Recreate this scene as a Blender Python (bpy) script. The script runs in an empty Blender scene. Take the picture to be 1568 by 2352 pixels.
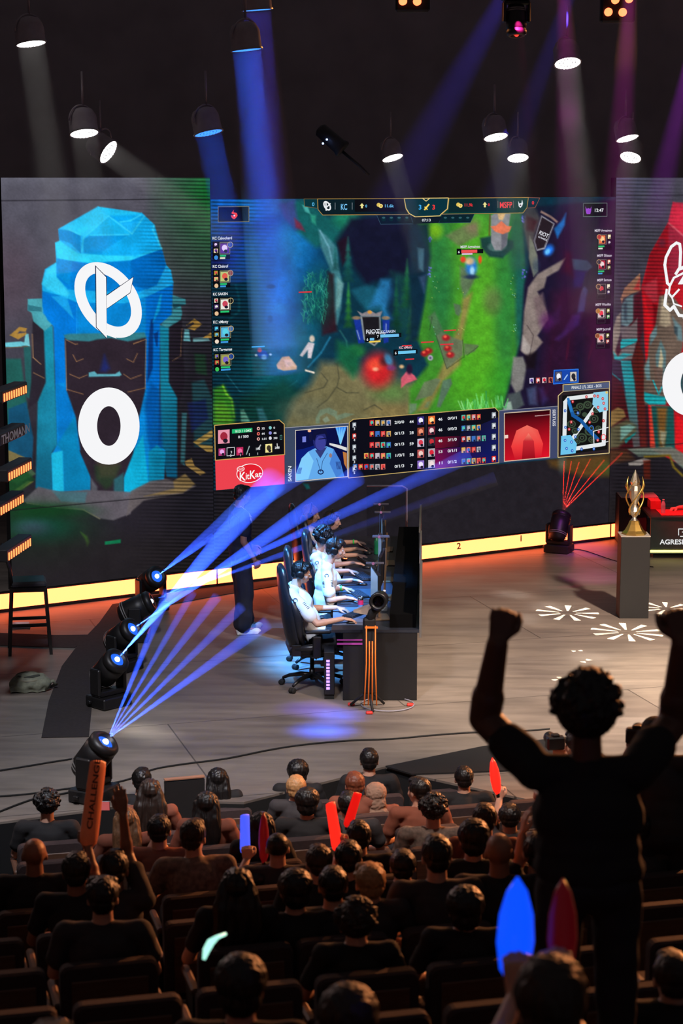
import bpy, bmesh, math, random
import numpy as np
from mathutils import Vector, Matrix, noise as mnoise
random.seed(7); np.random.seed(7)
sc = bpy.context.scene
COL = sc.collection
PI = math.pi
# ------------------------------------------------------------------ camera
FPX = 4573.0; CAMZ = 5.3; PITCH = math.radians(9.53)
cd = bpy.data.cameras.new('camera'); cam = bpy.data.objects.new('camera', cd); COL.objects.link(cam)
cd.sensor_fit = 'VERTICAL'; cd.sensor_height = 36.0; cd.lens = FPX*36.0/2352
cam.location = (0, 0, CAMZ); cam.rotation_euler = (PI/2-PITCH, 0, 0)
cd.clip_start = .1; cd.clip_end = 200
cd.dof.use_dof = True; cd.dof.focus_distance = 22.5; cd.dof.aperture_fstop = 3.2
sc.camera = cam
# ------------------------------------------------------------------ world, exposure
w = bpy.data.worlds.new('World'); sc.world = w; w.use_nodes = True
w.node_tree.nodes['Background'].inputs[0].default_value = (.045, .038, .04, 1)
w.node_tree.nodes['Background'].inputs[1].default_value = 1.0
sc.view_settings.view_transform = 'Standard'; sc.view_settings.look = 'None'
sc.view_settings.exposure = 0; sc.view_settings.gamma = 1; sc.view_settings.use_curve_mapping = False
sc.cycles.max_bounces = 5; sc.cycles.diffuse_bounces = 2; sc.cycles.glossy_bounces = 2
sc.cycles.transmission_bounces = 3; sc.cycles.volume_bounces = 0; sc.cycles.transparent_max_bounces = 24
sc.cycles.sample_clamp_indirect = 4; sc.cycles.use_denoising = True
sc.cycles.caustics_reflective = False; sc.cycles.caustics_refractive = False

def L(c):   # sRGB 0-255 -> linear
    return tuple(((v/255)/12.92 if v/255 <= .04045 else ((v/255+.055)/1.055)**2.4) for v in c)
# ------------------------------------------------------------------ photo pixel -> place in the hall
def ray(px, py):
    a = (px-784)/FPX; b = (1176-py)/FPX
    return Vector((a, math.cos(PITCH)+b*math.sin(PITCH), -math.sin(PITCH)+b*math.cos(PITCH)))
def at_z(px, py, z=0.0):
    d = ray(px, py); t = (z-CAMZ)/d.z
    return Vector((d.x*t, d.y*t, z))
def at_y(px, py, Y):
    d = ray(px, py); t = Y/d.y
    return Vector((d.x*t, Y, CAMZ+d.z*t))
W0 = at_z(38, 1401); W1 = at_z(1421, 1235)          # foot of the LED wall
WU = (W1-W0).normalized(); WN = Vector((WU.y, -WU.x, 0))   # WN points to the hall
if WN.y > 0: WN = -WN
def WP(px, py, off=0.0):
    d = ray(px, py); c = Vector((0, 0, CAMZ)); t = (W0-c).dot(WN)/d.dot(WN)
    return c+d*t+WN*off
def WF(u, z, off=0.0):                               # wall frame: metres along the wall, height
    return W0+WU*u+Vector((0, 0, z))+WN*off
XV = 784+FPX*WU.x/(WU.y*math.cos(PITCH)); HOR = 1176-FPX*math.tan(PITCH)
def slope(x, y): return (HOR-y)/(XV-x)
# ------------------------------------------------------------------ lights
def spot(name, loc, tgt, power, col, deg=40, blend=.5, rad=.06):
    l = bpy.data.lights.new(name, 'SPOT'); l.energy = power; l.color = col; l.spot_size = math.radians(deg)
    l.spot_blend = blend; l.shadow_soft_size = rad
    o = bpy.data.objects.new(name, l); COL.objects.link(o); o.location = loc
    o.rotation_euler = (Vector(tgt)-Vector(loc)).to_track_quat('-Z', 'Y').to_euler()
    return o
LS = 1.0
spot('stage_wash_light', (6.5, 13.0, 9.5), (3.9, 20.6, 0), 19000, (1, .77, .62), 44, .95, .3)
spot('stage_wash_light', (-2.2, 11.0, 9.5), (-2.9, 18.8, 0), 3600, (.88, .90, 1), 55, .9, .3)
spot('stage_wash_light', (1, 11, 9.5), (.8, 16.9, 0), 3300, (1, .82, .72), 38, .9, .3)
spot('trophy_spot_light', (5.6, 16, 9.5), (3.7, 20.6, .6), 5200, (1, .88, .70), 15, .9, .1)
spot('team_blue_light', (-4.0, 23.6, 8.0), (-.35, 21.9, .95), 24000, (.07, .34, 1), 14, .7, .12)
spot('team_blue_light', (-2.0, 16.3, 8.8), (-.34, 20.8, 1.05), 17000, (.10, .42, 1), 10.5, .8, .12)
spot('team_blue_light', (3.0, 18.5, 8.8), (.10, 22.2, .95), 6000, (.08, .36, 1), 11, .8, .12)
def flare_lamp(loc, tgt, power, deg, n, ph, r0, r1):     # added lamp: ring of short rays in place of the trophy's reflections
    o = spot('added_flare_light', loc, tgt, power, (1, .93, .74), deg, .02, .001); l = o.data; l.use_nodes = True; nt = l.node_tree; N = nt.nodes.new; K = nt.links.new
    em = nt.nodes['Emission']; tc = N('ShaderNodeTexCoord'); sp = N('ShaderNodeSeparateXYZ'); K(tc.outputs['Normal'], sp.inputs[0])
    def M_(op, a, b=None):
        m = N('ShaderNodeMath'); m.operation = op
        for i, v in enumerate((a, b)):
            if v is None: continue
            if isinstance(v, (int, float)): m.inputs[i].default_value = v
            else: K(v, m.inputs[i])
        return m.outputs[0]
    x, y = M_('DIVIDE', sp.outputs[0], sp.outputs[2]), M_('DIVIDE', sp.outputs[1], sp.outputs[2])
    r = M_('SQRT', M_('ADD', M_('MULTIPLY', x, x), M_('MULTIPLY', y, y))); r = M_('DIVIDE', r, math.tan(math.radians(deg/2)))
    s_ = M_('SINE', M_('ADD', M_('MULTIPLY', M_('ARCTAN2', y, x), n), ph)); g = M_('MULTIPLY', M_('GREATER_THAN', s_, .55), M_('MULTIPLY', M_('GREATER_THAN', r, r0), M_('LESS_THAN', r, r1)))
    K(g, em.inputs['Strength']); return o
for px_, py_, dg_, n_, ph_ in ((1303, 1408, 4.2, 9, .4), (1440, 1452, 4.6, 10, 1.1), (1530, 1398, 3.6, 9, .2), (1345, 1518, .9, 2, .2), (1285, 1560, 1.0, 3, .9), (1325, 1495, .7, 2, 1.5)):
    g_ = at_z(px_, py_); flare_lamp((g_.x+1.2, g_.y-5.5, 9.4), g_, 60000, dg_, n_, ph_, .25, .95)
rd_ = at_z(1491, 1282)
spot('team_red_light', (rd_.x-.2, rd_.y-2.5, 8.0), (rd_.x+.55, rd_.y+.55, .8), 7000, (1, .03, .04), 12, .6, .1)
spot('audience_amber_light', (8.5, 22, 5.4), (0, 9.5, 1.6), 8500, (1, .34, .11), 60, .6, .12)
spot('audience_amber_light', (4.5, 19.5, 7.0), (1.0, 6, 2.6), 900, (1, .36, .12), 70, .6, .15)
spot('audience_cool_light', (-7.5, 21, 6.5), (-1, 10, 1.4), 700, (.9, .62, .55), 60, .6, .15)
# ------------------------------------------------------------------ materials
MATS = {}
def mat(name, rgb, rough=.6, metal=0.0, var=.12, scale=8.0, emit=None, estr=1.0, bump=0.0, alpha=1.0, trans=0.0, spec=.5, stretch=None):
    if name in MATS: return MATS[name]
    m = bpy.data.materials.new(name); m.use_nodes = True; nt = m.node_tree; b = nt.nodes['Principled BSDF']
    c = L(rgb)
    tc = nt.nodes.new('ShaderNodeTexCoord'); nz = nt.nodes.new('ShaderNodeTexNoise'); nz.inputs['Scale'].default_value = scale
    nz.inputs['Detail'].default_value = 3
    if stretch:
        mp = nt.nodes.new('ShaderNodeMapping'); mp.inputs['Scale'].default_value = stretch
        nt.links.new(tc.outputs['Object'], mp.inputs['Vector']); nt.links.new(mp.outputs[0], nz.inputs['Vector'])
    else: nt.links.new(tc.outputs['Object'], nz.inputs['Vector'])
    cr = nt.nodes.new('ShaderNodeValToRGB'); cr.color_ramp.elements[0].position = .3; cr.color_ramp.elements[1].position = .7
    cr.color_ramp.elements[0].color = tuple(v*(1-var) for v in c)+(1,); cr.color_ramp.elements[1].color = tuple(min(1, v*(1+var)) for v in c)+(1,)
    nt.links.new(nz.outputs['Fac'], cr.inputs[0]); nt.links.new(cr.outputs[0], b.inputs['Base Color'])
    b.inputs['Roughness'].default_value = rough; b.inputs['Metallic'].default_value = metal
    b.inputs['Specular IOR Level'].default_value = spec
    if trans: b.inputs['Transmission Weight'].default_value = trans
    if alpha < 1: b.inputs['Alpha'].default_value = alpha
    if bump:
        bp = nt.nodes.new('ShaderNodeBump'); bp.inputs['Strength'].default_value = bump; bp.inputs['Distance'].default_value = .01
        nt.links.new(nz.outputs['Fac'], bp.inputs['Height']); nt.links.new(bp.outputs[0], b.inputs['Normal'])
    if emit:
        b.inputs['Emission Color'].default_value = L(emit)+(1,); b.inputs['Emission Strength'].default_value = estr
    MATS[name] = m; return m
def emis_attr(name, strength=1.0, base=.007):
    m = bpy.data.materials.new(name); m.use_nodes = True; nt = m.node_tree; b = nt.nodes['Principled BSDF']
    at = nt.nodes.new('ShaderNodeAttribute'); at.attribute_name = 'Col'
    b.inputs['Base Color'].default_value = (base, base, base, 1); b.inputs['Roughness'].default_value = .7
    b.inputs['Specular IOR Level'].default_value = .02
    nt.links.new(at.outputs['Color'], b.inputs['Emission Color']); b.inputs['Emission Strength'].default_value = strength
    return m
SCR = emis_attr('led_screen_picture'); SCR.cycles.emission_sampling = 'NONE'
blackm = mat('matt_black', (22, 21, 22), .7); blackg = mat('black_plastic', (20, 20, 22), .35); chrome = mat('chrome', (200, 200, 205), .2, 1)
rubber = mat('black_rubber', (16, 16, 16), .8)
# ------------------------------------------------------------------ objects
def link(o, parent=None):
    COL.objects.link(o)
    if parent: o.parent = parent
    return o
def tag(o, label=None, cat=None, group=None, kind=None):
    if label: o['label'] = label
    if cat: o['category'] = cat
    if group: o['group'] = group
    if kind: o['kind'] = kind
    return o
def empty(name, loc=(0, 0, 0), rz=0.0, label=None, cat=None, group=None):
    o = bpy.data.objects.new(name, None); COL.objects.link(o); o.location = loc; o.rotation_euler = (0, 0, rz)
    o.empty_display_size = .1
    return tag(o, label, cat, group)
def copy_tree(o, parent=None):
    c = o.copy(); COL.objects.link(c); c.parent = parent
    for ch in list(o.children): copy_tree(ch, c)
    return c
def frame(p0, p1):
    d = Vector(p1)-Vector(p0); l = d.length; z = d/l if l > 1e-9 else Vector((0, 0, 1))
    x = z.orthogonal().normalized(); y = z.cross(x); return x, y, z, l
class MB:
    def __init__(s): s.v = []; s.f = []; s.m = []; s.smooth = []
    def add(s, vs, fs, mi=0, sm=False):
        n = len(s.v); s.v += [tuple(v) for v in vs]; s.f += [tuple(i+n for i in f) for f in fs]
        s.m += [mi]*len(fs); s.smooth += [sm]*len(fs); return s
    def box(s, c, d, rz=0.0, mi=0, M=None, bev=0.0):
        x, y, z = d[0]/2, d[1]/2, d[2]/2
        if bev > 0:
            b = min(bev, x*.9, y*.9, z*.9); vs = []; fs = []
            def P(i, j, k, a): # corner sign, axis kept full
                return [i*(x-(0 if a == 0 else b)), j*(y-(0 if a == 1 else b)), k*(z-(0 if a == 2 else b))]
            idx = {}
            for i in (-1, 1):
                for j in (-1, 1):
                    for k in (-1, 1):
                        for a in range(3): idx[(i, j, k, a)] = len(vs); vs.append(P(i, j, k, a))
            for a in range(3):
                o = [t for t in range(3) if t != a]
                for sg in (-1, 1):
                    q = []
                    for (p, r) in ((-1, -1), (1, -1), (1, 1), (-1, 1)):
                        t = [0, 0, 0]; t[a] = sg; t[o[0]] = p; t[o[1]] = r; q.append(idx[(t[0], t[1], t[2], a)])
                    fs.append(q)
            for a in range(3):       # edge along axis a
                o = [t for t in range(3) if t != a]
                for p in (-1, 1):
                    for r in (-1, 1):
                        q = []
                        for (sg, ax) in ((-1, o[0]), (1, o[0]), (1, o[1]), (-1, o[1])):
                            t = [0, 0, 0]; t[a] = sg; t[o[0]] = p; t[o[1]] = r; q.append(idx[(t[0], t[1], t[2], ax)])
                        fs.append(q)
            for i in (-1, 1):
                for j in (-1, 1):
                    for k in (-1, 1): fs.append([idx[(i, j, k, a)] for a in range(3)])
        else:
            vs = [(-x, -y, -z), (x, -y, -z), (x, y, -z), (-x, y, -z), (-x, -y, z), (x, -y, z), (x, y, z), (-x, y, z)]
            fs = [(0, 3, 2, 1), (4, 5, 6, 7), (0, 1, 5, 4), (1, 2, 6, 5), (2, 3, 7, 6), (3, 0, 4, 7)]
        R = Matrix.Rotation(rz, 3, 'Z') if M is None else M
        return s.add([R @ Vector(v)+Vector(c) for v in vs], fs, mi)
    def loft(s, rings, cap=True, mi=0, sm=True, close=True):
        n = len(rings[0]); vs = [p for r in rings for p in r]; fs = []
        for i in range(len(rings)-1):
            for j in range(n if close else n-1):
                k = (j+1) % n; fs.append((i*n+j, i*n+k, (i+1)*n+k, (i+1)*n+j))
        if cap: fs.append(tuple(range(n))[::-1]); fs.append(tuple((len(rings)-1)*n+j for j in range(n)))
        return s.add(vs, fs, mi, sm)
    def tube(s, pts, r, n=10, mi=0, cap=True):
        pts = [Vector(p) for p in pts]; rs = r if isinstance(r, (list, tuple)) else [r]*len(pts); rings = []
        x = None
        for i, p in enumerate(pts):
            t = (pts[min(i+1, len(pts)-1)]-pts[max(i-1, 0)]).normalized()
            x = t.orthogonal().normalized() if x is None else (x-t*x.dot(t)).normalized()
            y = t.cross(x)
            rings.append([p+x*math.cos(a)*rs[i]+y*math.sin(a)*rs[i] for a in [2*PI*k/n for k in range(n)]])
        return s.loft(rings, cap, mi)
    def lathe(s, prof, c=(0, 0, 0), axis=(0, 0, 1), n=24, mi=0, cap=True, sm=True):
        x, y, z, _ = frame((0, 0, 0), axis); c = Vector(c)
        return s.loft([[c+z*h+x*math.cos(a)*r+y*math.sin(a)*r for a in [2*PI*k/n for k in range(n)]] for r, h in prof], cap, mi, sm)
    def ball(s, c, r, n=14, mi=0, M=None):
        r = r if isinstance(r, (list, tuple)) else (r, r, r); rings = []; M = M or Matrix.Identity(3)
        for i in range(n//2+1):
            a = -PI/2+PI*(i+.02)/(n//2+.04)
            rings.append([Vector(c)+M @ Vector((r[0]*math.cos(a)*math.cos(b), r[1]*math.cos(a)*math.sin(b), r[2]*math.sin(a))) for b in [2*PI*k/n for k in range(n)]])
        return s.loft(rings, True, mi)
    def prism(s, pts, d, mi=0):   # polygon points (3D), extruded by vector d
        n = len(pts); vs = [Vector(p) for p in pts]+[Vector(p)+Vector(d) for p in pts]
        fs = [tuple(range(n))[::-1], tuple(range(n, 2*n))]+[(i, (i+1) % n, (i+1) % n+n, i+n) for i in range(n)]
        return s.add(vs, fs, mi)
    def build(s, name, mats, parent=None, label=None, cat=None, group=None, kind=None, loc=None, rz=0.0):
        me = bpy.data.meshes.new(name); me.from_pydata(s.v, [], s.f)
        for m in (mats if isinstance(mats, (list, tuple)) else [mats]): me.materials.append(m)
        me.polygons.foreach_set('material_index', s.m); me.polygons.foreach_set('use_smooth', s.smooth)
        bm = bmesh.new(); bm.from_mesh(me); bmesh.ops.recalc_face_normals(bm, faces=bm.faces); bm.to_mesh(me); bm.free(); me.update()
        o = bpy.data.objects.new(name, me); link(o, parent)
        if loc is not None: o.location = loc
        if rz: o.rotation_euler = (0, 0, rz)
        return tag(o, label, cat, group, kind)
# ------------------------------------------------------------------ flat colour shapes shown on a screen face
_fc = {}
def glyphs(txt):
    if txt in _fc: return _fc[txt]
    c = bpy.data.curves.new('t', 'FONT'); c.body = txt; c.size = 1; c.offset = .018; c.resolution_u = 3
    o = bpy.data.objects.new('t', c); COL.objects.link(o); dg = bpy.context.evaluated_depsgraph_get(); dg.update()
    me = bpy.data.meshes.new_from_object(o.evaluated_get(dg))
    vs = [tuple(v.co)[:2] for v in me.vertices]; fs = [tuple(p.vertices) for p in me.polygons]
    bpy.data.objects.remove(o); bpy.data.curves.remove(c); bpy.data.meshes.remove(me)
    _fc[txt] = (vs, fs); return _fc[txt]
class Face:       # collects coloured flat shapes given by photo pixels, laid on a plane by map(px,py,off)
    def __init__(s, mapf=WP, lay=.0015): s.map = mapf; s.lay = lay; s.v = []; s.f = []; s.c = []; s.k = 1
    def raw(s, pts2, faces, cols, k=None):
        k = s.k if k is None else k
        n = len(s.v); s.v += [tuple(s.map(x, y, s.lay*k)) for x, y in pts2]
        s.f += [tuple(i+n for i in f) for f in faces]
        s.c += [L(c) for c in (cols if isinstance(cols[0], (tuple, list)) else [cols]*len(pts2))]
    def poly(s, pts, col, k=None): s.raw(pts, [tuple(range(len(pts)))], col, k)
    def grid(s, P, C):            # P (h,w,2) px, C (h,w,3)
        h, w_ = P.shape[:2]; n = len(s.v)
        s.v += [tuple(s.map(float(x), float(y), 0)) for x, y in P.reshape(-1, 2)]
        idx = np.arange(h*w_).reshape(h, w_)+n
        q = np.stack([idx[:-1, :-1], idx[:-1, 1:], idx[1:, 1:], idx[1:, :-1]], -1).reshape(-1, 4)
        s.f += [tuple(r) for r in q.tolist()]
        c = np.clip(C, 0, 255).reshape(-1, 3)/255; c = np.where(c <= .04045, c/12.92, ((c+.055)/1.055)**2.4)
        s.c += [tuple(r) for r in c.tolist()]
    def line(s, pts, wd, col, k=None, closed=False):
        if closed: pts = list(pts)+[pts[0]]
        for a, b in zip(pts[:-1], pts[1:]):
            dx, dy = b[0]-a[0], b[1]-a[1]; l = math.hypot(dx, dy) or 1; nx, ny = -dy/l*wd/2, dx/l*wd/2; ex, ey = dx/l*wd*.3, dy/l*wd*.3
            s.poly([(a[0]+nx-ex, a[1]+ny-ey), (b[0]+nx+ex, b[1]+ny+ey), (b[0]-nx+ex, b[1]-ny+ey), (a[0]-nx-ex, a[1]-ny-ey)], col, k)
    def ell(s, cx, cy, rx, ry, col, k=None, rot=0.0, n=20):
        c, si = math.cos(rot), math.sin(rot)
        s.poly([(cx+rx*math.cos(a)*c-ry*math.sin(a)*si, cy+rx*math.cos(a)*si+ry*math.sin(a)*c) for a in [2*PI*i/n for i in range(n)]], col, k)
    def ring(s, cx, cy, rx, ry, wx, wy, col, k=None, rot=0.0, n=40, a0=0, a1=2*PI):
        c, si = math.cos(rot), math.sin(rot); P = []
        for i in range(n+1):
            a = a0+(a1-a0)*i/n
            for q in (1, 0):
                ex, ey = (rx-wx*q)*math.cos(a), (ry-wy*q)*math.sin(a); P.append((cx+ex*c-ey*si, cy+ex*si+ey*c))
        s.raw(P, [(2*i, 2*i+1, 2*i+3, 2*i+2) for i in range(n)], col, k)
    def rect(s, x0, y0, x1, y1, col, k=None):   # upright sides, top and bottom follow the perspective of the plane
        sl = slope(x0, (y0+y1)/2)*(x1-x0); s.poly([(x0, y0), (x1, y0+sl), (x1, y1+sl), (x0, y1)], col, k)
    def frm(s, x0, y0, x1, y1, col, wd=1.2, k=None):
        sl = slope(x0, (y0+y1)/2)*(x1-x0); s.line([(x0, y0), (x1, y0+sl), (x1, y1+sl), (x0, y1)], wd, col, k, True)
    def text(s, t, x, y, size, col, k=None, sx=1.0, wpx=None, vert=0, sl=None, rot=None, skew=0.0):
        vs, fs = glyphs(t); sl = slope(x, y) if sl is None else sl
        if wpx:
            mx = max(v[0] for v in vs); sx = wpx/(mx*size)
        out = []
        for a, b in vs:
            a *= size*sx; b *= size
            if vert == 1: X, Y = x-b, y-a              # reads upwards
            elif vert == -1: X, Y = x+b, y+a           # reads downwards
            elif rot is not None: X, Y = x+a*math.cos(rot)+b*math.sin(rot), y+a*math.sin(rot)-b*math.cos(rot)
            else: X, Y = x+a, y-b+a*sl
            out.append((X, Y))
        s.raw(out, fs, col, k)
    def build(s, name, parent=None, m=None, **kw):
        me = bpy.data.meshes.new(name); me.from_pydata(s.v, [], s.f); me.materials.append(m or SCR)
        at = me.color_attributes.new('Col', 'FLOAT_COLOR', 'POINT')
        arr = np.ones((len(s.v), 4), np.float32); arr[:, :3] = np.array(s.c); at.data.foreach_set('color', arr.ravel()); me.update()
        o = bpy.data.objects.new(name, me); link(o, parent); return tag(o, **kw)
class Paint:      # colour field over a quad of the screen, in photo pixels
    def __init__(s, quad, step):
        (ax, ay), (bx, by), (cx, cy), (dx, dy) = quad    # tl, tr, br, bl
        nx = int(abs(bx-ax)/step)+1; ny = int(max(abs(dy-ay), abs(cy-by))/step)+1
        u = np.linspace(0, 1, nx)[None, :]; v = np.linspace(0, 1, ny)[:, None]
        s.X = (ax*(1-u)+bx*u)*(1-v)+(dx*(1-u)+cx*u)*v; s.Y = (ay*(1-u)+by*u)*(1-v)+(dy*(1-u)+cy*u)*v
        s.C = np.zeros(s.X.shape+(3,))
    def mix(s, al, c):
        al = al[..., None]; s.C = s.C*(1-al)+np.array(c, float)*al
    def fill(s, c): s.C[:] = c
    def ell(s, cx, cy, rx, ry, c, a=1.0, soft=.3, rot=0.0):
        X, Y = s.X-cx, s.Y-cy; co, si = math.cos(rot), math.sin(rot)
        r = np.sqrt(((X*co+Y*si)/rx)**2+((-X*si+Y*co)/ry)**2); t = np.clip((1+soft-r)/(2*soft), 0, 1); s.mix(a*t*t*(3-2*t), c)
    def poly(s, pts, c, a=1.0, f=1.5, c2=None, dirn=None):
        x0 = min(p[0] for p in pts)-f-3; x1 = max(p[0] for p in pts)+f+3; y0 = min(p[1] for p in pts)-f-3; y1 = max(p[1] for p in pts)+f+3
        sel = (s.X >= x0) & (s.X <= x1) & (s.Y >= y0) & (s.Y <= y1)
        X, Y = s.X[sel], s.Y[sel]; ins = np.zeros(X.shape, bool); d = np.full(X.shape, 1e9); n = len(pts)
        for i in range(n):
            (ax, ay), (bx, by) = pts[i], pts[(i+1) % n]
            if ay != by: ins ^= ((ay > Y) != (by > Y)) & (X < (bx-ax)*(Y-ay)/(by-ay)+ax)
            l2 = (bx-ax)**2+(by-ay)**2 or 1; t = np.clip(((X-ax)*(bx-ax)+(Y-ay)*(by-ay))/l2, 0, 1)
            d = np.minimum(d, np.hypot(X-ax-t*(bx-ax), Y-ay-t*(by-ay)))
        sd = np.where(ins, -d, d); al = np.clip(.5-sd/(2*f), 0, 1)*a
        cc = np.array(c, float)
        if c2 is not None:
            (gx0, gy0), (gx1, gy1) = dirn; t = np.clip(((X-gx0)*(gx1-gx0)+(Y-gy0)*(gy1-gy0))/((gx1-gx0)**2+(gy1-gy0)**2), 0, 1)[:, None]
            cc = cc*(1-t)+np.array(c2, float)*t
        s.C[sel] = s.C[sel]*(1-al[:, None])+cc*al[:, None]
    def line(s, pts, wd, c, a=1.0, f=1.2):
        for p, q in zip(pts[:-1], pts[1:]):
            dx, dy = q[0]-p[0], q[1]-p[1]; l = math.hypot(dx, dy) or 1; nx, ny = -dy/l*wd/2, dx/l*wd/2
            s.poly([(p[0]+nx, p[1]+ny), (q[0]+nx, q[1]+ny), (q[0]-nx, q[1]-ny), (p[0]-nx, p[1]-ny)], c, a, f)
    def blot(s, sc_, amp, seed=0):
        rs = np.random.RandomState(seed); X0, Y0 = s.X.min(), s.Y.min(); gx = ((s.X-X0)/sc_); gy = ((s.Y-Y0)/sc_)
        G = rs.rand(int(gy.max())+3, int(gx.max())+3)-.5; i = gy.astype(int); j = gx.astype(int); a = gy-i; b = gx-j
        a = a*a*(3-2*a); b = b*b*(3-2*b)
        n = (G[i, j]*(1-a)+G[i+1, j]*a)*(1-b)+(G[i, j+1]*(1-a)+G[i+1, j+1]*a)*b
        s.C *= (1+amp*2*n)[..., None]
    def moire(s, x0, x1, x2, x3, amt, per=8.6, sl=0.0):    # dark rows of the LED tiles
        t = np.clip((s.X-x0)/max(1, x1-x0), 0, 1)*np.clip((x3-s.X)/max(1, x3-x2), 0, 1)
        ph = (s.Y+sl*(s.X-x0))/per*2*PI; s.C *= (1-amt*t*(.5+.5*np.sin(ph))**1.5)[..., None]
def proj(P):
    P = Vector(P)-Vector((0, 0, CAMZ)); f = Vector((0, math.cos(PITCH), -math.sin(PITCH))); u = Vector((0, math.sin(PITCH), math.cos(PITCH)))
    z = P.dot(f); return (784+P.x/z*FPX, 1176-P.dot(u)/z*FPX)
def uz(px, py):
    p = WP(px, py)-W0; return p.dot(WU), p.z
def quad(u0, u1, z0, z1):
    return [proj(WF(u0, z1)), proj(WF(u1, z1)), proj(WF(u1, z0)), proj(WF(u0, z0))]
# ------------------------------------------------------------------ stage floor, hall floor, back walls
def stage_mat():
    m = bpy.data.materials.new('stage_boards'); m.use_nodes = True; nt = m.node_tree; b = nt.nodes['Principled BSDF']; N = nt.nodes.new; K = nt.links.new
    tc = N('ShaderNodeTexCoord'); mp = N('ShaderNodeMapping'); mp.inputs['Rotation'].default_value = (0, 0, .55); mp.inputs['Scale'].default_value = (.55, 3.4, 1)
    K(tc.outputs['Object'], mp.inputs[0]); n1 = N('ShaderNodeTexNoise'); n1.inputs['Scale'].default_value = 1.6; n1.inputs['Detail'].default_value = 7; n1.inputs['Roughness'].default_value = .65
    K(mp.outputs[0], n1.inputs['Vector'])
    n2 = N('ShaderNodeTexNoise'); n2.inputs['Scale'].default_value = .7; n2.inputs['Detail'].default_value = 4; K(tc.outputs['Object'], n2.inputs['Vector'])
    cr = N('ShaderNodeValToRGB'); e = cr.color_ramp.elements; e[0].position = .3; e[0].color = (.16, .135, .115, 1); e[1].position = .72; e[1].color = (.31, .265, .225, 1)
    K(n1.outputs['Fac'], cr.inputs[0]); mx = N('ShaderNodeMixRGB'); mx.blend_type = 'MULTIPLY'; mx.inputs[0].default_value = .8
    c2 = N('ShaderNodeValToRGB'); f = c2.color_ramp.elements; f[0].position = .35; f[0].color = (.62, .62, .64, 1); f[1].position = .65; f[1].color = (1.15, 1.12, 1.08, 1)
    K(n2.outputs['Fac'], c2.inputs[0]); K(cr.outputs[0], mx.inputs[1]); K(c2.outputs[0], mx.inputs[2])
    # sheet joints
    br = N('ShaderNodeTexBrick'); br.inputs['Scale'].default_value = 1; br.inputs['Brick Width'].default_value = 4.9; br.inputs['Row Height'].default_value = 2.45
    br.inputs['Mortar Size'].default_value = .008; br.inputs['Color1'].default_value = (1, 1, 1, 1); br.inputs['Color2'].default_value = (.86, .86, .86, 1); br.inputs['Mortar'].default_value = (.35, .35, .35, 1)
    mp2 = N('ShaderNodeMapping'); mp2.inputs['Rotation'].default_value = (0, 0, -.28); mp2.inputs['Location'].default_value = (1.3, .9, 0); K(tc.outputs['Object'], mp2.inputs[0]); K(mp2.outputs[0], br.inputs['Vector'])
    m3 = N('ShaderNodeMixRGB'); m3.blend_type = 'MULTIPLY'; m3.inputs[0].default_value = 1; K(mx.outputs[0], m3.inputs[1]); K(br.outputs['Color'], m3.inputs[2])
    K(m3.outputs[0], b.inputs['Base Color']); b.inputs['Roughness'].default_value = .42; b.inputs['Specular IOR Level'].default_value = .35
    rr = N('ShaderNodeMapRange'); rr.inputs['To Min'].default_value = .36; rr.inputs['To Max'].default_value = .6; K(n1.outputs['Fac'], rr.inputs[0]); K(rr.outputs[0], b.inputs['Roughness'])
    return m
edge = [at_z(x, y) for x, y in ((-420, 1960), (0, 1888), (375, 1838), (560, 1842), (885, 1760), (945, 1778))]
far = [(9, 16.6), (14, 22), (14, 36), (-10, 36), (-10, 18)]
pts = [Vector((p.x, p.y, 0)) for p in edge]
pts += [Vector((2.1, 16.2, 0)), Vector((9, 15.6, 0)), Vector((14, 22, 0)), Vector((14, 36, 0)), Vector((-12, 36, 0)), Vector((-12, 15, 0))]
MB().prism([p-Vector((0, 0, .95)) for p in pts], (0, 0, .93)).build('trim_stage_front', mat('stage_skirt', (14, 13, 14), .9), kind='structure')
MB().prism([p-Vector((0, 0, .02)) for p in pts], (0, 0, .02)).build('floor_stage', [stage_mat()], kind='structure')
# dark stair pit in front of the stage, stood in for by a flat black sheet
pit = [at_z(x, y, .012) for x, y in ((885, 1760), (1110, 1714), (1330, 1690), (1420, 1760), (945, 1778))]
MB().prism([p-Vector((0, 0, .01)) for p in pit], (0, 0, .014)).build('stair_pit_sheet', blackm, label='flat black sheet standing for the dark stair pit at the stage front', cat='carpet')
MB().box((0, 30, -.95), (60, 60, .04)).build('floor_hall', mat('hall_floor', (18, 15, 15), .9), kind='structure')
wm = mat('black_drape', (176, 166, 174), .95, var=.12, scale=1.2, spec=0)
MB().box((0, 36, 5.5), (40, .2, 13)).build('wall_back', wm, kind='structure')
MB().box((-12, 16, 5.5), (.2, 42, 13)).build('wall_left', wm, kind='structure')
MB().box((16, 16, 5.5), (.2, 42, 13)).build('wall_right', wm, kind='structure')
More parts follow.
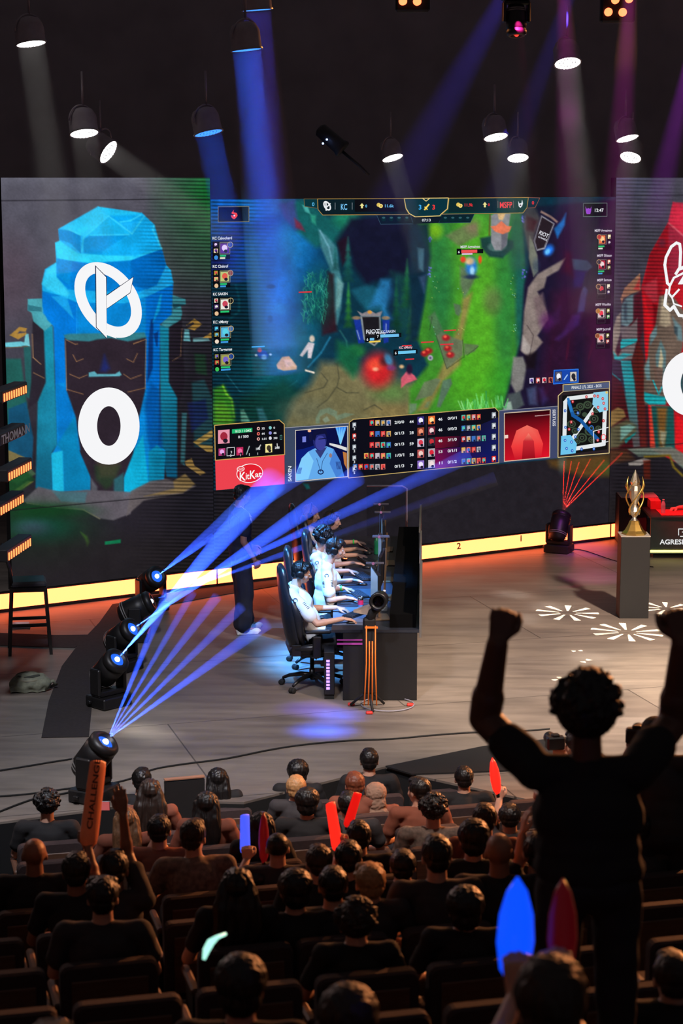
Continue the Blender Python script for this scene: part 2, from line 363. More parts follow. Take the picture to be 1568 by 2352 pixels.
# ------------------------------------------------------------------ LED wall
uL0 = uz(10, 700)[0]; uL1 = uz(485, 700)[0]; uM1 = uz(1408, 700)[0]; uR1 = uM1+(uL1-uL0)*1.02
zt = uz(10, 408)[1]; zs = uz(115, 1347)[1]; zm = uz(486, 458)[1]; zmb = uz(495, 1126)[1]; zseam = uz(484, 1130)[1]
print('WALL', uL0, uL1, uM1, uR1, 'z', zt, zm, zmb, zs, 'H', HOR, XV, W0, W1)
def panel_root(name, u0, u1, z0, z1, label, cat='screen'):
    r = empty(name, WF((u0+u1)/2, z0), 0, label, cat)
    return r
def under(o, r):
    o.parent = r; o.matrix_parent_inverse = Matrix.Translation(-r.location); return o
def cabinet(u0, u1, z0, z1, r, name='led_cabinet', dep=.12, gap=.004):
    A = [WF(u0, z0, -gap), WF(u1, z0, -gap), WF(u1, z1, -gap), WF(u0, z1, -gap)]
    return under(MB().prism(A, -WN*dep).build(name, blackm), r)
ax = dict
# ---- left score screen: a blue ice tower with the team emblem and a nought
def T1(x, y): return (x/3.136, 400+y/3.136)
def t1(*p): return [T1(a, b) for a, b in p]
rL = panel_root('score_screen', uL0, uL1, zs, zt, 'tall led screen with blue ice crystal tower, white round emblem and white 0')
cabinet(uL0, uL1, zs, zt, rL)
P = Paint(quad(uL0, uL1, zs, zt), 2.0); C0 = (84, 82, 96)
P.fill((66, 64, 76)); P.C += ((900-P.Y)/500*22)[..., None]
t = np.clip((P.Y-760)/300, 0, 1)[..., None]; P.C = P.C*(1-t)+np.array((38, 34, 42))*t
t = np.clip((P.Y-560)/260, 0, 1)*np.clip((P.X-380)/60, 0, 1); P.mix(t*.85, (32, 30, 38))
t = np.clip((P.X-330)/150, 0, 1)*np.clip((700-P.Y)/260, 0, 1); P.mix(np.clip(t, 0, 1)*.9, (14, 112, 40))
P.ell(20, 640, 60, 90, (96, 66, 78), .35, .8)
# side pillars and buildings behind
P.poly(t1((20, 1330), (150, 1330), (200, 1700), (230, 1990), (20, 2010)), (30, 96, 88), .9, 3)
P.poly(t1((60, 1690), (190, 1640), (240, 1900), (230, 2100), (60, 2100)), (20, 76, 110), .95, 2)
P.poly(t1((170, 1240), (220, 1240), (235, 1640), (190, 1600)), (34, 92, 92), .9, 2)
P.poly(t1((1380, 1500), (1470, 1480), (1540, 1640), (1530, 1980), (1400, 1960)), (34, 84, 92), .7, 3)
P.poly(t1((1350, 1650), (1480, 1620), (1500, 1760), (1380, 1860)), (24, 34, 84), .8, 3)
P.poly(t1((1400, 1290), (1480, 1300), (1490, 1450), (1410, 1430)), (28, 74, 44), .6, 3)
P.poly(t1((1310, 1720), (1345, 1720), (1330, 2100), (1300, 2080)), (60, 130, 140), .7, 2)
P.poly(t1((1330, 1120), (1360, 1120), (1370, 1205), (1320, 1200)), (110, 190, 200), .9, 1.5)
P.poly(t1((1390, 1180), (1500, 1175), (1510, 1200), (1390, 1210)), (120, 180, 185), .85, 1.5)
P.poly(t1((30, 1215), (150, 1205), (200, 1220), (150, 1245), (30, 1245)), (110, 205, 220), .95, 1.5)
P.poly(t1((185, 1150), (205, 1150), (215, 1240), (170, 1235)), (120, 205, 215), .9, 1)
P.line(t1((30, 1252), (200, 1240)), 1.6, (110, 84, 50), .9)
for q in (((70, 1160), (140, 1100), (195, 1110), (185, 1135), (140, 1130), (125, 1150), (190, 1140), (190, 1155), (130, 1190)),
          ((1340, 1090), (1400, 1040), (1455, 1080), (1400, 1125), (1350, 1110), (1400, 1080), (1390, 1065)),
          ((1460, 1180), (1520, 1140), (1525, 1180))): P.poly(t1(*q), (176, 134, 60), .95, 1)
P.poly(t1((1390, 1930), (1530, 1840), (1535, 1890), (1430, 1945), (1535, 1960), (1530, 2005), (1490, 2000)), (172, 138, 70), .95, 1)
P.poly(t1((1330, 2070), (1380, 2045), (1400, 2100), (1480, 2150), (1440, 2170), (1340, 2100)), (170, 134, 72), .9, 1)
P.poly(t1((30, 1975), (180, 2040), (185, 2070), (90, 2085), (30, 2050)), (128, 108, 62), .9, 1.5)
P.poly(t1((90, 2285), (200, 2210), (240, 2215), (110, 2300)), (176, 146, 74), .9, 1.5)
P.poly(t1((200, 2100), (260, 2160), (120, 2230), (60, 2200)), (70, 100, 70), .8, 2)
P.poly(t1((30, 2140), (180, 2120), (250, 2200), (70, 2352), (30, 2352)), (22, 74, 34), .8, 4)
# dark lilac recess between the pillars
P.poly(t1((235, 1050), (330, 1100), (330, 1500), (270, 1640), (200, 1690), (225, 1500)), (42, 36, 46), .95, 2)
P.line(t1((232, 1150), (238, 1320), (295, 1370)), 1.6, (170, 128, 90)); P.line(t1((240, 1430), (320, 1470)), 1.6, (150, 112, 80))
P.poly(t1((1215, 1090), (1310, 1040), (1330, 1500), (1280, 1700), (1215, 1500)), (36, 30, 40), .95, 2)
P.line(t1((1310, 1110), (1300, 1310), (1240, 1345)), 1.2, (140, 104, 76))
# outer teal columns
P.poly(t1((315, 1110), (380, 1090), (395, 1500), (410, 1950), (370, 2010), (380, 2290), (256, 2260), (272, 1640), (330, 1500)), (26, 140, 168), 1, 2, (16, 96, 128), (T1(300, 1500), T1(300, 2250)))
P.poly(t1((330, 1530), (400, 1560), (410, 1940), (370, 1990), (300, 1900), (290, 1640)), (24, 128, 160), .8, 4)
P.poly(t1((1150, 1090), (1215, 1090), (1215, 1500), (1275, 1610), (1275, 2190), (1200, 2180), (1160, 1950)), (22, 130, 160), 1, 2, (14, 88, 124), (T1(1200, 1500), T1(1200, 2150)))
P.poly(t1((200, 900), (300, 895), (330, 1020), (380, 1080), (320, 1130), (240, 1060), (228, 1000), (200, 980)), (74, 160, 172), 1, 1.5)
P.poly(t1((200, 940), (300, 960), (300, 990), (200, 985)), (44, 110, 124), .9, 1)
P.poly(t1((1240, 870), (1335, 900), (1338, 935), (1300, 945), (1312, 1000), (1300, 1050), (1200, 1110), (1160, 1080), (1240, 990)), (60, 140, 152), 1, 1.5)
P.poly(t1((1240, 930), (1338, 935), (1250, 970)), (28, 70, 84), .9, 1)
# big blue body
P.poly(t1((305, 820), (1245, 780), (1235, 1010), (1150, 1080), (1140, 1950), (1190, 1990), (1180, 2200), (1070, 2235), (890, 2330), (885, 2180), (960, 2000), (570, 1990), (650, 2160), (655, 2310), (560, 2280), (380, 2290), (370, 2020), (410, 1950), (390, 1100), (340, 1050), (305, 950)), (8, 132, 210), 1, 1.5)
P.poly(t1((305, 850), (560, 925), (560, 1150), (470, 1150), (470, 1500), (400, 1510), (385, 1090), (310, 1000)), (4, 118, 214), .9, 2)
P.poly(t1((1050, 870), (1245, 800), (1235, 1010), (1150, 1080), (1150, 1500), (1080, 1900), (1050, 1500)), (2, 108, 208), .9, 2)
P.poly(t1((1085, 1050), (1105, 1040), (1100, 1400), (1060, 1500), (1070, 1200)), (10, 50, 116), .9, 2)
P.poly(t1((1105, 1150), (1140, 1130), (1135, 1240), (1125, 1240)), (10, 44, 110), .8, 1.5)
P.poly(t1((1150, 880), (1165, 860), (1150, 980), (1100, 1070)), (16, 180, 240), .8, 2)
P.poly(t1((1090, 1500), (1150, 1560), (1170, 1950), (1130, 2210), (1060, 1900), (1040, 1650)), (4, 84, 164), .85, 4)
P.poly(t1((400, 1510), (480, 1540), (540, 1750), (420, 1950), (410, 1700)), (6, 116, 196), .9, 3)
P.poly(t1((410, 1950), (540, 1740), (570, 1990), (650, 2160), (655, 2310), (460, 2280), (450, 2000)), (8, 126, 176), .95, 3)
P.poly(t1((370, 2010), (450, 1990), (460, 2290), (380, 2280)), (30, 190, 226), .9, 2)
P.poly(t1((960, 2000), (1030, 1880), (1070, 2230), (890, 2330), (890, 2190)), (14, 172, 212), .95, 2)
P.poly(t1((1070, 2000), (1130, 1950), (1190, 2000), (1180, 2190), (1070, 2230)), (10, 134, 170), .9, 2)
# dark door and throat
P.poly(t1((465, 1180), (1050, 1170), (1045, 1560), (1000, 1760), (960, 2010), (890, 2190), (890, 2300), (650, 2330), (655, 2190), (580, 2010), (545, 1750), (480, 1560)), (46, 36, 46), 1, 2)
P.poly(t1((680, 2100), (870, 2100), (800, 2250), (760, 2270), (690, 2200)), (40, 58, 40), .9, 5); P.poly(t1((690, 2060), (870, 2060), (830, 2180), (720, 2180)), (70, 66, 48), .6, 6)
P.poly(t1((655, 2190), (700, 2250), (700, 2352), (655, 2352)), (90, 92, 100), .9, 3); P.poly(t1((820, 2200), (890, 2150), (890, 2352), (820, 2352)), (42, 96, 106), .9, 3)
P.poly(t1((460, 1160), (500, 1150), (1040, 1140), (1055, 1175), (920, 1205), (800, 1180), (700, 1190), (640, 1205), (480, 1195)), (52, 126, 138), 1, 2)
P.poly(t1((640, 1430), (680, 1420), (700, 1440), (830, 1440), (860, 1420), (875, 1445), (860, 1455), (640, 1460)), (96, 180, 196), .95, 1.5)
for q in (((470, 1190), (540, 1225), (560, 1222)), ((1050, 1190), (960, 1222), (1020, 1200)), ((500, 1440), (570, 1470), (630, 1445)), ((1020, 1445), (940, 1475), (890, 1440)), ((525, 1300), (550, 1350), (600, 1330)), ((990, 1290), (960, 1355), (910, 1330)), ((480, 1550), (600, 1585)), ((1040, 1540), (920, 1570)), ((480, 1560), (470, 1200)), ((1045, 1550), (1052, 1190))): P.line(t1(*q), 1.5, (164, 118, 78), .85)
P.poly(t1((752, 1300), (790, 1400), (760, 1425), (720, 1420)), (30, 42, 112), .8, 5)
# shoulder ring
P.poly(t1((302, 790), (325, 685), (405, 635), (500, 830), (1000, 850), (1180, 700), (1195, 655), (1230, 690), (1248, 790), (1060, 880), (900, 930), (560, 925), (420, 870), (305, 840)), (26, 176, 240), 1, 1.5)
P.poly(t1((302, 790), (330, 690), (405, 640), (410, 740), (500, 860), (480, 890), (340, 830)), (60, 214, 250), .8, 3)
P.poly(t1((1010, 850), (1130, 800), (1200, 660), (1248, 780), (1060, 880)), (24, 158, 226), .9, 2)
P.poly(t1((370, 880), (480, 880), (530, 1040)), (30, 170, 236), .8, 2); P.line(t1((552, 930), (552, 1150)), 1.5, (30, 166, 232), .7)
# upper dome
P.poly(t1((420, 395), (705, 235), (1020, 280), (1110, 365), (1160, 545), (1195, 655), (1130, 790), (1000, 850), (840, 850), (700, 830), (490, 830), (410, 740), (398, 495), (430, 480)), (26, 178, 246), 1, 1.2)
P.poly(t1((410, 610), (520, 625), (640, 640), (940, 620), (1165, 540), (1195, 655), (1130, 790), (1000, 850), (840, 850), (490, 830), (410, 740)), (4, 132, 222), 1, 2)
P.poly(t1((940, 620), (1165, 540), (1195, 655), (1130, 800), (1060, 830), (940, 800)), (2, 104, 190), .95, 2)
P.poly(t1((520, 640), (940, 630), (940, 820), (530, 820)), (4, 112, 190), .55, 8)
P.poly(t1((410, 610), (520, 625), (500, 800), (410, 730)), (8, 146, 224), .9, 2)
P.poly(t1((430, 480), (560, 570), (740, 580), (940, 590), (1165, 530), (940, 620), (640, 640), (520, 625), (410, 605), (398, 495)), (46, 214, 252), .95, 2)
P.poly(t1((420, 395), (490, 395), (580, 440), (580, 570), (510, 500), (425, 470)), (6, 140, 214), .95, 1.5)
P.poly(t1((600, 470), (650, 440), (920, 440), (740, 560), (740, 580), (610, 570), (590, 500)), (4, 146, 218), .9, 2)
P.poly(t1((740, 560), (950, 420), (950, 580), (740, 585)), (14, 166, 232), .8, 3)
P.poly(t1((705, 235), (780, 300), (600, 450), (520, 410), (430, 395)), (44, 202, 248), .9, 3)
P.poly(t1((705, 235), (1020, 280), (940, 330), (780, 300)), (34, 196, 246), .9, 2)
P.poly(t1((780, 300), (940, 430), (640, 440), (600, 460)), (24, 186, 244), .9, 3)
P.poly(t1((780, 300), (1020, 290), (1040, 340), (860, 350)), (8, 160, 232), .85, 3)
P.poly(t1((1020, 280), (1110, 365), (1160, 540), (960, 600), (950, 420)), (16, 172, 240), .85, 3)
for q in (((780, 300), (600, 460), (590, 560)), ((780, 300), (860, 360), (950, 430), (1040, 300)), ((860, 345), (940, 335), (1020, 290)), ((650, 440), (930, 435)), ((490, 395), (580, 440)), ((1110, 365), (1100, 400), (1165, 540))): P.line(t1(*q), 2.4, (78, 226, 255), .7, 2)
# plinth stones under the tower
P.poly([(50, 1152), (88, 1118), (140, 1130), (200, 1125), (300, 1130), (300, 1180), (260, 1195), (225, 1190), (195, 1172), (130, 1166)], (96, 90, 98), .95, 2)
P.poly([(120, 1128), (200, 1130), (195, 1155), (140, 1152)], (70, 112, 124), .85, 2.5)
P.poly([(300, 1128), (345, 1105), (380, 1100), (450, 1116), (420, 1133), (330, 1150), (290, 1185)], (98, 90, 92), .95, 2)
P.poly([(398, 1105), (425, 1088), (448, 1112), (420, 1132), (330, 1140), (400, 1122)], (150, 122, 72), .8, 2)
P.line([(60, 1155), (130, 1166), (190, 1170), (230, 1192)], 3, (128, 116, 100), .8)
for c_, rr in (((16, 62, 28), (70, 1225, 120, 60)), ((14, 80, 62), (95, 1218, 60, 26)), ((56, 76, 90), (75, 1212, 36, 16)), ((16, 66, 30), (100, 1172, 90, 14))): P.ell(rr[0], rr[1], rr[2], rr[3], c_, .8, .9)
P.poly([(185, 1222), (200, 1232), (205, 1245), (200, 1255), (196, 1240)], (70, 130, 40), .8, 3); P.poly([(241, 1244), (277, 1239), (277, 1247), (241, 1251)], (16, 118, 76), .95, 1)
P.mix(np.clip((P.Y-1200)/60, 0, 1)*.75, (33, 29, 31)); P.poly([(241, 1244), (277, 1239), (277, 1247), (241, 1251)], (16, 118, 76), .95, 1)
P.line([proj(WF(uL0, uz(10, 461)[1])), proj(WF(uL1, uz(484, 457)[1]))], 1.6, (22, 20, 26)); P.line([proj(WF(uL0, zseam)), proj(WF(uL1, zseam))], 1.8, (24, 22, 26))
P.mix(np.clip((440-P.Y)/40, 0, 1)*.12, (160, 170, 190)); P.moire(300, 420, 600, 700, .55, 8.4, -.02); P.blot(3, .05, 3); P.blot(24, .07, 4)
F = Face(); F.grid(np.stack([P.X, P.Y], -1), P.C); under(F.build('display_picture'), rL)
# emblem
Wt = (246, 246, 248); F = Face(); DK = (24, 24, 60)
F.ring(248, 689, 66, 96, 24, 27, Wt, 2, rot=-.62, n=60)
F.ring(262, 680, 66, 96, 24, 27, Wt, 2, rot=-.62, n=60) if 0 else None
F.poly(t1((683, 655), (768, 740), (768, 1185), (690, 1105)), DK, 3); F.poly(t1((690, 668), (762, 742), (768, 1180), (694, 1102)), Wt, 4)
F.poly(t1((762, 872), (962, 736), (938, 856), (764, 974)), DK, 3); F.poly(t1((766, 876), (958, 742), (935, 852), (767, 968)), Wt, 4)
F.poly(t1((770, 1108), (838, 1185), (775, 1160)), Wt, 4)
under(F.build('team_emblem'), rL)
F = Face(); F.ring(249.5, 978.5, 70.5, 88.5, 43.5, 43, Wt, 3, n=56); under(F.build('score_digit'), rL)
# ---- main screen: an overhead game picture with score bars, player lists, statistics and a small map
def T2(x, y): return (480+x/3.267, 440+y/3.267)
def T3(x, y): return (940+x/3.267, 440+y/3.267)
def T4(x, y): return (480+x/3.267, 930+y/3.267)
def T5(x, y): return (940+x/3.267, 860+y/3.267)
def tt(T, *p): return [T(a, b) for a, b in p]
rM = panel_root('main_screen', uL1, uM1, zs, zm, 'wide central led screen showing an overhead green and blue game battle', 'screen')
cabinet(uL1+.004, uM1, zs, zm, rM)
P = Paint(quad(uL1+.006, uM1, zs, zm), 2.0)
P.fill((12, 52, 70))
# water on the left
P.ell(540, 500, 120, 70, (14, 110, 196), .95, .5); P.ell(520, 560, 90, 60, (16, 70, 140), .8, .6)
P.ell(650, 480, 40, 30, (70, 100, 160), .5, .8)
P.poly(tt(T2, (0, 420), (200, 260), (540, 180), (640, 200), (620, 300), (420, 420), (150, 600), (0, 640)), (24, 30, 104), .9, 12)
P.ell(640, 610, 100, 110, (12, 86, 150), .95, .45); P.ell(668, 565, 42, 55, (26, 124, 196), .9, .7, .3); P.ell(610, 640, 60, 70, (14, 72, 100), .8, .6)
P.ell(655, 650, 30, 60, (16, 110, 190), .85, .7, .3); P.ell(670, 740, 45, 45, (14, 100, 170), .7, .8); P.ell(640, 710, 22, 14, (30, 120, 160), .6, .8)
P.ell(600, 820, 95, 75, (14, 88, 102), .85, .7); P.ell(625, 860, 70, 40, (16, 98, 110), .8, .7); P.ell(545, 760, 60, 110, (10, 44, 60), .8, .7)
P.ell(690, 780, 40, 40, (18, 104, 130), .7, .8); P.ell(622, 658, 10, 5, (8, 34, 66), .8, .4); P.ell(620, 733, 6, 9, (8, 34, 66), .8, .4); P.ell(583, 742, 8, 7, (10, 40, 70), .7, .5)
P.line([(T2(150, 960)), T2(225, 900), T2(225, 800), T2(200, 700)], 3, (18, 110, 120), .5, 3)
for r in (36, 40): P.poly([(600+r*math.cos(a), 825+r*.95*math.sin(a)) for a in [i*PI/12 for i in range(24)]], (30, 120, 130), .12, 2)
P.line(tt(T2, (130, 1370), (230, 1500), (420, 1530), (560, 1490), (660, 1420)), 2.2, (40, 130, 150), .6, 1.5)
P.line(tt(T2, (740, 1320), (840, 1210), (910, 1090)), 3.5, (40, 130, 170), .8, 2)
# bottom-left undergrowth
P.poly(tt(T2, (30, 1480), (110, 1450), (190, 1600), (200, 1750), (30, 1750)), (60, 140, 40), .95, 5); P.line(tt(T2, (100, 1450), (130, 1520), (170, 1560), (190, 1700)), 4, (130, 210, 50), .9, 2)
P.poly(tt(T2, (40, 1600), (100, 1580), (160, 1640), (180, 1740), (40, 1740)), (104, 176, 44), .7, 8)
P.poly(tt(T2, (200, 1560), (560, 1400), (700, 1500), (560, 1740), (200, 1740)), (16, 62, 54), .9, 14)
P.poly(tt(T2, (235, 1640), (260, 1635), (310, 1730), (240, 1730)), (90, 150, 130), .9, 2); P.poly(tt(T2, (355, 1620), (400, 1620), (440, 1720), (380, 1730)), (50, 110, 120), .8, 3)
# middle cliff, reeds
P.poly(tt(T2, (560, 90), (700, 60), (900, 200), (1100, 180), (1080, 330), (960, 380), (800, 420), (660, 300)), (20, 92, 92), .95, 6)
P.poly(tt(T2, (520, 90), (640, 60), (660, 200), (700, 280), (640, 290), (560, 200)), (60, 66, 140), .8, 5); P.poly(tt(T2, (640, 200), (690, 240), (720, 300), (650, 270)), (130, 40, 60), .8, 3)
P.ell(795, 500, 30, 26, (28, 128, 96), .85, .6); P.poly(tt(T2, (700, 100), (740, 110), (760, 170), (720, 150)), (90, 200, 190), .7, 2); P.poly(tt(T2, (760, 170), (800, 180), (800, 250), (770, 230)), (60, 190, 150), .6, 3)
P.poly(tt(T2, (820, 280), (880, 330), (960, 420), (970, 560), (1000, 680), (990, 880), (960, 1000), (920, 1000), (930, 700), (900, 560), (840, 420)), (66, 128, 138), .95, 3)
P.poly(tt(T2, (960, 640), (1010, 690), (980, 860), (945, 900)), (110, 160, 160), .85, 3); P.line(tt(T2, (830, 290), (900, 420), (930, 560)), 3, (120, 176, 196), .8, 2)
P.poly(tt(T2, (890, 600), (935, 620), (945, 900), (960, 1050), (850, 1080), (840, 960), (870, 800)), (44, 22, 30), .95, 4)
P.poly(tt(T2, (1060, 200), (1568, 150), (1568, 700), (1350, 640), (1180, 700), (1080, 560), (1040, 380), (1000, 420), (960, 360)), (20, 20, 44), .95, 8)
P.poly(tt(T2, (960, 380), (1040, 330), (1060, 480), (1000, 560)), (34, 18, 34), .9, 4)
P.poly(tt(T2, (1060, 740), (1180, 700), (1300, 740), (1320, 900), (1180, 900)), (24, 90, 112), .9, 5)
P.poly(tt(T2, (1290, 660), (1360, 660), (1380, 760), (1330, 880), (1380, 960), (1300, 960), (1290, 860), (1200, 870)), (40, 120, 178), .8, 6)
P.poly(tt(T2, (1360, 600), (1480, 620), (1568, 700), (1568, 1050), (1420, 1050), (1380, 860), (1400, 700)), (20, 66, 66), .9, 8)
P.ell(905, 700, 14, 60, (18, 40, 70), .6, .6)
def fir(x, y, h, w_, c):
    for k in range(5):
        t0 = k/5; P.poly([(x, y+h*t0*.9), (x+w_*(t0+.28), y+h*(t0*.9+.3)), (x-w_*(t0+.28), y+h*(t0*.9+.3))], [v*(1.1-.13*k) for v in c], .6, 4)
for a in ((799, 545, 100, 13, (34, 124, 110)), (800, 650, 100, 10, (62, 170, 60)), (935, 595, 110, 16, (38, 124, 70)), (910, 640, 130, 14, (24, 96, 60)), (952, 545, 110, 12, (20, 84, 76)), (945, 690, 90, 14, (60, 140, 60)), (770, 560, 60, 8, (26, 100, 100))): fir(*a)
P.ell(820, 805, 18, 14, (50, 150, 60), .8, .6); P.ell(845, 780, 30, 26, (20, 60, 60), .6, .7); P.line(tt(T2, (980, 1040), (1030, 1120), (1040, 1200), (1110, 1260)), 3, (44, 110, 110), .8, 2)
rs = random.Random(5)
P.ell(728, 680, 34, 66, (16, 84, 80), .6, .6)
for i in range(150):
    x = 696+rs.random()*56; y = 745-rs.random()*110; l = 8+rs.random()*16
    P.line([(x, y), (x+rs.uniform(-5, 5), y-l*.6), (x+rs.uniform(-7, 7), y-l)], 1.2, rs.choice([(40, 150, 120), (30, 120, 100), (70, 180, 150), (20, 96, 92)]), .7, 1)
# lower path
P.poly(tt(T2, (840, 1280), (1000, 1280), (1200, 1450), (1568, 1420), (1568, 1760), (560, 1790), (560, 1740), (640, 1560), (760, 1440)), (118, 110, 74), .95, 12)
P.ell(860, 870, 60, 26, (134, 122, 84), .6, .8); P.ell(700, 940, 50, 24, (96, 100, 80), .6, .8); P.ell(900, 900, 40, 22, (70, 140, 60), .5, .9); P.ell(900, 945, 50, 16, (140, 118, 70), .6, .8)
for q in (((960, 1290), (975, 1400), (960, 1460), (890, 1560), (810, 1620)), ((960, 1470), (1030, 1510), (1120, 1510)), ((840, 1360), (890, 1420), (860, 1470), (720, 1510)), ((1160, 1640), (1240, 1600), (1300, 1640))): P.line(tt(T2, *q), 2.2, (66, 66, 50), .8, 1.5)
P.poly(tt(T2, (800, 1700), (830, 1640), (900, 1620), (960, 1650), (960, 1680), (1020, 1660), (1090, 1670), (960, 1720), (940, 1690), (880, 1660), (830, 1690), (830, 1740), (800, 1740)), (110, 128, 104), .95, 1.5)
P.poly(tt(T2, (850, 1710), (885, 1685), (905, 1720), (870, 1735)), (130, 146, 124), .9, 1.5)
P.poly(tt(T2, (960, 1120), (1130, 1180), (1130, 1330), (1080, 1400), (960, 1270)), (22, 96, 60), .9, 9)
# lane
P.poly(tt(T3, (60, 240), (300, 170), (620, 160), (830, 160), (860, 560), (830, 1150), (740, 1420), (700, 1640), (0, 1680), (0, 1480), (140, 1300), (60, 1100), (120, 800), (150, 500)), (62, 138, 40), .97, 5)
P.ell(1015, 620, 30, 160, (34, 112, 64), .8, .6); P.ell(1100, 760, 50, 190, (92, 178, 38), .75, .8); P.ell(1090, 560, 60, 80, (84, 168, 44), .6, .8); P.ell(1000, 530, 16, 18, (130, 190, 30), .8, .7); P.ell(1160, 700, 24, 190, (40, 122, 60), .7, .7)
P.ell(1130, 690, 20, 30, (96, 118, 66), .8, .7); P.ell(1070, 870, 60, 60, (80, 172, 34), .6, .8); P.ell(1185, 560, 16, 90, (22, 84, 66), .85, .6); P.ell(1195, 700, 12, 120, (24, 88, 84), .9, .6); P.ell(1150, 880, 30, 40, (50, 150, 40), .6, .8)
P.poly(tt(T3, (400, 800), (470, 760), (440, 900), (400, 1080), (380, 1300), (260, 1420), (140, 1640), (40, 1660), (180, 1460), (250, 1300), (370, 1000)), (146, 124, 72), .85, 5)
P.poly(tt(T3, (380, 560), (500, 600), (480, 680), (440, 760), (410, 800), (380, 700)), (96, 110, 92), .85, 4)
P.poly(tt(T3, (330, 840), (380, 850), (390, 900), (370, 935), (345, 920)), (86, 112, 84), .95, 2)
P.poly(tt(T3, (270, 330), (400, 260), (500, 240), (520, 330), (430, 380), (370, 410)), (104, 116, 78), .85, 4); P.ell(1085, 520, 16, 16, (150, 110, 100), .5, .8)
P.poly(tt(T3, (200, 1080), (240, 1050), (340, 1100), (400, 1120), (400, 1230), (280, 1330), (230, 1180)), (100, 112, 86), .9, 2); P.poly(tt(T3, (410, 1140), (520, 1150), (490, 1200), (410, 1230)), (92, 110, 80), .85, 2)
P.poly(tt(T3, (140, 940), (190, 900), (260, 1060), (200, 1080)), (84, 110, 84), .7, 3); P.poly(tt(T3, (110, 1430), (200, 1400), (235, 1410), (170, 1530), (40, 1570)), (104, 120, 88), .95, 2)
P.poly(tt(T3, (250, 1420), (310, 1400), (320, 1440), (230, 1620), (205, 1615)), (88, 116, 96), .95, 2); P.poly(tt(T3, (0, 1590), (55, 1590), (50, 1640), (0, 1680)), (104, 130, 100), .9, 2); P.poly(tt(T3, (130, 1580), (160, 1570), (140, 1620), (110, 1620)), (110, 130, 90), .9, 2)
for q in (((400, 1110), (410, 1240), (280, 1330), (200, 1080)), ((520, 1160), (430, 1230)), ((170, 940), (150, 1040))): P.line(tt(T3, *q), 1.3, (40, 50, 40), .8, 1)
# left side of the lane
P.poly(tt(T3, (0, 240), (140, 240), (160, 480), (120, 700), (60, 1100), (0, 1140)), (14, 40, 60), .9, 6); P.poly(tt(T3, (60, 420), (110, 430), (105, 600), (70, 580)), (70, 110, 130), .8, 3); P.poly(tt(T3, (70, 640), (130, 620), (110, 760)), (60, 84, 120), .7, 4)
for i in range(26): P.ell(*T3(140+rs.random()*20+(5 if i % 2 else 0), 560+rs.random()*80 if i < 18 else 340+rs.random()*50), 1.6, 1.8, rs.choice([(110, 120, 220), (70, 80, 170)]), .8, .5)
for i in range(30): P.ell(*T3(845+rs.random()*35, rs.choice([580+rs.random()*90, 170+rs.random()*60])), 1.8, 2, rs.choice([(120, 120, 220), (80, 80, 190)]), .8, .5)
for i in range(40): P.ell(*T3(rs.choice([170+rs.random()*50, 760+rs.random()*40, 360+rs.random()*60]), 620+rs.random()*180 if i % 3 else 1000+rs.random()*80), .9, .9, rs.choice([(150, 230, 220), (220, 240, 120)]), .7, .6)
# tower
P.poly(tt(T3, (530, 350), (620, 330), (780, 370), (780, 420), (700, 500), (600, 490), (540, 420)), (26, 60, 62), .95, 3); P.ell(*T3(655, 430), 27, 16, (34, 64, 66), .95, .2); P.ell(*T3(655, 415), 21, 11, (70, 104, 100), .9, .2)
P.poly(tt(T3, (612, 180), (640, 165), (760, 165), (745, 260), (730, 400), (690, 440), (640, 440), (612, 380)), (140, 140, 146), .98, 1.5); P.poly(tt(T3, (690, 300), (745, 270), (728, 400), (690, 440)), (96, 96, 108), .9, 2)
P.poly(tt(T3, (608, 262), (650, 255), (690, 220), (730, 258), (766, 260), (750, 300), (700, 320), (640, 300)), (236, 120, 82), .95, 1.2); P.poly(tt(T3, (660, 165), (720, 165), (700, 215), (670, 210)), (220, 180, 120), .9, 1.2); P.line(tt(T3, (605, 170), (598, 330)), 2, (110, 40, 36), .9)
# right cliff
P.poly(tt(T3, (860, 110), (960, 110), (1568, 60), (1568, 1640), (700, 1640), (760, 1420), (840, 1100), (860, 700), (900, 560), (890, 380)), (28, 20, 46), .97, 4)
P.poly(tt(T3, (870, 130), (940, 110), (980, 200), (940, 330), (930, 460), (890, 440), (850, 260)), (82, 76, 76), .9, 4); P.poly(tt(T3, (880, 180), (960, 220), (930, 300), (880, 290)), (62, 30, 40), .9, 4)
P.poly(tt(T3, (900, 330), (935, 400), (960, 480), (965, 600), (930, 640), (895, 500)), (120, 124, 110), .95, 2)
P.poly(tt(T3, (1170, 500), (1120, 590), (1030, 640), (1010, 720), (960, 750), (1030, 900), (1040, 960), (960, 1080), (1000, 1130), (900, 1250), (840, 1200), (860, 900), (890, 720), (960, 620)), (138, 124, 118), .97, 2.5)
P.poly(tt(T3, (1000, 760), (1030, 900), (1040, 960), (960, 1000), (930, 800)), (112, 92, 96), .8, 4); P.poly(tt(T3, (850, 1080), (920, 1180), (890, 1230), (835, 1190)), (170, 160, 156), .8, 3); P.line(tt(T3, (880, 1000), (930, 1080), (900, 1240)), 2, (74, 62, 64), .7)
P.poly(tt(T3, (780, 1240), (850, 1240), (880, 1300), (850, 1480), (800, 1520), (760, 1440), (770, 1320)), (128, 126, 122), .95, 3); P.poly(tt(T3, (860, 1230), (960, 1200), (940, 1330), (880, 1330)), (24, 16, 24), .9, 4)
P.poly(tt(T3, (740, 1520), (830, 1500), (860, 1600), (800, 1640), (700, 1640)), (74, 84, 84), .9, 3); P.poly(tt(T3, (730, 1580), (760, 1575), (775, 1640), (700, 1640)), (150, 176, 160), .9, 2)
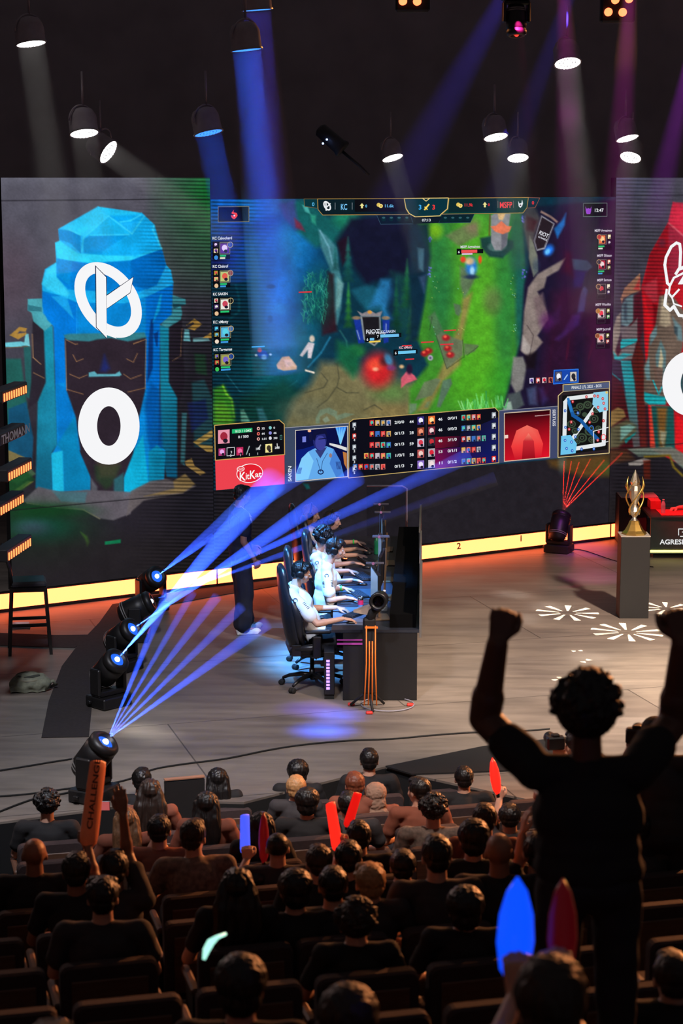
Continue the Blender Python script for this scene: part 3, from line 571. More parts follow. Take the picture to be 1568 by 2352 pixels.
P.poly(tt(T3, (880, 1480), (950, 1460), (960, 1600), (900, 1600)), (70, 84, 120), .7, 4); P.poly(tt(T3, (970, 1480), (1000, 1470), (1040, 1560), (1000, 1600)), (50, 50, 110), .7, 5)
P.poly(tt(T3, (1215, 505), (1330, 515), (1375, 565), (1330, 600), (1230, 590)), (52, 74, 96), .9, 2.5); P.poly(tt(T3, (1230, 590), (1330, 600), (1290, 720), (1230, 720)), (36, 32, 92), .8, 4)
P.poly(tt(T3, (1310, 710), (1338, 740), (1310, 900), (1260, 910), (1280, 780)), (54, 78, 132), .85, 3); P.poly(tt(T3, (1220, 930), (1290, 900), (1270, 1000), (1120, 1120), (1090, 1110), (1160, 1040)), (48, 36, 104), .85, 4)
P.poly(tt(T3, (1050, 950), (1130, 860), (1120, 980), (1040, 1040)), (46, 36, 96), .6, 5); P.ell(*T3(1030, 980), 14, 20, (84, 24, 96), .6, .8); P.ell(*T3(950, 560), 8, 16, (40, 60, 90), .5, .8)
P.poly(tt(T3, (1170, 450), (1210, 460), (1230, 640), (1150, 600)), (80, 14, 30), .6, 8)
for x0, x1, ww in ((1130, 1010, 50), (1230, 1150, 55), (1330, 1400, 50), (1420, 1480, 45)): P.poly(tt(T3, (x0-ww, 760), (x0+ww, 740), (x1+ww*1.2, 1560), (x1-ww, 1560)), (88, 14, 42), .35, 16)  # reddish light shafts in front of the screen, painted into its picture
P.mix(np.clip((P.X-1330)/60, 0, 1)*.35, (50, 12, 40)); P.ell(1262, 470, 60, 24, (14, 40, 56), .5, .8)
# banner and flames
P.line(tt(T3, (985, 150), (1060, 190), (1110, 230)), 5, (150, 120, 110), .9, 1.5); P.poly(tt(T3, (1140, 220), (1175, 160), (1165, 250), (1110, 350), (1085, 280)), (20, 110, 190), .9, 3); P.ell(*T3(1045, 440), 10, 13, (30, 120, 240), .9, .6, .6); P.ell(*T3(1035, 450), 5, 7, (110, 200, 255), .9, .6, .6)
P.poly(tt(T3, (990, 180), (1088, 240), (1015, 430), (955, 445), (935, 370)), (176, 176, 184), .95, 1.4); P.poly(tt(T3, (993, 190), (1080, 243), (1010, 420), (958, 434), (940, 370)), (36, 26, 34), .98, 1.2)
# grass tuft
for i in range(46):
    x = 1065+rs.random()*92; l = 16+rs.random()*30*(1-abs(x-1122)/70); x1 = x+rs.uniform(-14, 16)
    P.line([(x, 948-(x-1060)*.14), ((x+x1)/2, 948-l*.55), (x1, 940-l)], 1.8, rs.choice([(110, 214, 110), (80, 190, 90), (150, 232, 150), (50, 150, 80)]), .8, 1)
# goings-on in the middle: red glow and small fighters as plain coloured marks
P.ell(868, 850, 34, 38, (214, 34, 40), .95, .55); P.ell(862, 838, 16, 12, (255, 90, 60), .8, .8); P.ell(884, 830, 12, 10, (60, 30, 40), .8, .8); P.ell(862, 848, 6, 4, (255, 190, 150), .9, .8)
P.ell(892, 826, 8, 14, (60, 150, 200), .8, .6, -.4); P.ell(898, 845, 10, 6, (120, 60, 120), .8, .6)
P.poly(tt(T2, (1440, 1400), (1490, 1340), (1540, 1380), (1560, 1410), (1480, 1440), (1440, 1475)), (214, 90, 110), .95, 1.5); P.ell(940, 848, 7, 12, (40, 22, 50), .95, .4); P.ell(922, 842, 5, 4, (255, 200, 140), .9, .7)
for cx, cy in ((984, 806), (1024, 776), (1028, 800), (975, 812), (1034, 815)):
    P.ell(cx, cy, 9, 7, (168, 26, 34), .95, .5); P.ell(cx-2, cy-3, 3.5, 3, (250, 100, 70), .9, .5)
P.ell(988, 822, 6, 6, (190, 180, 210), .95, .3); P.ell(988, 822, 3, 3, (90, 80, 120), .9, .4)
P.ell(603, 814, 13, 10, (30, 76, 190), .95, .4, .4); P.ell(596, 804, 5, 5, (220, 80, 80), .9, .4); P.ell(606, 820, 6, 6, (140, 200, 250), .8, .5); P.ell(588, 816, 3, 2.5, (200, 220, 240), .9, .5); P.ell(621, 814, 3, 2.5, (200, 220, 240), .9, .5)
P.poly(tt(T2, (505, 1300), (550, 1240), (600, 1235), (660, 1310), (655, 1335), (560, 1345), (515, 1330)), (206, 164, 100), .97, 1.5); P.poly(tt(T2, (560, 1260), (620, 1260), (650, 1310), (580, 1320)), (240, 206, 160), .7, 2.5)
P.poly(tt(T2, (680, 1230), (745, 1130), (790, 1140), (765, 1250), (740, 1250), (740, 1190), (700, 1240)), (214, 200, 206), .95, 1.3); P.ell(*T2(772, 1105), 6, 8, (220, 200, 180), .95, .4); P.line(tt(T2, (720, 1340), (790, 1360)), 4, (250, 230, 210), .95)
P.ell(1082, 612, 13, 20, (40, 120, 220), .95, .5); P.ell(1078, 600, 10, 8, (240, 190, 130), .9, .6); P.ell(1084, 622, 5, 10, (180, 230, 255), .9, .6); P.ell(1063, 596, 6, 7, (220, 60, 40), .95, .5); P.ell(1102, 596, 4, 9, (230, 70, 30), .95, .5); P.ell(1082, 636, 16, 5, (20, 30, 80), .7, .6)
# banner by the middle
P.poly(tt(T2, (1085, 960), (1135, 960), (1165, 1135), (1120, 1140)), (24, 50, 150), .97, 1.2); P.poly(tt(T2, (1300, 965), (1355, 965), (1345, 1130), (1310, 1140)), (24, 50, 150), .97, 1.2); P.line(tt(T2, (1110, 1040), (1130, 1110)), 2, (170, 190, 220), .8); P.line(tt(T2, (1328, 990), (1326, 1050)), 2, (170, 190, 220), .8)
P.poly(tt(T2, (1110, 895), (1150, 915), (1205, 890), (1250, 915), (1300, 895), (1285, 935), (1140, 935)), (146, 136, 140), .95, 1.2); P.ell(*T2(1205, 905), 5, 4, (220, 150, 60), .95, .3); P.ell(*T2(1105, 948), 10, 4, (150, 120, 90), .9, .4); P.ell(*T2(1325, 948), 9, 4, (150, 120, 90), .9, .4)
P.poly(tt(T2, (1135, 935), (1285, 935), (1290, 1110), (1240, 1160), (1160, 1110)), (150, 156, 160), .95, 1.2); P.poly(tt(T2, (1148, 940), (1275, 940), (1282, 1105), (1240, 1145), (1170, 1105)), (24, 22, 28), .98, 1.2)
# below the picture: unlit tiles, haze over them painted as dark grey emission
for pt in (): pass
bl = [(uL1-.2, zmb), (uM1+.2, zmb), (uM1+.2, zs-.3), (uL1-.2, zs-.3)]
P.poly([proj(WF(a, b)) for a, b in bl], (33, 30, 36), 1, .8)
P.poly([proj(WF(uM1-1.15, zmb)), proj(WF(uM1, zmb)), proj(WF(uM1, zmb-.33)), proj(WF(uM1-.5, zmb-.30)), proj(WF(uM1-1.1, zmb-.1))], (106, 74, 30), .75, 7)
P.ell(1395, 1075, 20, 14, (60, 84, 40), .7, .9); P.ell(1290, 1062, 8, 22, (84, 110, 110), .5, .8)
P.poly([(597, 1113), (625, 1110), (640, 1116), (628, 1128), (605, 1122)], (54, 74, 110), .6, 3); P.poly([(612, 1120), (625, 1122), (635, 1142), (624, 1152), (612, 1136)], (14, 74, 84), .6, 3); P.poly([(695, 1110), (708, 1112), (712, 1122), (704, 1124)], (12, 96, 96), .7, 2)
P.mix(np.clip((500-P.X)/30, 0, 1)*.3, (10, 30, 60)); P.moire(480, 490, 560, 640, .62, 8.4, -.02); P.blot(3, .06, 5); P.blot(12, .08, 6)
F = Face(); F.grid(np.stack([P.X, P.Y], -1), P.C); under(F.build('game_picture'), rM)
# --- overlays
GO = (176, 138, 70); BK = (12, 12, 18); WH = (232, 236, 240); BLU = (70, 170, 235); RED = (240, 52, 60)
F = Face(lay=.002)
def bar(pts, col, edge, wd=1.3): F.k = 2; F.poly(pts, col); F.k = 3; F.line(pts, wd, edge, None, True); F.k = 4
bar(tt(T2, (710, 55), (810, 55), (812, 125), (715, 112)), (8, 52, 60), (120, 100, 60), 1)
bar(tt(T2, (812, 55), (1462, 52), (1475, 130), (1500, 172), (850, 176), (816, 135)), (10, 30, 38), GO)
F.poly(tt(T2, (1090, 60), (1455, 58), (1470, 150), (1090, 152)), BK)
bar([T2(1462, 52), T3(290, 48), T3(282, 130), T3(240, 165), T3(225, 182), T2(1545, 190), T2(1500, 165), T2(1475, 125)], (8, 50, 62), (226, 196, 120), 1.8)
F.line([T3(95, 50), T3(122, 72), T3(150, 50)], 1.5, (240, 214, 140))
bar(tt(T3, (295, 50), (890, 44), (880, 120), (850, 160), (240, 170), (286, 130)), (8, 60, 56), GO)
F.poly(tt(T3, (300, 56), (660, 52), (650, 150), (290, 158)), (10, 40, 44)); F.line(tt(T3, (890, 44), (975, 48), (940, 120), (884, 124)), 1, (150, 90, 70))
bar(tt(T2, (1255, 175), (1505, 170), (1530, 242), (1285, 245)), (10, 26, 42), (50, 80, 100), 1); bar(tt(T3, (240, 172), (485, 168), (455, 232), (218, 236)), (10, 34, 44), (40, 70, 90), 1)
F.poly([T2(1530, 192), T3(240, 186), T3(215, 236), T3(22, 242)], (14, 26, 40))
for i in range(4):
    for T, x in ((T2, 1306+i*58), (T3, 266+i*56)):
        F.ell(*T(x, 203-i*.5), 5.6, 6.2, (6, 40, 46)); F.ell(*T(x, 196), 3.6, 2.2, (50, 90, 100), 5)
F.k = 6
F.text('0', *T2(768, 108), 11.5, (90, 190, 240)); F.text('KC', *T2(983, 136), 19, (120, 200, 250), wpx=15); F.text('0', *T2(1168, 118), 8.5, (100, 190, 240)); F.text('11.6k', *T2(1310, 118), 9.5, (110, 196, 245), wpx=22)
F.text('3', *T3(64, 134), 15, (70, 180, 250)); F.text('3', *T3(166, 134), 15, (250, 60, 60)); F.text('11.9k', *T3(405, 112), 10, RED, wpx=21); F.text('0', *T3(585, 108), 8.5, RED); F.text('MSFP', *T3(672, 122), 19, (250, 70, 76), wpx=29); F.text('0', *T3(914, 96), 10.5, RED)
F.text('07:13', *T3(90, 224), 8.5, WH, wpx=20)
for x in (942, 1070): F.line(tt(T2, (x, 84), (x, 134)), .9, (150, 160, 170))
for x in (660, 776): F.line(tt(T3, (x, 70), (x, 120)), .9, (150, 120, 120))
cx, cy = T2(882, 107); F.ring(cx, cy, 7.5, 12, 3.2, 3.4, WH, rot=-.55); F.line([(cx-3, cy-9), (cx-2, cy+10)], 3.4, WH); F.line([(cx, cy+2), (cx+7, cy-5)], 2.6, WH)
def arrow(x, y, c): F.poly([(x, y-6), (x+5, y), (x+2.2, y), (x+2.2, y+6), (x-2.2, y+6), (x-2.2, y), (x-5, y)], c)
arrow(*T2(1143, 106), (240, 230, 150)); arrow(*T3(562, 98), (240, 230, 150))
for T, x, y in ((T2, 1268, 100), (T3, 362, 98)): F.ell(*T(x, y), 4.6, 4.6, (226, 196, 90)); F.ell(*T(x+16, y+8), 4.6, 4.6, (250, 226, 130), 7); F.ell(*T(x+16, y+8), 2.4, 2.4, (206, 170, 70), 8)
F.line(tt(T3, (110, 136), (142, 96)), 3.4, (250, 214, 90)); F.line(tt(T3, (112, 116), (130, 134)), 2.4, (250, 214, 90))
cx, cy = T3(828, 96); F.poly([(cx-5, cy-8), (cx-2.5, cy-2), (cx+2.5, cy-3), (cx+4, cy-11), (cx+6, cy-2), (cx+4, cy+4), (cx, cy+8), (cx-4, cy+4)], WH); F.ell(cx, cy+2, 2, 1.5, (60, 30, 50), 7)
under(F.build('score_bar'), rM)
# corner boxes
def flush(name, r=rM, newlay=.002):
    global F
    under(F.build(name), r); F = Face(lay=newlay); F.k = 4
F = Face(lay=.002); F.k = 2; F.rect(500.5, 475, 571, 510, (8, 10, 14)); F.frm(500.5, 475, 571, 510, (130, 124, 90), 1.3, 3); F.k = 4
c = tt(T2, (185, 135), (180, 155), (205, 160), (212, 180), (198, 200), (185, 208), (170, 200), (160, 180), (172, 176), (180, 186), (192, 184), (192, 172), (170, 168), (165, 160)); F.poly(c, (240, 70, 50)); F.ell(*T2(186, 180), 2, 2, (250, 240, 230), 5)
flush('objective_box'); F.rect(*T3(1303, 88), *T3(1480, 188), (14, 10, 24), 2); F.frm(*T3(1303, 88), *T3(1480, 188), (96, 110, 110), 1.2, 3)
cx, cy = T3(1340, 140); F.poly([(cx-7, cy-9), (cx-4, cy-3), (cx, cy-5), (cx+4, cy-3), (cx+7, cy-9), (cx+6, cy+2), (cx+4, cy+9), (cx-4, cy+9), (cx-6, cy+2)], (150, 60, 200)); F.text('12:47', *T3(1382, 152), 10.5, WH, wpx=22)
under(F.build('timer_box'), rM)
# player lists
F = Face(lay=.002)
icols = [((100, 50, 150), (230, 210, 240)), ((190, 200, 120), (230, 90, 70)), ((230, 230, 220), (200, 70, 90)), ((90, 180, 220), (90, 210, 230)), ((160, 160, 80), (120, 100, 200))]
def icon(x, y, w_, h, a, b, k=4):
    F.rect(x, y, x+w_, y+h, (20, 18, 24), k); F.rect(x+.8, y+.8, x+w_-.8, y+h-.8, a, k+1); F.ell(x+w_*.5, y+h*.45, w_*.3, h*.3, b, k+2); F.ell(x+w_*.62, y+h*.75, w_*.2, h*.15, (30, 24, 40), k+3)
for i, nm in enumerate(('KC Cabochard', 'KC Cinkrof', 'KC SAKEN', 'KC xMatty', 'KC Targamas')):
    y = (360, 572, 780, 990, 1198)[i]; x0 = 22+i*2; F.text(nm, *T2(x0, y), 9, WH, 4, wpx=(45, 36, 34, 35, 43)[i])
    a, b = icols[i]; X, Y = T2(x0+54, y+24); F.rect(*T2(x0+4, y+15), *T2(x0+134, y+150), (8, 10, 16), 2)
    F.frm(X, Y, X+23, Y+26, (150, 150, 120), 1.1, 8); icon(X+1, Y+1, 21, 24, a, b, 3)
    F.ring(X+23.5, Y+4.5, 6.6, 7, 1.3, 1.3, (190, 170, 120), 9); F.ell(X+23.5, Y+4.5, 5.2, 5.6, ((40, 70, 160), (150, 70, 50), (20, 20, 24), (70, 110, 170), (20, 60, 140))[i], 8)
    icon(X-14, Y-1, 10, 11, ((60, 30, 90), (150, 150, 60), (230, 220, 190), (60, 140, 190), (140, 140, 60))[i], b); icon(X-14, Y+13, 11, 11, ((240, 220, 180), (240, 150, 120), (90, 60, 130), (150, 140, 60), (190, 60, 50))[i], a)
    F.ell(X-8, Y+34, 4.5, 5, ((60, 140, 220), (230, 190, 150), (230, 190, 150), (240, 220, 200), (60, 190, 90))[i], 5)
    F.rect(X+1, Y+28, X+(15, 16, 21, 20, 22)[i], Y+32, (40, 190, 110), 4)
    if i != 2: F.rect(X+1, Y+33.5, X+(13, 14, 0, 18, 23)[i], Y+37.5, (225, 220, 190) if i == 0 else (60, 150, 220), 4)
    flush('player_card')
for i, nm in enumerate(('MSFP Agresivoo', 'MSFP Shlatan', 'MSFP Sertuss', 'MSFP Woolite', 'MSFP Jactroll')):
    y = (302, 490, 674, 858, 1044)[i]; x0 = (1386, 1404, 1405, 1393, 1400)[i]; F.text(nm, *T3(x0, y), 8.2, (214, 206, 220), 4, wpx=(40, 34, 33, 35, 32)[i])
    X, Y = T3((1414, 1412, 1408, 1406, 1402)[i], y+22); F.rect(X-2, Y-2, X+31, Y+36, (12, 8, 18), 2); F.frm(X, Y, X+18, Y+22, (130, 120, 120), 1, 8)
    icon(X+1, Y+1, 16, 20, ((240, 120, 70), (190, 40, 60), (40, 30, 40), (220, 200, 200), (220, 190, 190))[i], ((250, 210, 150), (240, 220, 220), (210, 60, 70), (240, 60, 80), (240, 90, 80))[i], 3)
    F.ring(X+1, Y+5, 5.6, 6, 1.2, 1.2, (190, 150, 110), 9); F.ell(X+1, Y+5, 4.4, 4.8, ((190, 50, 50), (50, 40, 60), (60, 30, 30), (190, 120, 40), (150, 80, 40))[i], 8)
    icon(X+21, Y-1, 8, 11, ((240, 230, 160), (240, 140, 110), (230, 220, 190), (140, 150, 50), (140, 150, 60))[i], (250, 240, 220)); icon(X+21, Y+13, 8, 10, ((60, 30, 90), (140, 150, 60), (60, 50, 110), (70, 190, 90), (240, 120, 100))[i], (220, 210, 200))
    if i < 2: F.rect(X, Y+25, X+14, Y+28.5, (40, 190, 110), 4); F.rect(X, Y+30, X+10, Y+33.5, (225, 220, 210) if i == 0 else (60, 150, 220), 4)
    else: F.frm(X, Y+25, X+18, Y+33, (60, 60, 66), .9, 4)
    flush('player_card')
# name bars over the fighters, banners
F = Face(lay=.002); F.k = 2
def hp(x0, y0, x1, y1, c, lv, frac=.75, own=None):
    F.rect(x0, y0, x1, y1, (10, 14, 20), 5); F.rect(x0+(10 if lv else 1), y0+1.4, x0+10+(x1-x0-12)*frac, y1-1.8, c, 6)
    if lv: F.rect(x0-1, y0-2, x0+9, y1+2, (8, 10, 14), 7); F.text(lv, x0+2, y1-1.5, 8, WH, 8)
hp(1048, 573, 1108.5, 583, (236, 84, 84), '6'); F.rect(1059, 582, 1083, 585, (230, 200, 230), 9); F.text('MSFP Agresivoo', 1056, 570, 8.6, (220, 214, 226), 5, wpx=45)
flush('health_bar'); hp(862, 767, 920.5, 777, (110, 190, 236), '7', .92); hp(838, 775, 860, 784, (110, 190, 236), '6', 1); F.rect(846, 783, 872, 787, (230, 200, 90), 9); F.text('KC SAKEN', 873, 765, 8.5, (200, 214, 240), 9, wpx=33); F.text('KC Matty', 845, 768, 8, (210, 210, 220), 8, wpx=40)
flush('health_bar'); hp(903, 805, 957.5, 815, (110, 200, 240), '6', .95); F.text('KC xMatty', 915, 801, 7.5, (230, 190, 200), 5, wpx=31)
flush('health_bar'); F.text('RIOT', *T2(1172, 1066), 13, (205, 210, 220), 5, wpx=32); flush('banner_lettering'); F.text('RIOT', *T3(964, 318), 13, (222, 222, 230), 5, rot=.42, wpx=23); F.text('GAMES', *T3(958, 342), 6, (200, 200, 210), 5, rot=.42, wpx=23)
flush('banner_lettering')
for x0, x1, y in ((685, 715, 670), (1018, 1046, 758), (1010, 1040, 790), (966, 995, 785), (922, 944, 793), (930, 950, 824)): F.rect(x0, y, x1, y+2.8, (220, 50, 60), 4); flush('health_bar')
F.rect(577, 795.5, 607, 798.5, (60, 160, 230), 4); under(F.build('health_bar'), rM)
# kill notice
F = Face(lay=.002); F.poly([T3(1083, 1340), T3(1264, 1332), T3(1264, 1430), T3(1078, 1444)], (24, 70, 170), 2); F.line([T3(1083, 1340), T3(1264, 1332), T3(1264, 1430), T3(1078, 1444)], 1.4, (50, 130, 240), 3, True)
for x, c, d in ((1089, (90, 90, 110), (240, 240, 250)), (1200, (210, 200, 190), (40, 40, 50))): icon(*T3(x, 1352), 16, 23, c, d)
F.line(tt(T3, (1158, 1410), (1182, 1375)), 2.5, (160, 200, 250), 4)
for k, x in enumerate((895, 943, 990, 1038)): icon(*T3(x, 1397-k*2), 11, 14, ((210, 200, 230), (190, 80, 80), (220, 190, 200), (200, 110, 100))[k], ((90, 70, 150), (240, 220, 220), (220, 40, 60), (90, 20, 30))[k])
under(F.build('kill_notice'), rM)
# bottom panels
SL = (70, 82, 112)
F = Face(lay=.002); q = [T4(40, 153), T4(525, 113), T4(562, 145), T4(565, 372), T4(45, 415)]; F.poly(q, (12, 12, 18), 2); F.line(q, 1.8, (206, 164, 90), 3, True)
icon(*T4(62, 187), 28, 33, (230, 150, 170), (160, 40, 60)); F.rect(*T4(170, 183), *T4(322, 214), (30, 178, 108), 4); F.text('913 / 1042', *T4(193, 209), 8.5, (220, 240, 226), 5, wpx=37); F.text('0 / 500', *T4(215, 250), 8.5, WH, 5, wpx=24)
for k, (a, b, ca, cb) in enumerate((('75', '0', (240, 190, 180), (130, 200, 200)), ('44', '46', (240, 110, 100), (140, 140, 220)), ('1.01', '390', (240, 180, 170), (220, 220, 230)))):
    y = 185+k*39; F.text(a, *T4(391, y), 6.6, WH, 5, wpx=7 if k < 2 else 11); F.text(b, *T4(480, y-6), 6.6, WH, 5, wpx=3.5 if k == 0 else 7 if k == 1 else 9); F.ell(*T4(367, y-8), 3.4, 3.8, ca, 5); F.ell(*T4(456, y-14), 3.4, 3.8, cb, 5); F.ell(*T4(367, y-8), 1.6, 1.8, (40, 20, 30), 6)
F.frm(*T4(530, 227), *T4(543, 260), (90, 150, 140), 1, 5)
icon(*T4(66, 325), 17, 18, (180, 60, 120), (230, 170, 230)); F.frm(*T4(132, 322), *T4(188, 382), (206, 206, 212), 1.4, 4); icon(*T4(200, 316), 17, 20, (190, 40, 90), (240, 110, 160)); icon(*T4(417, 292), 17, 21, (240, 226, 150), (60, 50, 40))
F.line(tt(T4, (278, 370), (300, 310)), 2.2, (150, 170, 170), 4); F.line(tt(T4, (365, 330), (385, 300)), 2.4, (190, 190, 190), 4); F.line(tt(T4, (508, 290), (510, 320)), 2, (210, 210, 210), 4)
for s_, x, y in (('2', 157, 362), ('3', 153, 388), ('1', 225, 384), ('1', 292, 380), ('105', 344, 338), ('1', 355, 374), ('268', 488, 330)): F.text(s_, *T4(x, y), 7.5, WH, 7)
under(F.build('champion_panel'), rM)
F = Face(lay=.002); sq = [T4(45, 418), T4(564, 374), T4(566, 594), T4(50, 640)]; F.poly(sq, (236, 66, 78), 2)
cx, cy = T4(303, 512); F.ell(cx, cy, 30.5, 22, (250, 248, 248), 3, rot=-.12, n=40); F.ell(cx, cy, 29, 20.4, (226, 30, 46), 4, rot=-.12, n=40); F.ell(cx-21, cy-10, 9, 6, (250, 246, 246), 5, rot=-.1); F.ell(cx-21, cy-10, 7.6, 4.6, (232, 60, 70), 6, rot=-.1)
F.text('Nestle', cx-27, cy-8, 4.6, (252, 240, 240), 8, wpx=12); F.text('K', cx-25, cy+17, 27, (250, 250, 250), 8, wpx=15); F.text('it', cx-10.5, cy+14, 21, (250, 250, 250), 8, wpx=9); F.text('K', cx-1.5, cy+13, 27, (250, 250, 250), 8, wpx=14); F.text('at', cx+11.5, cy+9, 18, (250, 250, 250), 8, wpx=15)
under(F.build('sponsor_panel'), rM)
F = Face(lay=.002); q = [T4(565, 172), T4(1045, 138), T4(1048, 548), T4(567, 592)]; F.poly(q, (58, 70, 96), 2); F.line([q[0], q[1]], 1.4, (150, 150, 160), 3)
v = [T4(640, 190), T4(1032, 158), T4(1032, 536), T4(642, 573)]; F.poly(v, (8, 14, 66), 3)
def V(x, y): return T4(x, y)
F.poly([V(642, 340), V(700, 330), V(800, 300), V(830, 430), V(800, 550), V(642, 572)], (10, 30, 120), 4); F.raw([V(945, 168), V(1030, 162), V(985, 300)], [(0, 1, 2)], [(40, 130, 240), (40, 120, 240), (160, 230, 255)], 4)
for a in (955, 975, 995, 1015): F.line([V(a, 170), V(980, 290)], 1.6, (110, 200, 255), 5)
F.poly([V(900, 285), V(970, 300), V(1030, 320), V(1030, 345), V(900, 300)], (220, 220, 220), 5); F.poly([V(1000, 350), V(1030, 360), V(1030, 480), V(1010, 440)], (190, 120, 60), 5); F.rect(*V(697, 238), *V(724, 280), (120, 130, 220), 5); F.ell(*V(750, 195), 4, 3, (255, 190, 150), 5)
F.poly([V(645, 530), V(690, 400), V(740, 350), V(790, 325), V(880, 310), V(930, 330), V(980, 420), V(1010, 535), V(940, 545), V(740, 560), V(650, 568)], (100, 170, 236), 6)
F.poly([V(690, 400), V(740, 350), V(780, 420), V(740, 558), V(650, 567), V(645, 530)], (130, 205, 250), 7); F.poly([V(930, 330), V(980, 420), V(1008, 534), V(950, 544), V(900, 440)], (70, 130, 214), 7); F.poly([V(790, 340), V(880, 315), V(830, 400)], (50, 60, 120), 8)
F.ell(*V(825, 265), 15.5, 24, (34, 40, 110), 9); F.ell(*V(830, 285), 12, 17, (60, 64, 150), 10); F.poly([V(765, 250), V(775, 195), V(820, 180), V(870, 185), V(885, 235), V(860, 215), V(800, 225), V(785, 270)], (14, 18, 56), 11); F.ell(*V(755, 240), 4, 9, (16, 20, 60), 10)
F.line([V(815, 255), V(870, 250)], 2, (20, 22, 60), 12); F.line([V(800, 400), V(830, 500)], 1, (20, 40, 90), 12); F.line([V(880, 360), V(845, 420), V(830, 500)], 1, (20, 40, 90), 12); F.ring(*V(830, 502), 7, 6, 2.5, 2.5, (20, 30, 80), 12); F.ell(*V(904, 378), 3.5, 5, (150, 120, 120), 12)
for k in range(4): F.line([V(945+k*9, 425), V(955+k*9, 480)], 1.4, (30, 50, 120), 12); F.line([V(668+k*7, 470), V(655+k*7, 515)], 1.4, (50, 90, 170), 12)
F.line(v, 1.7, (214, 206, 196), 13, True); F.text('SAKEN', *T4(615, 575), 10.5, WH, 4, vert=1, wpx=None, sx=1.12)
under(F.build('webcam_panel'), rM)
F = Face(lay=.002); q = [T4(1050, 130), T4(1080, 108), T5(640, 250), T5(668, 280), T5(668, 662), T4(1045, 548)]; F.poly(q, (12, 13, 24), 2); F.line(q, 1.6, (200, 168, 100), 3, True)
m0, m1, m2, m3 = T5(300, 470), T5(190, 478), T5(190, 690), T5(300, 680)
F.raw([T5(190, 470), T5(380, 462), T5(380, 540), T5(190, 556)], [(0, 1, 2, 3)], [(130, 12, 36), (40, 10, 40), (20, 12, 40), (110, 12, 44)], 3); F.raw([T5(190, 560), T5(380, 545), T5(380, 690), T5(190, 705)], [(0, 1, 2, 3)], [(110, 14, 60), (44, 14, 84), (60, 14, 84), (130, 12, 90)], 3)
F.raw([T5(380, 440), T5(665, 320), T5(665, 660), T5(380, 690)], [(0, 1, 2, 3)], [(16, 16, 36), (20, 24, 70), (18, 26, 104), (44, 14, 90)], 3)
kdaL = (('2/0/0', '44', 140), ('0/1/3', '28', 223), ('0/1/3', '59', 306), ('1/0/1', '58', 388), ('0/1/3', '7', 470)); kdaR = (('46', '0/0/1', 344), ('46', '0/0/3', 424), ('46', '3/1/0', 506), ('53', '0/1/1', 588), ('11', '0/1/2', 672))
rs = random.Random(3); pal = [(210, 60, 60), (80, 190, 170), (190, 180, 190), (220, 170, 90), (60, 110, 190), (230, 110, 100), (120, 130, 140)]
for k in range(5):
    a, b, y = kdaL[k]; F.text(a, *T4(1388, y+2), 9.2, WH, 5, wpx=22); F.text(b, *T4(1500 if b != '7' else 1508, y-3), 9.2, WH, 5, wpx=9.5 if b != '7' else 5)
    n = (4, 4, 4, 5, 6)[k]
    for j in range(n):
        x = 1325-(n-2-j)*42+((1 if k == 4 else 0)*0)
        icon(*T4(x-(42 if n < 6 else 84), y-28), 11.5, 14, ((205, 40, 50) if j == n-4 else pal[(j*3+k) % 7]), pal[(j+k*2+1) % 7])
    icon(*T4(1070, y-10), 10, 13, (150, 160, 170) if k != 1 else (230, 60, 50), (220, 225, 230)); F.text('32412'[k] if False else '34235'[k], *T4(1078, y+48), 8, WH, 9)
    icon(*T5(54, y+175+k*0), 17, 20, ((60, 50, 130), (150, 70, 50), (200, 190, 210), (190, 90, 90), (140, 110, 200))[k], ((240, 240, 250), (240, 150, 120), (220, 60, 80), (240, 210, 200), (240, 230, 250))[k])
    a, b, y = kdaR[k]; icon(*T5(135, y-33), 17, 20, ((230, 110, 50), (120, 40, 60), (50, 50, 60), (180, 170, 180), (200, 190, 200))[k], ((250, 220, 150), (240, 210, 210), (200, 50, 60), (220, 40, 60), (240, 220, 220))[k])
    F.text(a, *T5(213, y+3), 9, WH, 5, wpx=9.5); F.text(b, *T5(283, y-4), 9, WH, 5, wpx=21)
    for j in range((4, 4, 5, 4, 5)[k]): icon(*T5(385+j*38, y-42-j*2), 10.5, 14, pal[(j*2+k*3+1) % 7], pal[(j+k) % 7])
    icon(*T5(612, y-62), 11, 15, (150, 160, 170) if k < 4 else (230, 50, 50), (225, 228, 232))
F.line([T5(122, 315), T5(122, 712)], 1, (60, 60, 70), 5)
under(F.build('statistics_panel'), rM)
F = Face(lay=.002); q = [T5(672, 272), T5(1110, 238), T5(1106, 628), T5(672, 664)]; F.poly(q, (62, 70, 104), 2); F.line([q[0], q[1]], 1.2, (140, 140, 150), 3)
v = [T5(708, 290), T5(1052, 264), T5(1048, 620), T5(708, 652)]
F.raw(v+[T5(880, 450)], [(0, 1, 4), (1, 2, 4), (2, 3, 4), (3, 0, 4)], [(20, 6, 14), (30, 4, 12), (226, 20, 40), (200, 16, 36), (150, 16, 30)], 3)
F.raw([T5(790, 640), T5(760, 540), T5(800, 420), T5(880, 380), T5(960, 415), T5(1000, 520), T5(985, 625)], [tuple(range(7))], [(200, 20, 40), (240, 60, 60), (240, 90, 80), (240, 110, 96), (236, 80, 74), (240, 60, 60), (210, 16, 40)], 4)
F.raw([T5(840, 640), T5(850, 500), T5(890, 440), T5(930, 500), T5(940, 630)], [tuple(range(5))], [(150, 8, 26), (200, 40, 50), (250, 130, 110), (200, 40, 50), (150, 8, 26)], 5)
F.rect(*T5(712, 455), *T5(737, 480), (240, 210, 200), 5)
F.line(v, 1.7, (220, 196, 170), 6, True)
for k in range(14): F.ell(*T5(940+k*8.2, 311-k*.7), .8, 1, (240, 200, 200), 7)
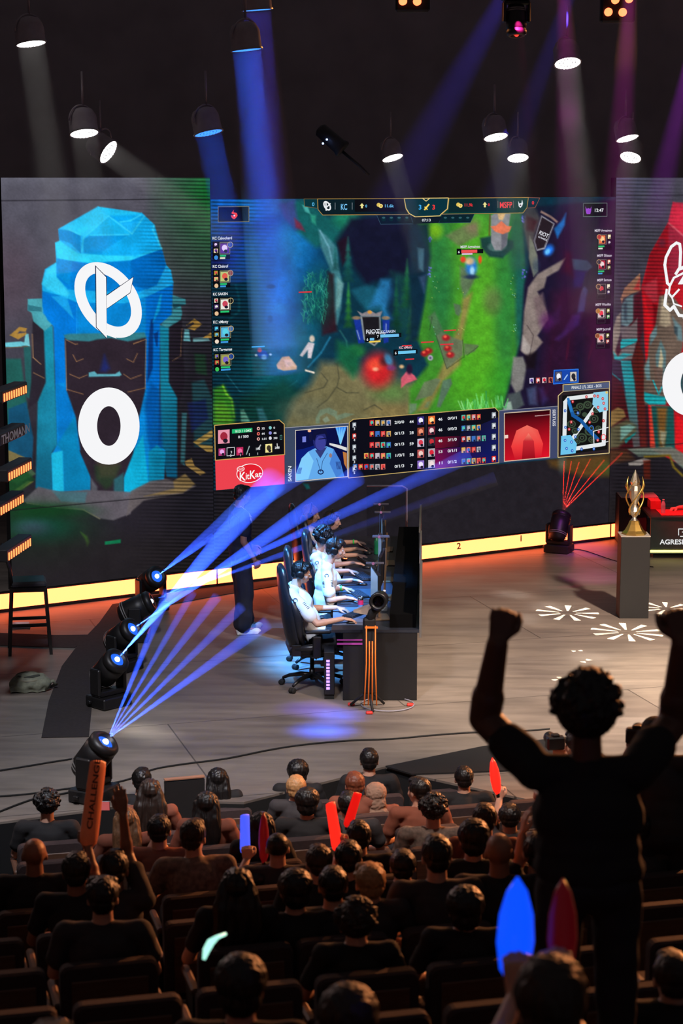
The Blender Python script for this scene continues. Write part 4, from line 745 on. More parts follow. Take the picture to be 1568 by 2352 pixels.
F.text('SERTUSS', *T5(1072, 262), 9.2, (214, 216, 226), 4, vert=-1, sx=1.1)
under(F.build('rival_webcam_panel'), rM)
F = Face(lay=.002); q = [T5(1150, 78), T5(1498, 52), T5(1496, 590), T5(1112, 622), T5(1114, 160), T5(1150, 128)]; F.poly(q, (40, 32, 36), 2); F.line(q, 1.6, (226, 200, 140), 3, True); F.poly([T5(1154, 82), T5(1496, 58), T5(1496, 100), T5(1154, 126)], (74, 90, 122), 4); F.line([T5(1150, 128), T5(1498, 102)], 1, (190, 180, 150), 5)
F.text('FINALE LFL 2021 - BO5', *T5(1212, 110), 9.6, (222, 226, 232), 5, wpx=69)
M0 = [T5(1144, 158), T5(1484, 124), T5(1482, 562), T5(1128, 604)]
def MM(u, v_): # small map square
    a = (M0[0][0]*(1-u)+M0[1][0]*u, M0[0][1]*(1-u)+M0[1][1]*u); b = (M0[3][0]*(1-u)+M0[2][0]*u, M0[3][1]*(1-u)+M0[2][1]*u); return (a[0]*(1-v_)+b[0]*v_, a[1]*(1-v_)+b[1]*v_)
F.poly(M0, (16, 18, 18), 3); W2 = (226, 232, 234)
F.line([MM(.08, .95), MM(.07, .12), MM(.14, .06), MM(.92, .05)], 9, W2, 4); F.line([MM(.1, .93), MM(.92, .9), MM(.95, .1)], 9, W2, 4)
F.line([MM(.16, .84), MM(.84, .14)], 8, W2, 4)
for u, v_, r in ((.3, .3, .12), (.22, .5, .1), (.4, .22, .1), (.3, .62, .08), (.7, .45, .11), (.62, .65, .12), (.45, .75, .12), (.75, .3, .08), (.56, .2, .1), (.35, .8, .08), (.8, .62, .07), (.66, .8, .08), (.5, .36, .06)): F.ell(*MM(u, v_), r*100, r*90, (58, 74, 56), 5)
for u, v_, r in ((.3, .3, .09), (.22, .5, .07), (.4, .22, .06), (.3, .62, .05), (.7, .45, .08), (.62, .65, .08), (.45, .75, .08), (.75, .3, .05), (.56, .2, .06), (.35, .8, .05), (.8, .62, .04), (.66, .8, .05)): F.ell(*MM(u, v_), r*100, r*90, (26, 26, 26), 6); F.ring(*MM(u, v_), r*60, r*54, 1.6, 1.6, (70, 86, 66), 7)
F.poly([MM(.68, 0), MM(1, 0), MM(1, .33), MM(.82, .35), MM(.66, .2)], (140, 206, 232), 8); F.poly([MM(0, .68), MM(.2, .68), MM(.34, .84), MM(.32, 1), MM(0, 1)], (110, 196, 236), 8)
F.line([MM(.14, .12), MM(.24, .35), MM(.42, .46), MM(.6, .64), MM(.78, .8)], 8, (26, 90, 160), 9); F.line([MM(.12, .06), MM(.2, .28)], 6, (40, 120, 190), 10)
for u, v_ in ((.22, .12), (.52, .06), (.7, .06), (.77, .07), (.88, .12), (.9, .2), (.78, .26), (.93, .3), (.66, .36), (.6, .5), (.2, .46), (.9, .5), (.8, .68), (.78, .82), (.16, .58)): F.ell(*MM(u, v_), 3, 3.6, (196, 40, 50), 11); F.ell(*MM(u, v_), 1.3, 1.6, (250, 190, 190), 12)
for u, v_ in ((.06, .26), (.34, .32), (.36, .6), (.08, .54), (.08, .76), (.22, .8), (.12, .9), (.24, .95), (.44, .94), (.7, .96), (.3, .72)): F.ell(*MM(u, v_), 3, 3.6, (30, 90, 190), 11); F.ell(*MM(u, v_), 1.3, 1.6, (190, 220, 250), 12)
F.line([MM(.68, .66), MM(1, .62)], 1.6, WH, 13); F.line([MM(.68, .66), MM(.7, .9), MM(1, .86)], 1.6, WH, 13); F.ring(*MM(.9, .78), 6, 7, 1.6, 1.6, (240, 60, 70), 13); F.ring(*MM(.64, .6), 5, 6, 1.4, 1.4, (60, 130, 230), 13); F.ell(*MM(.96, .02), 3, 3, (226, 200, 110), 13)
under(F.build('map_panel'), rM)
# ---- right score screen (cut by the picture's edge): red crystal, white emblem, white nought
rR = panel_root('score_screen', uM1, uR1, zs, zt, 'tall led screen with red crystal, white rabbit emblem and part of a white 0')
cabinet(uM1+.004, uR1, zs, zt, rR)
def T6(x, y): return (1380+x/3.3617, 400+y/3.36)
def t6(*p): return [T6(a, b) for a, b in p]
P = Paint(quad(uM1+.006, uR1, zs, zt), 2.0); P.fill((60, 58, 70)); P.C += ((900-P.Y)/500*14)[..., None]
t = np.clip((P.Y-760)/320, 0, 1); P.mix(t, (34, 30, 36)); P.ell(1425, 420, 80, 60, (80, 84, 120), .5, .9)
P.poly(t6((300, 900), (330, 1700), (370, 2150), (60, 2140), (70, 1500)), (84, 18, 24), .8, 8); P.poly(t6((60, 1350), (120, 1320), (160, 1620), (80, 1700)), (70, 30, 40), .7, 4)
P.poly([T6(555, 215), (1700, 560), (1760, 800), (1700, 1140), T6(380, 2120), T6(340, 1400), T6(310, 870), T6(375, 620), T6(520, 370)], (188, 26, 38), .98, 1.5)
P.poly([T6(555, 215), (1620, 470), (1640, 640), T6(520, 360)], (206, 44, 70), .9, 2); P.poly(t6((520, 370), (520, 640), (450, 1000), (320, 880), (375, 620)), (156, 22, 34), .9, 2)
P.poly(t6((310, 870), (430, 800), (440, 980), (400, 990)), (190, 60, 74), .7, 3); P.poly(t6((520, 380), (630, 470), (700, 520), (700, 900), (520, 800)), (160, 44, 70), .8, 3); P.ell(*T6(470, 530), 8, 9, (90, 40, 60), .7, .8)
P.line(t6((520, 375), (560, 410), (640, 480)), 3, (230, 120, 130), .7, 2); P.poly(t6((330, 930), (400, 1180), (370, 1420), (345, 1400)), (226, 26, 36), .9, 3); P.poly(t6((400, 1000), (440, 1010), (440, 1180), (410, 1200)), (110, 12, 20), .8, 3)
P.poly(t6((375, 1790), (410, 1760), (420, 2120), (380, 2115)), (226, 70, 50), .95, 2); P.poly([T6(570, 2080), T6(580, 1850), (1600, 1000), (1640, 1140), T6(600, 2190)], (224, 26, 34), .95, 2)
# stone arms
P.poly(t6((300, 765), (305, 900), (240, 920), (170, 960), (160, 1000), (150, 960), (180, 880), (210, 850)), (168, 118, 92), .98, 1.3); P.poly(t6((300, 800), (300, 900), (250, 890)), (200, 40, 50), .7, 3)
P.poly(t6((200, 950), (250, 930), (250, 1130), (200, 1180), (155, 1160), (160, 1010)), (104, 132, 138), .97, 2); P.poly(t6((175, 1000), (200, 990), (200, 1140), (175, 1120)), (52, 70, 84), .8, 3); P.poly(t6((250, 940), (310, 900), (330, 1200), (280, 1290), (250, 1180)), (92, 24, 40), .8, 3)
P.poly(t6((120, 1100), (150, 1070), (150, 1220), (110, 1360), (130, 1420), (90, 1380), (90, 1200)), (150, 136, 124), .95, 2); P.poly(t6((150, 1180), (230, 1170), (280, 1110), (280, 1290), (160, 1270)), (120, 110, 112), .9, 2)
P.poly(t6((160, 1275), (280, 1270), (270, 1300), (150, 1350), (150, 1300)), (30, 176, 184), .95, 1.5); P.poly(t6((160, 1350), (270, 1300), (240, 1430), (150, 1440), (120, 1420)), (126, 120, 120), .95, 2); P.poly(t6((95, 1370), (130, 1410), (170, 1380), (240, 1390), (140, 1440), (100, 1430)), (40, 170, 180), .9, 2)
P.poly(t6((150, 1440), (230, 1440), (260, 1600), (300, 2100), (250, 2110), (210, 1850), (160, 1560)), (34, 160, 170), .97, 2, (84, 82, 84), (T6(200, 1600), T6(260, 2000)))
P.poly(t6((75, 1430), (150, 1440), (190, 1700), (150, 1600), (80, 1540)), (52, 44, 64), .95, 2); P.line(t6((75, 1480), (80, 1535), (150, 1590)), 3, (30, 130, 140), .8); P.poly(t6((240, 1430), (290, 1300), (330, 1400), (350, 2120), (310, 2110), (270, 1700)), (98, 34, 30), .9, 3)
for i in range(9): P.line(t6((190+i*7, 1700+i*42), (268+i*4, 1695+i*42)), 1, (120, 160, 160), .5, 1)
# central mask of stone and teal
P.poly(t6((450, 940), (540, 920), (640, 1060), (632, 1330), (580, 1500), (560, 1680), (500, 1780), (340, 1780), (330, 1740), (330, 1480), (360, 1410), (370, 1260), (420, 1160)), (110, 96, 84), .97, 2)
P.poly(t6((470, 950), (520, 1000), (540, 1160), (500, 1180), (450, 1160)), (186, 168, 140), .85, 3); P.poly(t6((380, 1240), (430, 1170), (430, 1240), (380, 1320)), (104, 136, 142), .95, 2); P.poly(t6((550, 1100), (620, 1180), (632, 1290), (590, 1280)), (104, 136, 144), .9, 3); P.poly(t6((560, 1170), (590, 1180), (590, 1250), (565, 1230)), (50, 66, 76), .8, 2)
P.poly(t6((460, 1280), (500, 1370), (500, 1500), (470, 1680), (430, 1560), (420, 1400)), (96, 128, 132), .95, 2); P.poly(t6((460, 1340), (480, 1420), (470, 1520), (440, 1500)), (206, 188, 150), .9, 2); P.poly(t6((400, 1480), (480, 1500), (470, 1660), (430, 1640)), (116, 88, 78), .9, 2)
P.line(t6((400, 1590), (445, 1700), (470, 1640)), 3, (30, 190, 200), .95); P.poly(t6((332, 1680), (400, 1700), (500, 1720), (495, 1780), (370, 1778), (335, 1750)), (28, 172, 180), .97, 1.5); P.poly(t6((335, 1500), (370, 1410), (380, 1590), (350, 1590)), (110, 150, 156), .9, 2)
P.poly(t6((385, 1785), (560, 1790), (570, 2120), (420, 2120)), (22, 84, 82), .97, 2); P.poly(t6((430, 1800), (510, 1800), (490, 2120), (450, 2120)), (132, 84, 36), .9, 4); P.poly(t6((455, 1980), (505, 1990), (480, 2100), (455, 2050)), (150, 146, 120), .9, 3); P.poly(t6((570, 1500), (640, 1500), (640, 1740), (580, 1720)), (30, 90, 96), .9, 4)
P.poly([T6(62, 1840), T6(130, 1800), T6(175, 1820), T6(190, 1870), T6(62, 1960)], (150, 120, 70), .9, 2); P.poly(t6((62, 1960), (200, 1890), (270, 1940), (270, 1990), (130, 2110), (62, 2120)), (96, 96, 70), .9, 4); P.poly(t6((150, 1950), (220, 1930), (265, 1950), (215, 2000), (150, 2060)), (120, 170, 160), .9, 2); P.poly(t6((180, 2050), (270, 1990), (270, 2000), (190, 2080)), (20, 140, 140), .9, 1.5)
P.poly([T6(200, 2120), T6(540, 2100), (1600, 1060), (1620, 1120), T6(560, 2210), T6(520, 2170), T6(290, 2180)], (108, 124, 112), .9, 2); P.line([T6(330, 2180), T6(530, 2170), T6(560, 2260), T6(632, 2330)], 5, (126, 104, 30), .9, 2)
P.poly(t6((210, 2230), (330, 2190), (385, 2205), (300, 2250), (215, 2250)), (150, 140, 134), .95, 1.2); P.poly(t6((60, 2120), (200, 2130), (260, 2200), (60, 2240)), (92, 56, 36), .8, 5); P.poly(t6((325, 2210), (380, 2205), (380, 2352), (330, 2352)), (96, 30, 18), .8, 2)
P.mix(np.clip((P.Y-1110)/60, 0, 1)*.8, (33, 29, 30)); P.moire(1400, 1420, 1500, 1580, .4, 8.4, -.02); P.blot(3, .06, 9); P.blot(20, .08, 8)
P.line([proj(WF(uM1, uz(1408, 449)[1])), proj(WF(uR1, uz(1408, 449)[1]))], 1.5, (30, 28, 34)); P.line([proj(WF(uM1, uz(1440, 1030)[1])), proj(WF(uR1, uz(1440, 1030)[1]))], 1.5, (26, 24, 26))
F = Face(); F.grid(np.stack([P.X, P.Y], -1), P.C); under(F.build('display_picture'), rR)
F = Face(); Wt = (246, 246, 248)
F.line(t6((490, 700), (500, 640), (540, 560), (580, 530), (605, 540), (612, 600), (606, 720), (575, 770)), 6.5, Wt, 3); F.line(t6((490, 700), (510, 840), (530, 860)), 6.5, Wt, 3)
F.line(t6((606, 730), (690, 700), (760, 720)), 8, Wt, 3); F.line(t6((530, 860), (560, 800), (640, 760)), 5, Wt, 3); F.line(t6((530, 860), (520, 920), (545, 950), (600, 890)), 4.5, Wt, 3); F.line(t6((500, 930), (490, 1010), (530, 1050), (560, 1020), (600, 1090), (700, 1100)), 7, Wt, 3); F.line(t6((545, 950), (560, 1000), (620, 1020)), 3.5, Wt, 3); F.poly(t6((590, 850), (640, 770), (700, 790), (690, 840), (620, 850)), Wt, 4); F.line(t6((505, 890), (490, 990)), 5, Wt, 3)
F.line([(1600, 700), (1610, 560), (1640, 545), (1660, 620), (1640, 700)], 6.5, Wt, 3); F.line([(1590, 612), (1650, 640), (1680, 700), (1660, 760), (1600, 780), (1570, 730)], 6, Wt, 3)
under(F.build('team_emblem'), rR)
F = Face(); F.ring(1586, 881, 66, 75, 42, 37, Wt, 4, n=56); under(F.build('score_digit'), rR)
# ---- glowing yellow riser along the foot of the wall
def riser(px0, px1, label, marks=()):
    u0, u1 = uz(px0, 1300)[0], uz(px1, 1300)[0]; zb = uz(115, 1384)[1]; top = zs-.004
    r = empty('step_light_panel', WF((u0+u1)/2, 0, .02), 0, label, 'step light', 'glowing risers along the foot of the screens')
    o = MB().prism([WF(u0, 0, .05), WF(u1, 0, .05), WF(u1, top, .05), WF(u0, top, .05)], -WN*.1).build('casing', blackm); under(o, r)
    F = Face(lay=.003, mapf=WP); c = [(255, 224, 150), (255, 224, 150), (255, 226, 140), (255, 226, 140)]
    d = .055; n = 24; V_ = []
    for i in range(n+1):
        for z in (zb, top-.012): V_.append(WF(u0+.006+(u1-u0-.012)*i/n, z, d))
    F.v = [tuple(p) for p in V_]; F.f = [(2*i, 2*i+2, 2*i+3, 2*i+1) for i in range(n)]; F.c = [(3.1, .43, .13) for _ in V_]
    under(F.build('light_face', m=STRIP), r)
    for t_, x, y, s in marks:
        G = Face(mapf=lambda a, b, o_: WP(a, b, d+.004)); G.text(t_, x, y, s, (6, 5, 4)); under(G.build('position_number'), r)
STRIP = emis_attr('warm_riser_glow', 2.2, .1)
riser(-25, 493, 'glowing yellow riser below the left screen, behind the wooden bar stool'); riser(494.5, 1394, 'glowing yellow riser marked 2 and 1 below the central screen', (('2', 1043, 1260, 20), ('1', 1185.5, 1242.5, 20))); riser(1395.5, 1424, 'short end piece of glowing yellow riser beside the trophy plinth')
# ------------------------------------------------------------------ bodies
def V3(*a): return Vector(a)
def cap_(mb, p0, p1, r0, r1=None, n=12, sq=None):
    r1 = r0 if r1 is None else r1; x, y, z, l = frame(p0, p1); p0, p1 = Vector(p0), Vector(p1); rings = []
    for c, r, sg, seq in ((p0, r0, -1, (80, 55, 25, 0)), (p1, r1, 1, (0, 25, 55, 80))):
        for a in seq:
            a = math.radians(a); rr = r*math.cos(a); h = sg*r*math.sin(a)
            rings.append([c+z*h+x*math.cos(t)*rr+y*math.sin(t)*rr for t in [2*PI*k/n for k in range(n)]])
    mb.loft(rings, True)
def chain(mb, pts, rs):
    for i in range(len(pts)-1): cap_(mb, pts[i], pts[i+1], rs[i], rs[i+1])
def remesh(mb, voxel, name, mats, smooth=3, fac=.5, disp=None, adapt=0.0):
    me = bpy.data.meshes.new(name+'_src'); me.from_pydata(mb.v, [], mb.f)
    bm = bmesh.new(); bm.from_mesh(me); bmesh.ops.recalc_face_normals(bm, faces=bm.faces); bm.to_mesh(me); bm.free()
    o = bpy.data.objects.new(name+'_src', me); COL.objects.link(o)
    r = o.modifiers.new('r', 'REMESH'); r.mode = 'VOXEL'; r.voxel_size = voxel; r.adaptivity = adapt
    if smooth: s = o.modifiers.new('s', 'SMOOTH'); s.iterations = smooth; s.factor = fac
    dg = bpy.context.evaluated_depsgraph_get(); dg.update()
    out = bpy.data.meshes.new_from_object(o.evaluated_get(dg)); out.name = name
    bpy.data.objects.remove(o); bpy.data.meshes.remove(me)
    if disp:
        amp, sc_ = disp[0], disp[1]; n = len(out.vertices); co = np.zeros(n*3, np.float32); no = np.zeros(n*3, np.float32)
        out.vertices.foreach_get('co', co); out.vertices.foreach_get('normal', no); co = co.reshape(-1, 3); no = no.reshape(-1, 3)
        q = co*sc_*disp[2] if len(disp) > 2 else co*sc_
        v = np.array([mnoise.noise(Vector(p)) for p in q.tolist()], np.float32)
        co += no*(v*amp)[:, None]; out.vertices.foreach_set('co', co.ravel()); out.update()
    out.materials.clear()
    for m in (mats if isinstance(mats, (list, tuple)) else [mats]): out.materials.append(m)
    out.polygons.foreach_set('use_smooth', [True]*len(out.polygons)); out.polygons.foreach_set('material_index', [0]*len(out.polygons)); out.update()
    return out
def mobj(me, name, parent=None, **kw):
    o = bpy.data.objects.new(name, me); link(o, parent); return tag(o, **kw)
def hand(mb, w, d, n, side, curl=.35, s=1.0, spread=.0235, thumb_in=.3, curls=None):
    """w wrist, d direction of the palm, n back-of-hand normal, side +1 right hand / -1 left hand"""
    d = Vector(d).normalized(); n = Vector(n); n = (n-d*n.dot(d)).normalized(); x = d.cross(n).normalized()*(1)   # x: across the palm
    x = x*side
    # thumb side is -x for a right hand with the back up
    w = Vector(w)
    for i, (o, L_, r) in enumerate(((-1.5, .070, .0088), (-.5, .080, .0092), (.5, .074, .0088), (1.5, .058, .0078))):
        b = w+d*(.088-abs(o)*.004)*s+x*o*spread*s*.86
        cap_(mb, w+d*.012*s+x*o*.011*s, b, .0145*s, .0118*s)
        q = b; a = 0; c = curl if curls is None else curls[i]
        for j, f in enumerate((.45, .32, .25)):
            a += c*(1.0, 1.15, .8)[j]; dr = d*math.cos(a)-n*math.sin(a)+x*o*.05
            q2 = q+dr*L_*f*s; cap_(mb, q, q2, r*s*(1-.07*j), r*s*(.95-.08*j), 10); q = q2
    b = w+d*.022*s-x*.022*s; t1_ = b+(d*.62-x*.75-n*.35).normalized()*.040*s
    t2_ = t1_+(d*(.9)-x*(.45-thumb_in)-n*(.2+curl*.4)).normalized()*.032*s; t3_ = t2_+(d*.95+x*(thumb_in*.9)-n*(.2+curl*.5)).normalized()*.026*s
    cap_(mb, b, t1_, .015*s, .0115*s); cap_(mb, t1_, t2_, .0108*s, .0100*s); cap_(mb, t2_, t3_, .0098*s, .0085*s)
def headbasis(fwd, up=(0, 0, 1)):
    f = Vector(fwd).normalized(); r = f.cross(Vector(up)).normalized(); u = r.cross(f); return r, f, u
def head_prims(mb, H, r, f, u, s=1.0):
    M = Matrix((r, f, u)).transposed(); P = lambda a, b, c: H+(r*a+f*b+u*c)*s
    mb.ball(P(0, -.012, .028), (.075*s, .094*s, .086*s), 16, M=M); mb.ball(P(0, .028, -.045), (.054*s, .060*s, .062*s), 14, M=M)
    mb.ball(P(0, .052, -.078), (.026*s, .024*s, .020*s), 10, M=M); mb.ball(P(0, .045, -.01), (.058*s, .046*s, .062*s), 14, M=M)
    cap_(mb, P(0, .086, .012), P(0, .106, -.026), .009*s, .0125*s); mb.ball(P(.012, .094, -.030), .009*s, 8, M=M); mb.ball(P(-.012, .094, -.030), .009*s, 8, M=M)
    cap_(mb, P(-.030, .080, .022), P(.030, .080, .022), .011*s); cap_(mb, P(-.019, .082, -.053), P(.019, .082, -.053), .0075*s); cap_(mb, P(-.015, .082, -.062), P(.015, .082, -.062), .0075*s)
    for sg in (-1, 1):
        mb.ball(P(.075*sg, -.008, -.008), (.010*s, .019*s, .031*s), 10, M=M); mb.ball(P(.040*sg, .060, -.02), (.022*s, .022*s, .026*s), 10, M=M)
    return P
def hair_mesh(kind, H, r, f, u, s, m, name='hair'):
    mb = MB(); M = Matrix((r, f, u)).transposed(); P = lambda a, b, c: H+(r*a+f*b+u*c)*s; d = (.006, 60)
    if kind == 'bald': return None
    if kind == 'buzz': mb.ball(P(0, -.022, .036), (.0785*s, .090*s, .086*s), 18, M=M); d = (.002, 90)
    elif kind in ('short', 'parted'):
        mb.ball(P(0, -.022, .040), (.086*s, .096*s, .088*s), 18, M=M); mb.ball(P(0, .040, .090), (.060*s, .050*s, .034*s), 12, M=M); mb.ball(P(0, -.055, -.01), (.070*s, .055*s, .06*s), 12, M=M)
        if kind == 'parted':
            for q in ((.045, .05, .085), (-.045, .045, .09), (.06, .03, .05), (-.06, .03, .05), (.0, .075, .075)): mb.ball(P(*q), (.036*s, .034*s, .03*s), 10, M=M)
        d = (.005, 80, np.array((1, 1, .25)))
    elif kind == 'puff':
        mb.ball(P(0, -.02, .048), (.100*s, .108*s, .098*s), 20, M=M); mb.ball(P(0, -.055, -.02), (.08*s, .06*s, .07*s), 14, M=M); d = (.006, 75, np.array((1, 1, .3)))
    elif kind in ('curly', 'afro'):
        k = 1.12 if kind == 'curly' else 1.26; rs = random.Random(4); mb.ball(P(0, -.02, .045), (.088*s*k, .098*s*k, .092*s*k), 18, M=M)
        for i in range(90 if kind == 'curly' else 150):
            a = rs.uniform(0, 2*PI); e = rs.uniform(-.25, 1.5); q = (math.cos(a)*math.cos(e)*.092*k, math.sin(a)*math.cos(e)*.1*k-.02, math.sin(e)*.096*k+.045)
            if q[1] > .06 and q[2] < .06: continue
            mb.ball(P(*q), .0155*s*rs.uniform(.7, 1.2), 8)
        d = (.008, 90)
    elif kind in ('long', 'longwave'):
        mb.ball(P(0, -.022, .040), (.090*s, .100*s, .090*s), 18, M=M); w_ = 1.1 if kind == 'long' else 1.4
        for q in (-.052, -.018, .018, .052): chain(mb, [P(q, -.045, .03), P(q*1.15*w_, -.075, -.08), P(q*1.25*w_, -.082, -.2), P(q*.95*w_, -.085, -.29)], [.05*s, .048*s, .042*s, .03*s])
        for sg in (-1, 1): mb.ball(P(.078*sg, -.01, -.05), (.022*s, .045*s, .10*s), 12, M=M)
        d = (.007, 60, np.array((1, 1, .12))) if kind == 'long' else (.010, 42, np.array((1, 1, .16)))
    elif kind == 'bun':
        mb.ball(P(0, -.022, .040), (.084*s, .095*s, .088*s), 18, M=M); mb.ball(P(0, -.10, .11), .040*s, 12); mb.ball(P(0, -.06, -.02), (.066*s, .045*s, .06*s), 12, M=M)
    elif kind == 'hood':
        mb.ball(P(0, -.028, .035), (.100*s, .108*s, .104*s), 18, M=M); mb.ball(P(0, -.06, -.06), (.098*s, .07*s, .10*s), 14, M=M); mb.ball(P(0, -.05, -.15), (.13*s, .08*s, .06*s), 14, M=M)
    elif kind == 'cap':
        mb.ball(P(0, -.016, .045), (.088*s, .100*s, .082*s), 18, M=M); mb.ball(P(0, .10, .052), (.062*s, .062*s, .010*s), 14, M=M); d = (.001, 60)
    return remesh(mb, .0055*s if kind != 'hood' else .008, name, m, 2, disp=d)
SKIN = mat('skin_light', (206, 158, 134), .5, var=.06, scale=14); SKIN2 = mat('skin_tan', (150, 104, 80), .5, var=.06, scale=14); SKIN3 = mat('skin_dark', (92, 60, 46), .5, var=.06, scale=14)
EYE = mat('eye_white', (225, 222, 218), .25, var=.02)
def eyes(root, P, s=1.0):
    for sg in (-1, 1):
        b = MB(); b.ball(P(.031*sg, .079, .004), .0105*s, 10); e = b.build('eye', EYE, root)
def person_meshes(J, skin, voxel=.007, hd=None, legs=True, s=1.0):
    """J joints -> dict of meshes. keys: pelvis, chest, neck, head, hf(head forward), hup, sh, el, wr, (lists R,L) hip, kn, an, hand dirs"""
    out = {}
    mb = MB(); H = J['head']; r, f, u = headbasis(J['hf'], J.get('hup', (0, 0, 1)))
    P = head_prims(mb, H, r, f, u, s*J.get('hs', 1.0)); out['P'] = P; out['B'] = (H, r, f, u)
    pel, ch, nk = J['pelvis'], J['chest'], J['neck']; up = (nk-pel).normalized(); sx = (J['sh'][0]-J['sh'][1]).normalized(); fw = up.cross(sx).normalized()
    M = Matrix((sx, up.cross(sx).normalized()*1.0, up)).transposed(); w_ = J.get('w', 1.0)
    cap_(mb, nk-up*.03, H-u*.03-f*.015, .058*s, .052*s, 14); cap_(mb, nk-up*.04+sx*.02, J['sh'][0]+up*.005, .052, .05); cap_(mb, nk-up*.04-sx*.02, J['sh'][1]+up*.005, .052, .05)
    mb.ball(ch, (.158*w_, .108*w_, .17), 18, M=M); mb.ball((ch+pel)*.5, (.138*w_, .098*w_, .17), 16, M=M); mb.ball(pel, (.158*w_, .115*w_, .12), 16, M=M)
    for i in (0, 1):
        aw = J.get('aw', 1); chain(mb, [J['sh'][i], J['el'][i], J['wr'][i]], [.049*w_, .037*aw, .0255*aw]); m_ = J['el'][i].lerp(J['wr'][i], .3); cap_(mb, J['el'][i], m_, .037*aw, .039*aw); cap_(mb, J['sh'][i].lerp(J['el'][i], .4), J['sh'][i].lerp(J['el'][i], .6), .043*w_)
        hd_ = J['hand'][i]; hand(mb, J['wr'][i]+(J['wr'][i]-J['el'][i]).normalized()*.01, hd_[0], hd_[1], 1 if i == 0 else -1, hd_[2], s*J.get('hsz', 1.0), curls=hd_[3] if len(hd_) > 3 else None)
        if legs: chain(mb, [J['hip'][i], J['kn'][i], J['an'][i]], [.082, .055, .036]); cap_(mb, J['kn'][i].lerp(J['an'][i], .25), J['kn'][i].lerp(J['an'][i], .4), .054, .052); cap_(mb, J['an'][i]-V3(0, 0, .03), J['an'][i]+J['toe'][i]*.16-V3(0, 0, .045), .032, .026)
    out['body'] = remesh(mb, voxel, 'body', skin, 2, .5)
    # shirt
    sb = MB(); lo = J.get('loose', 0); g = .014+lo*.7
    cap_(sb, nk-up*.045, nk-up*.02, .075, .066, 16); cap_(sb, nk-up*.05+sx*.03, J['sh'][0]+up*.004, .062, .062); cap_(sb, nk-up*.05-sx*.03, J['sh'][1]+up*.004, .062, .062)
    sb.ball(ch, (.158*w_+g, .108*w_+g, .175), 18, M=M); sb.ball((ch+pel)*.5, (.142*w_+g+.006, .102*w_+g+.004, .19), 16, M=M); sb.ball(pel+up*.03, (.156*w_+g, .113*w_+g, .12), 16, M=M)
    sl = J.get('sleeve', .62)
    for i in (0, 1):
        a, b = J['sh'][i], J['el'][i]
        if sl <= 1: cap_(sb, a, a.lerp(b, sl), .060*w_, .062*w_+lo, 14)
        else: chain(sb, [a, b, b.lerp(J['wr'][i], sl-1)], [.062*w_, .053, .042])
    out['shirt'] = remesh(sb, .010, 'shirt', skin, 3, .5, disp=(.008, 13))
    if legs:
        tb = MB(); fl = J.get('flare', 0)
        tb.ball(pel-up*.02, (.165*w_, .124*w_, .115), 16, M=M)
        for i in (0, 1):
            k2 = J['kn'][i].lerp(J['an'][i], .93)
            chain(tb, [J['hip'][i], J['kn'][i], k2], [.096, .072+fl, .056+fl*1.4])
        out['trousers'] = remesh(tb, .012, 'trousers', skin, 3, .5, disp=(.012, 11))
        for i in (0, 1):
            hb = MB(); a = J['an'][i]; t = J['toe'][i]; z0 = V3(0, 0, J.get('sole', 0)); q = V3(a.x, a.y, J['floor'])
            Ms = Matrix((t.cross(V3(0, 0, 1)), t, V3(0, 0, 1))).transposed()
            hb.ball(q+t*.15+V3(0, 0, .035), (.048, .075, .036), 14, M=Ms); hb.ball(q+t*.03+V3(0, 0, .04), (.042, .10, .045), 14, M=Ms); hb.ball(q-t*.03+V3(0, 0, .055), (.040, .048, .055), 12, M=Ms); hb.box(q+t*.06+V3(0, 0, .012), (.085, .25, .022), M=Ms)
            out['shoe%d' % i] = remesh(hb, .008, 'shoe', skin, 2)
    return out
def assemble(root, out, mshirt, mtrous, mshoe, hairkind, mhair, with_eyes=True, hs=1.0, hairname='hair'):
    mobj(out['body'], 'body', root)
    def mm(me, m): me = me.copy(); me.materials.clear(); me.materials.append(m); return me
    mobj(mm(out['shirt'], mshirt), 'shirt', root)
    if 'trousers' in out:
        mobj(mm(out['trousers'], mtrous), 'trousers', root)
        for i in (0, 1): mobj(mm(out['shoe%d' % i], mshoe), 'shoe', root)
    h = hair_mesh(hairkind, *out['B'], hs, mhair, hairname)
    if h: mobj(h, hairname, root)
    if with_eyes: eyes(root, out['P'])
    return root
def seated(o={}):
    """local frame: facing +Y, origin on the floor below the hips"""
    ln = o.get('lean', .0); w = o.get('w', 1); st = o.get('side', 0)
    pel = V3(0, 0, .53); nk = V3(st, .02+ln, .98-ln*.25); ch = pel.lerp(nk, .64); sw = .185*w
    sh = [V3(sw+st, .01+ln, .935-ln*.25), V3(-sw+st, .01+ln, .935-ln*.25)]
    J = dict(pelvis=pel, chest=ch, neck=nk, head=V3(st, .045+ln*1.15+o.get('hy', 0), 1.105-ln*.28-o.get('hz', 0)), hf=o.get('hf', V3(0, 1, -.1)), sh=sh, w=w,
             el=o.get('el', [V3(.27, .06+ln*.6, .69), V3(-.27, .06+ln*.6, .69)]), wr=o.get('wr', [V3(.13, .27, .64), V3(-.13, .27, .64)]),
             hand=o.get('hand', [(V3(-.25, 1, -.1), V3(0, 0, 1), .3), (V3(.25, 1, -.1), V3(0, 0, 1), .3)]),
             hip=[V3(.095, 0, .5), V3(-.095, 0, .5)], kn=[V3(.12, .43, .5), V3(-.12, .43, .5)], an=[V3(.12, .45, .09), V3(-.12, .45, .09)], toe=[V3(0, 1, 0), V3(0, 1, 0)], floor=0, sleeve=o.get('sleeve', .62))
    J.update(o.get('J', {})); return J
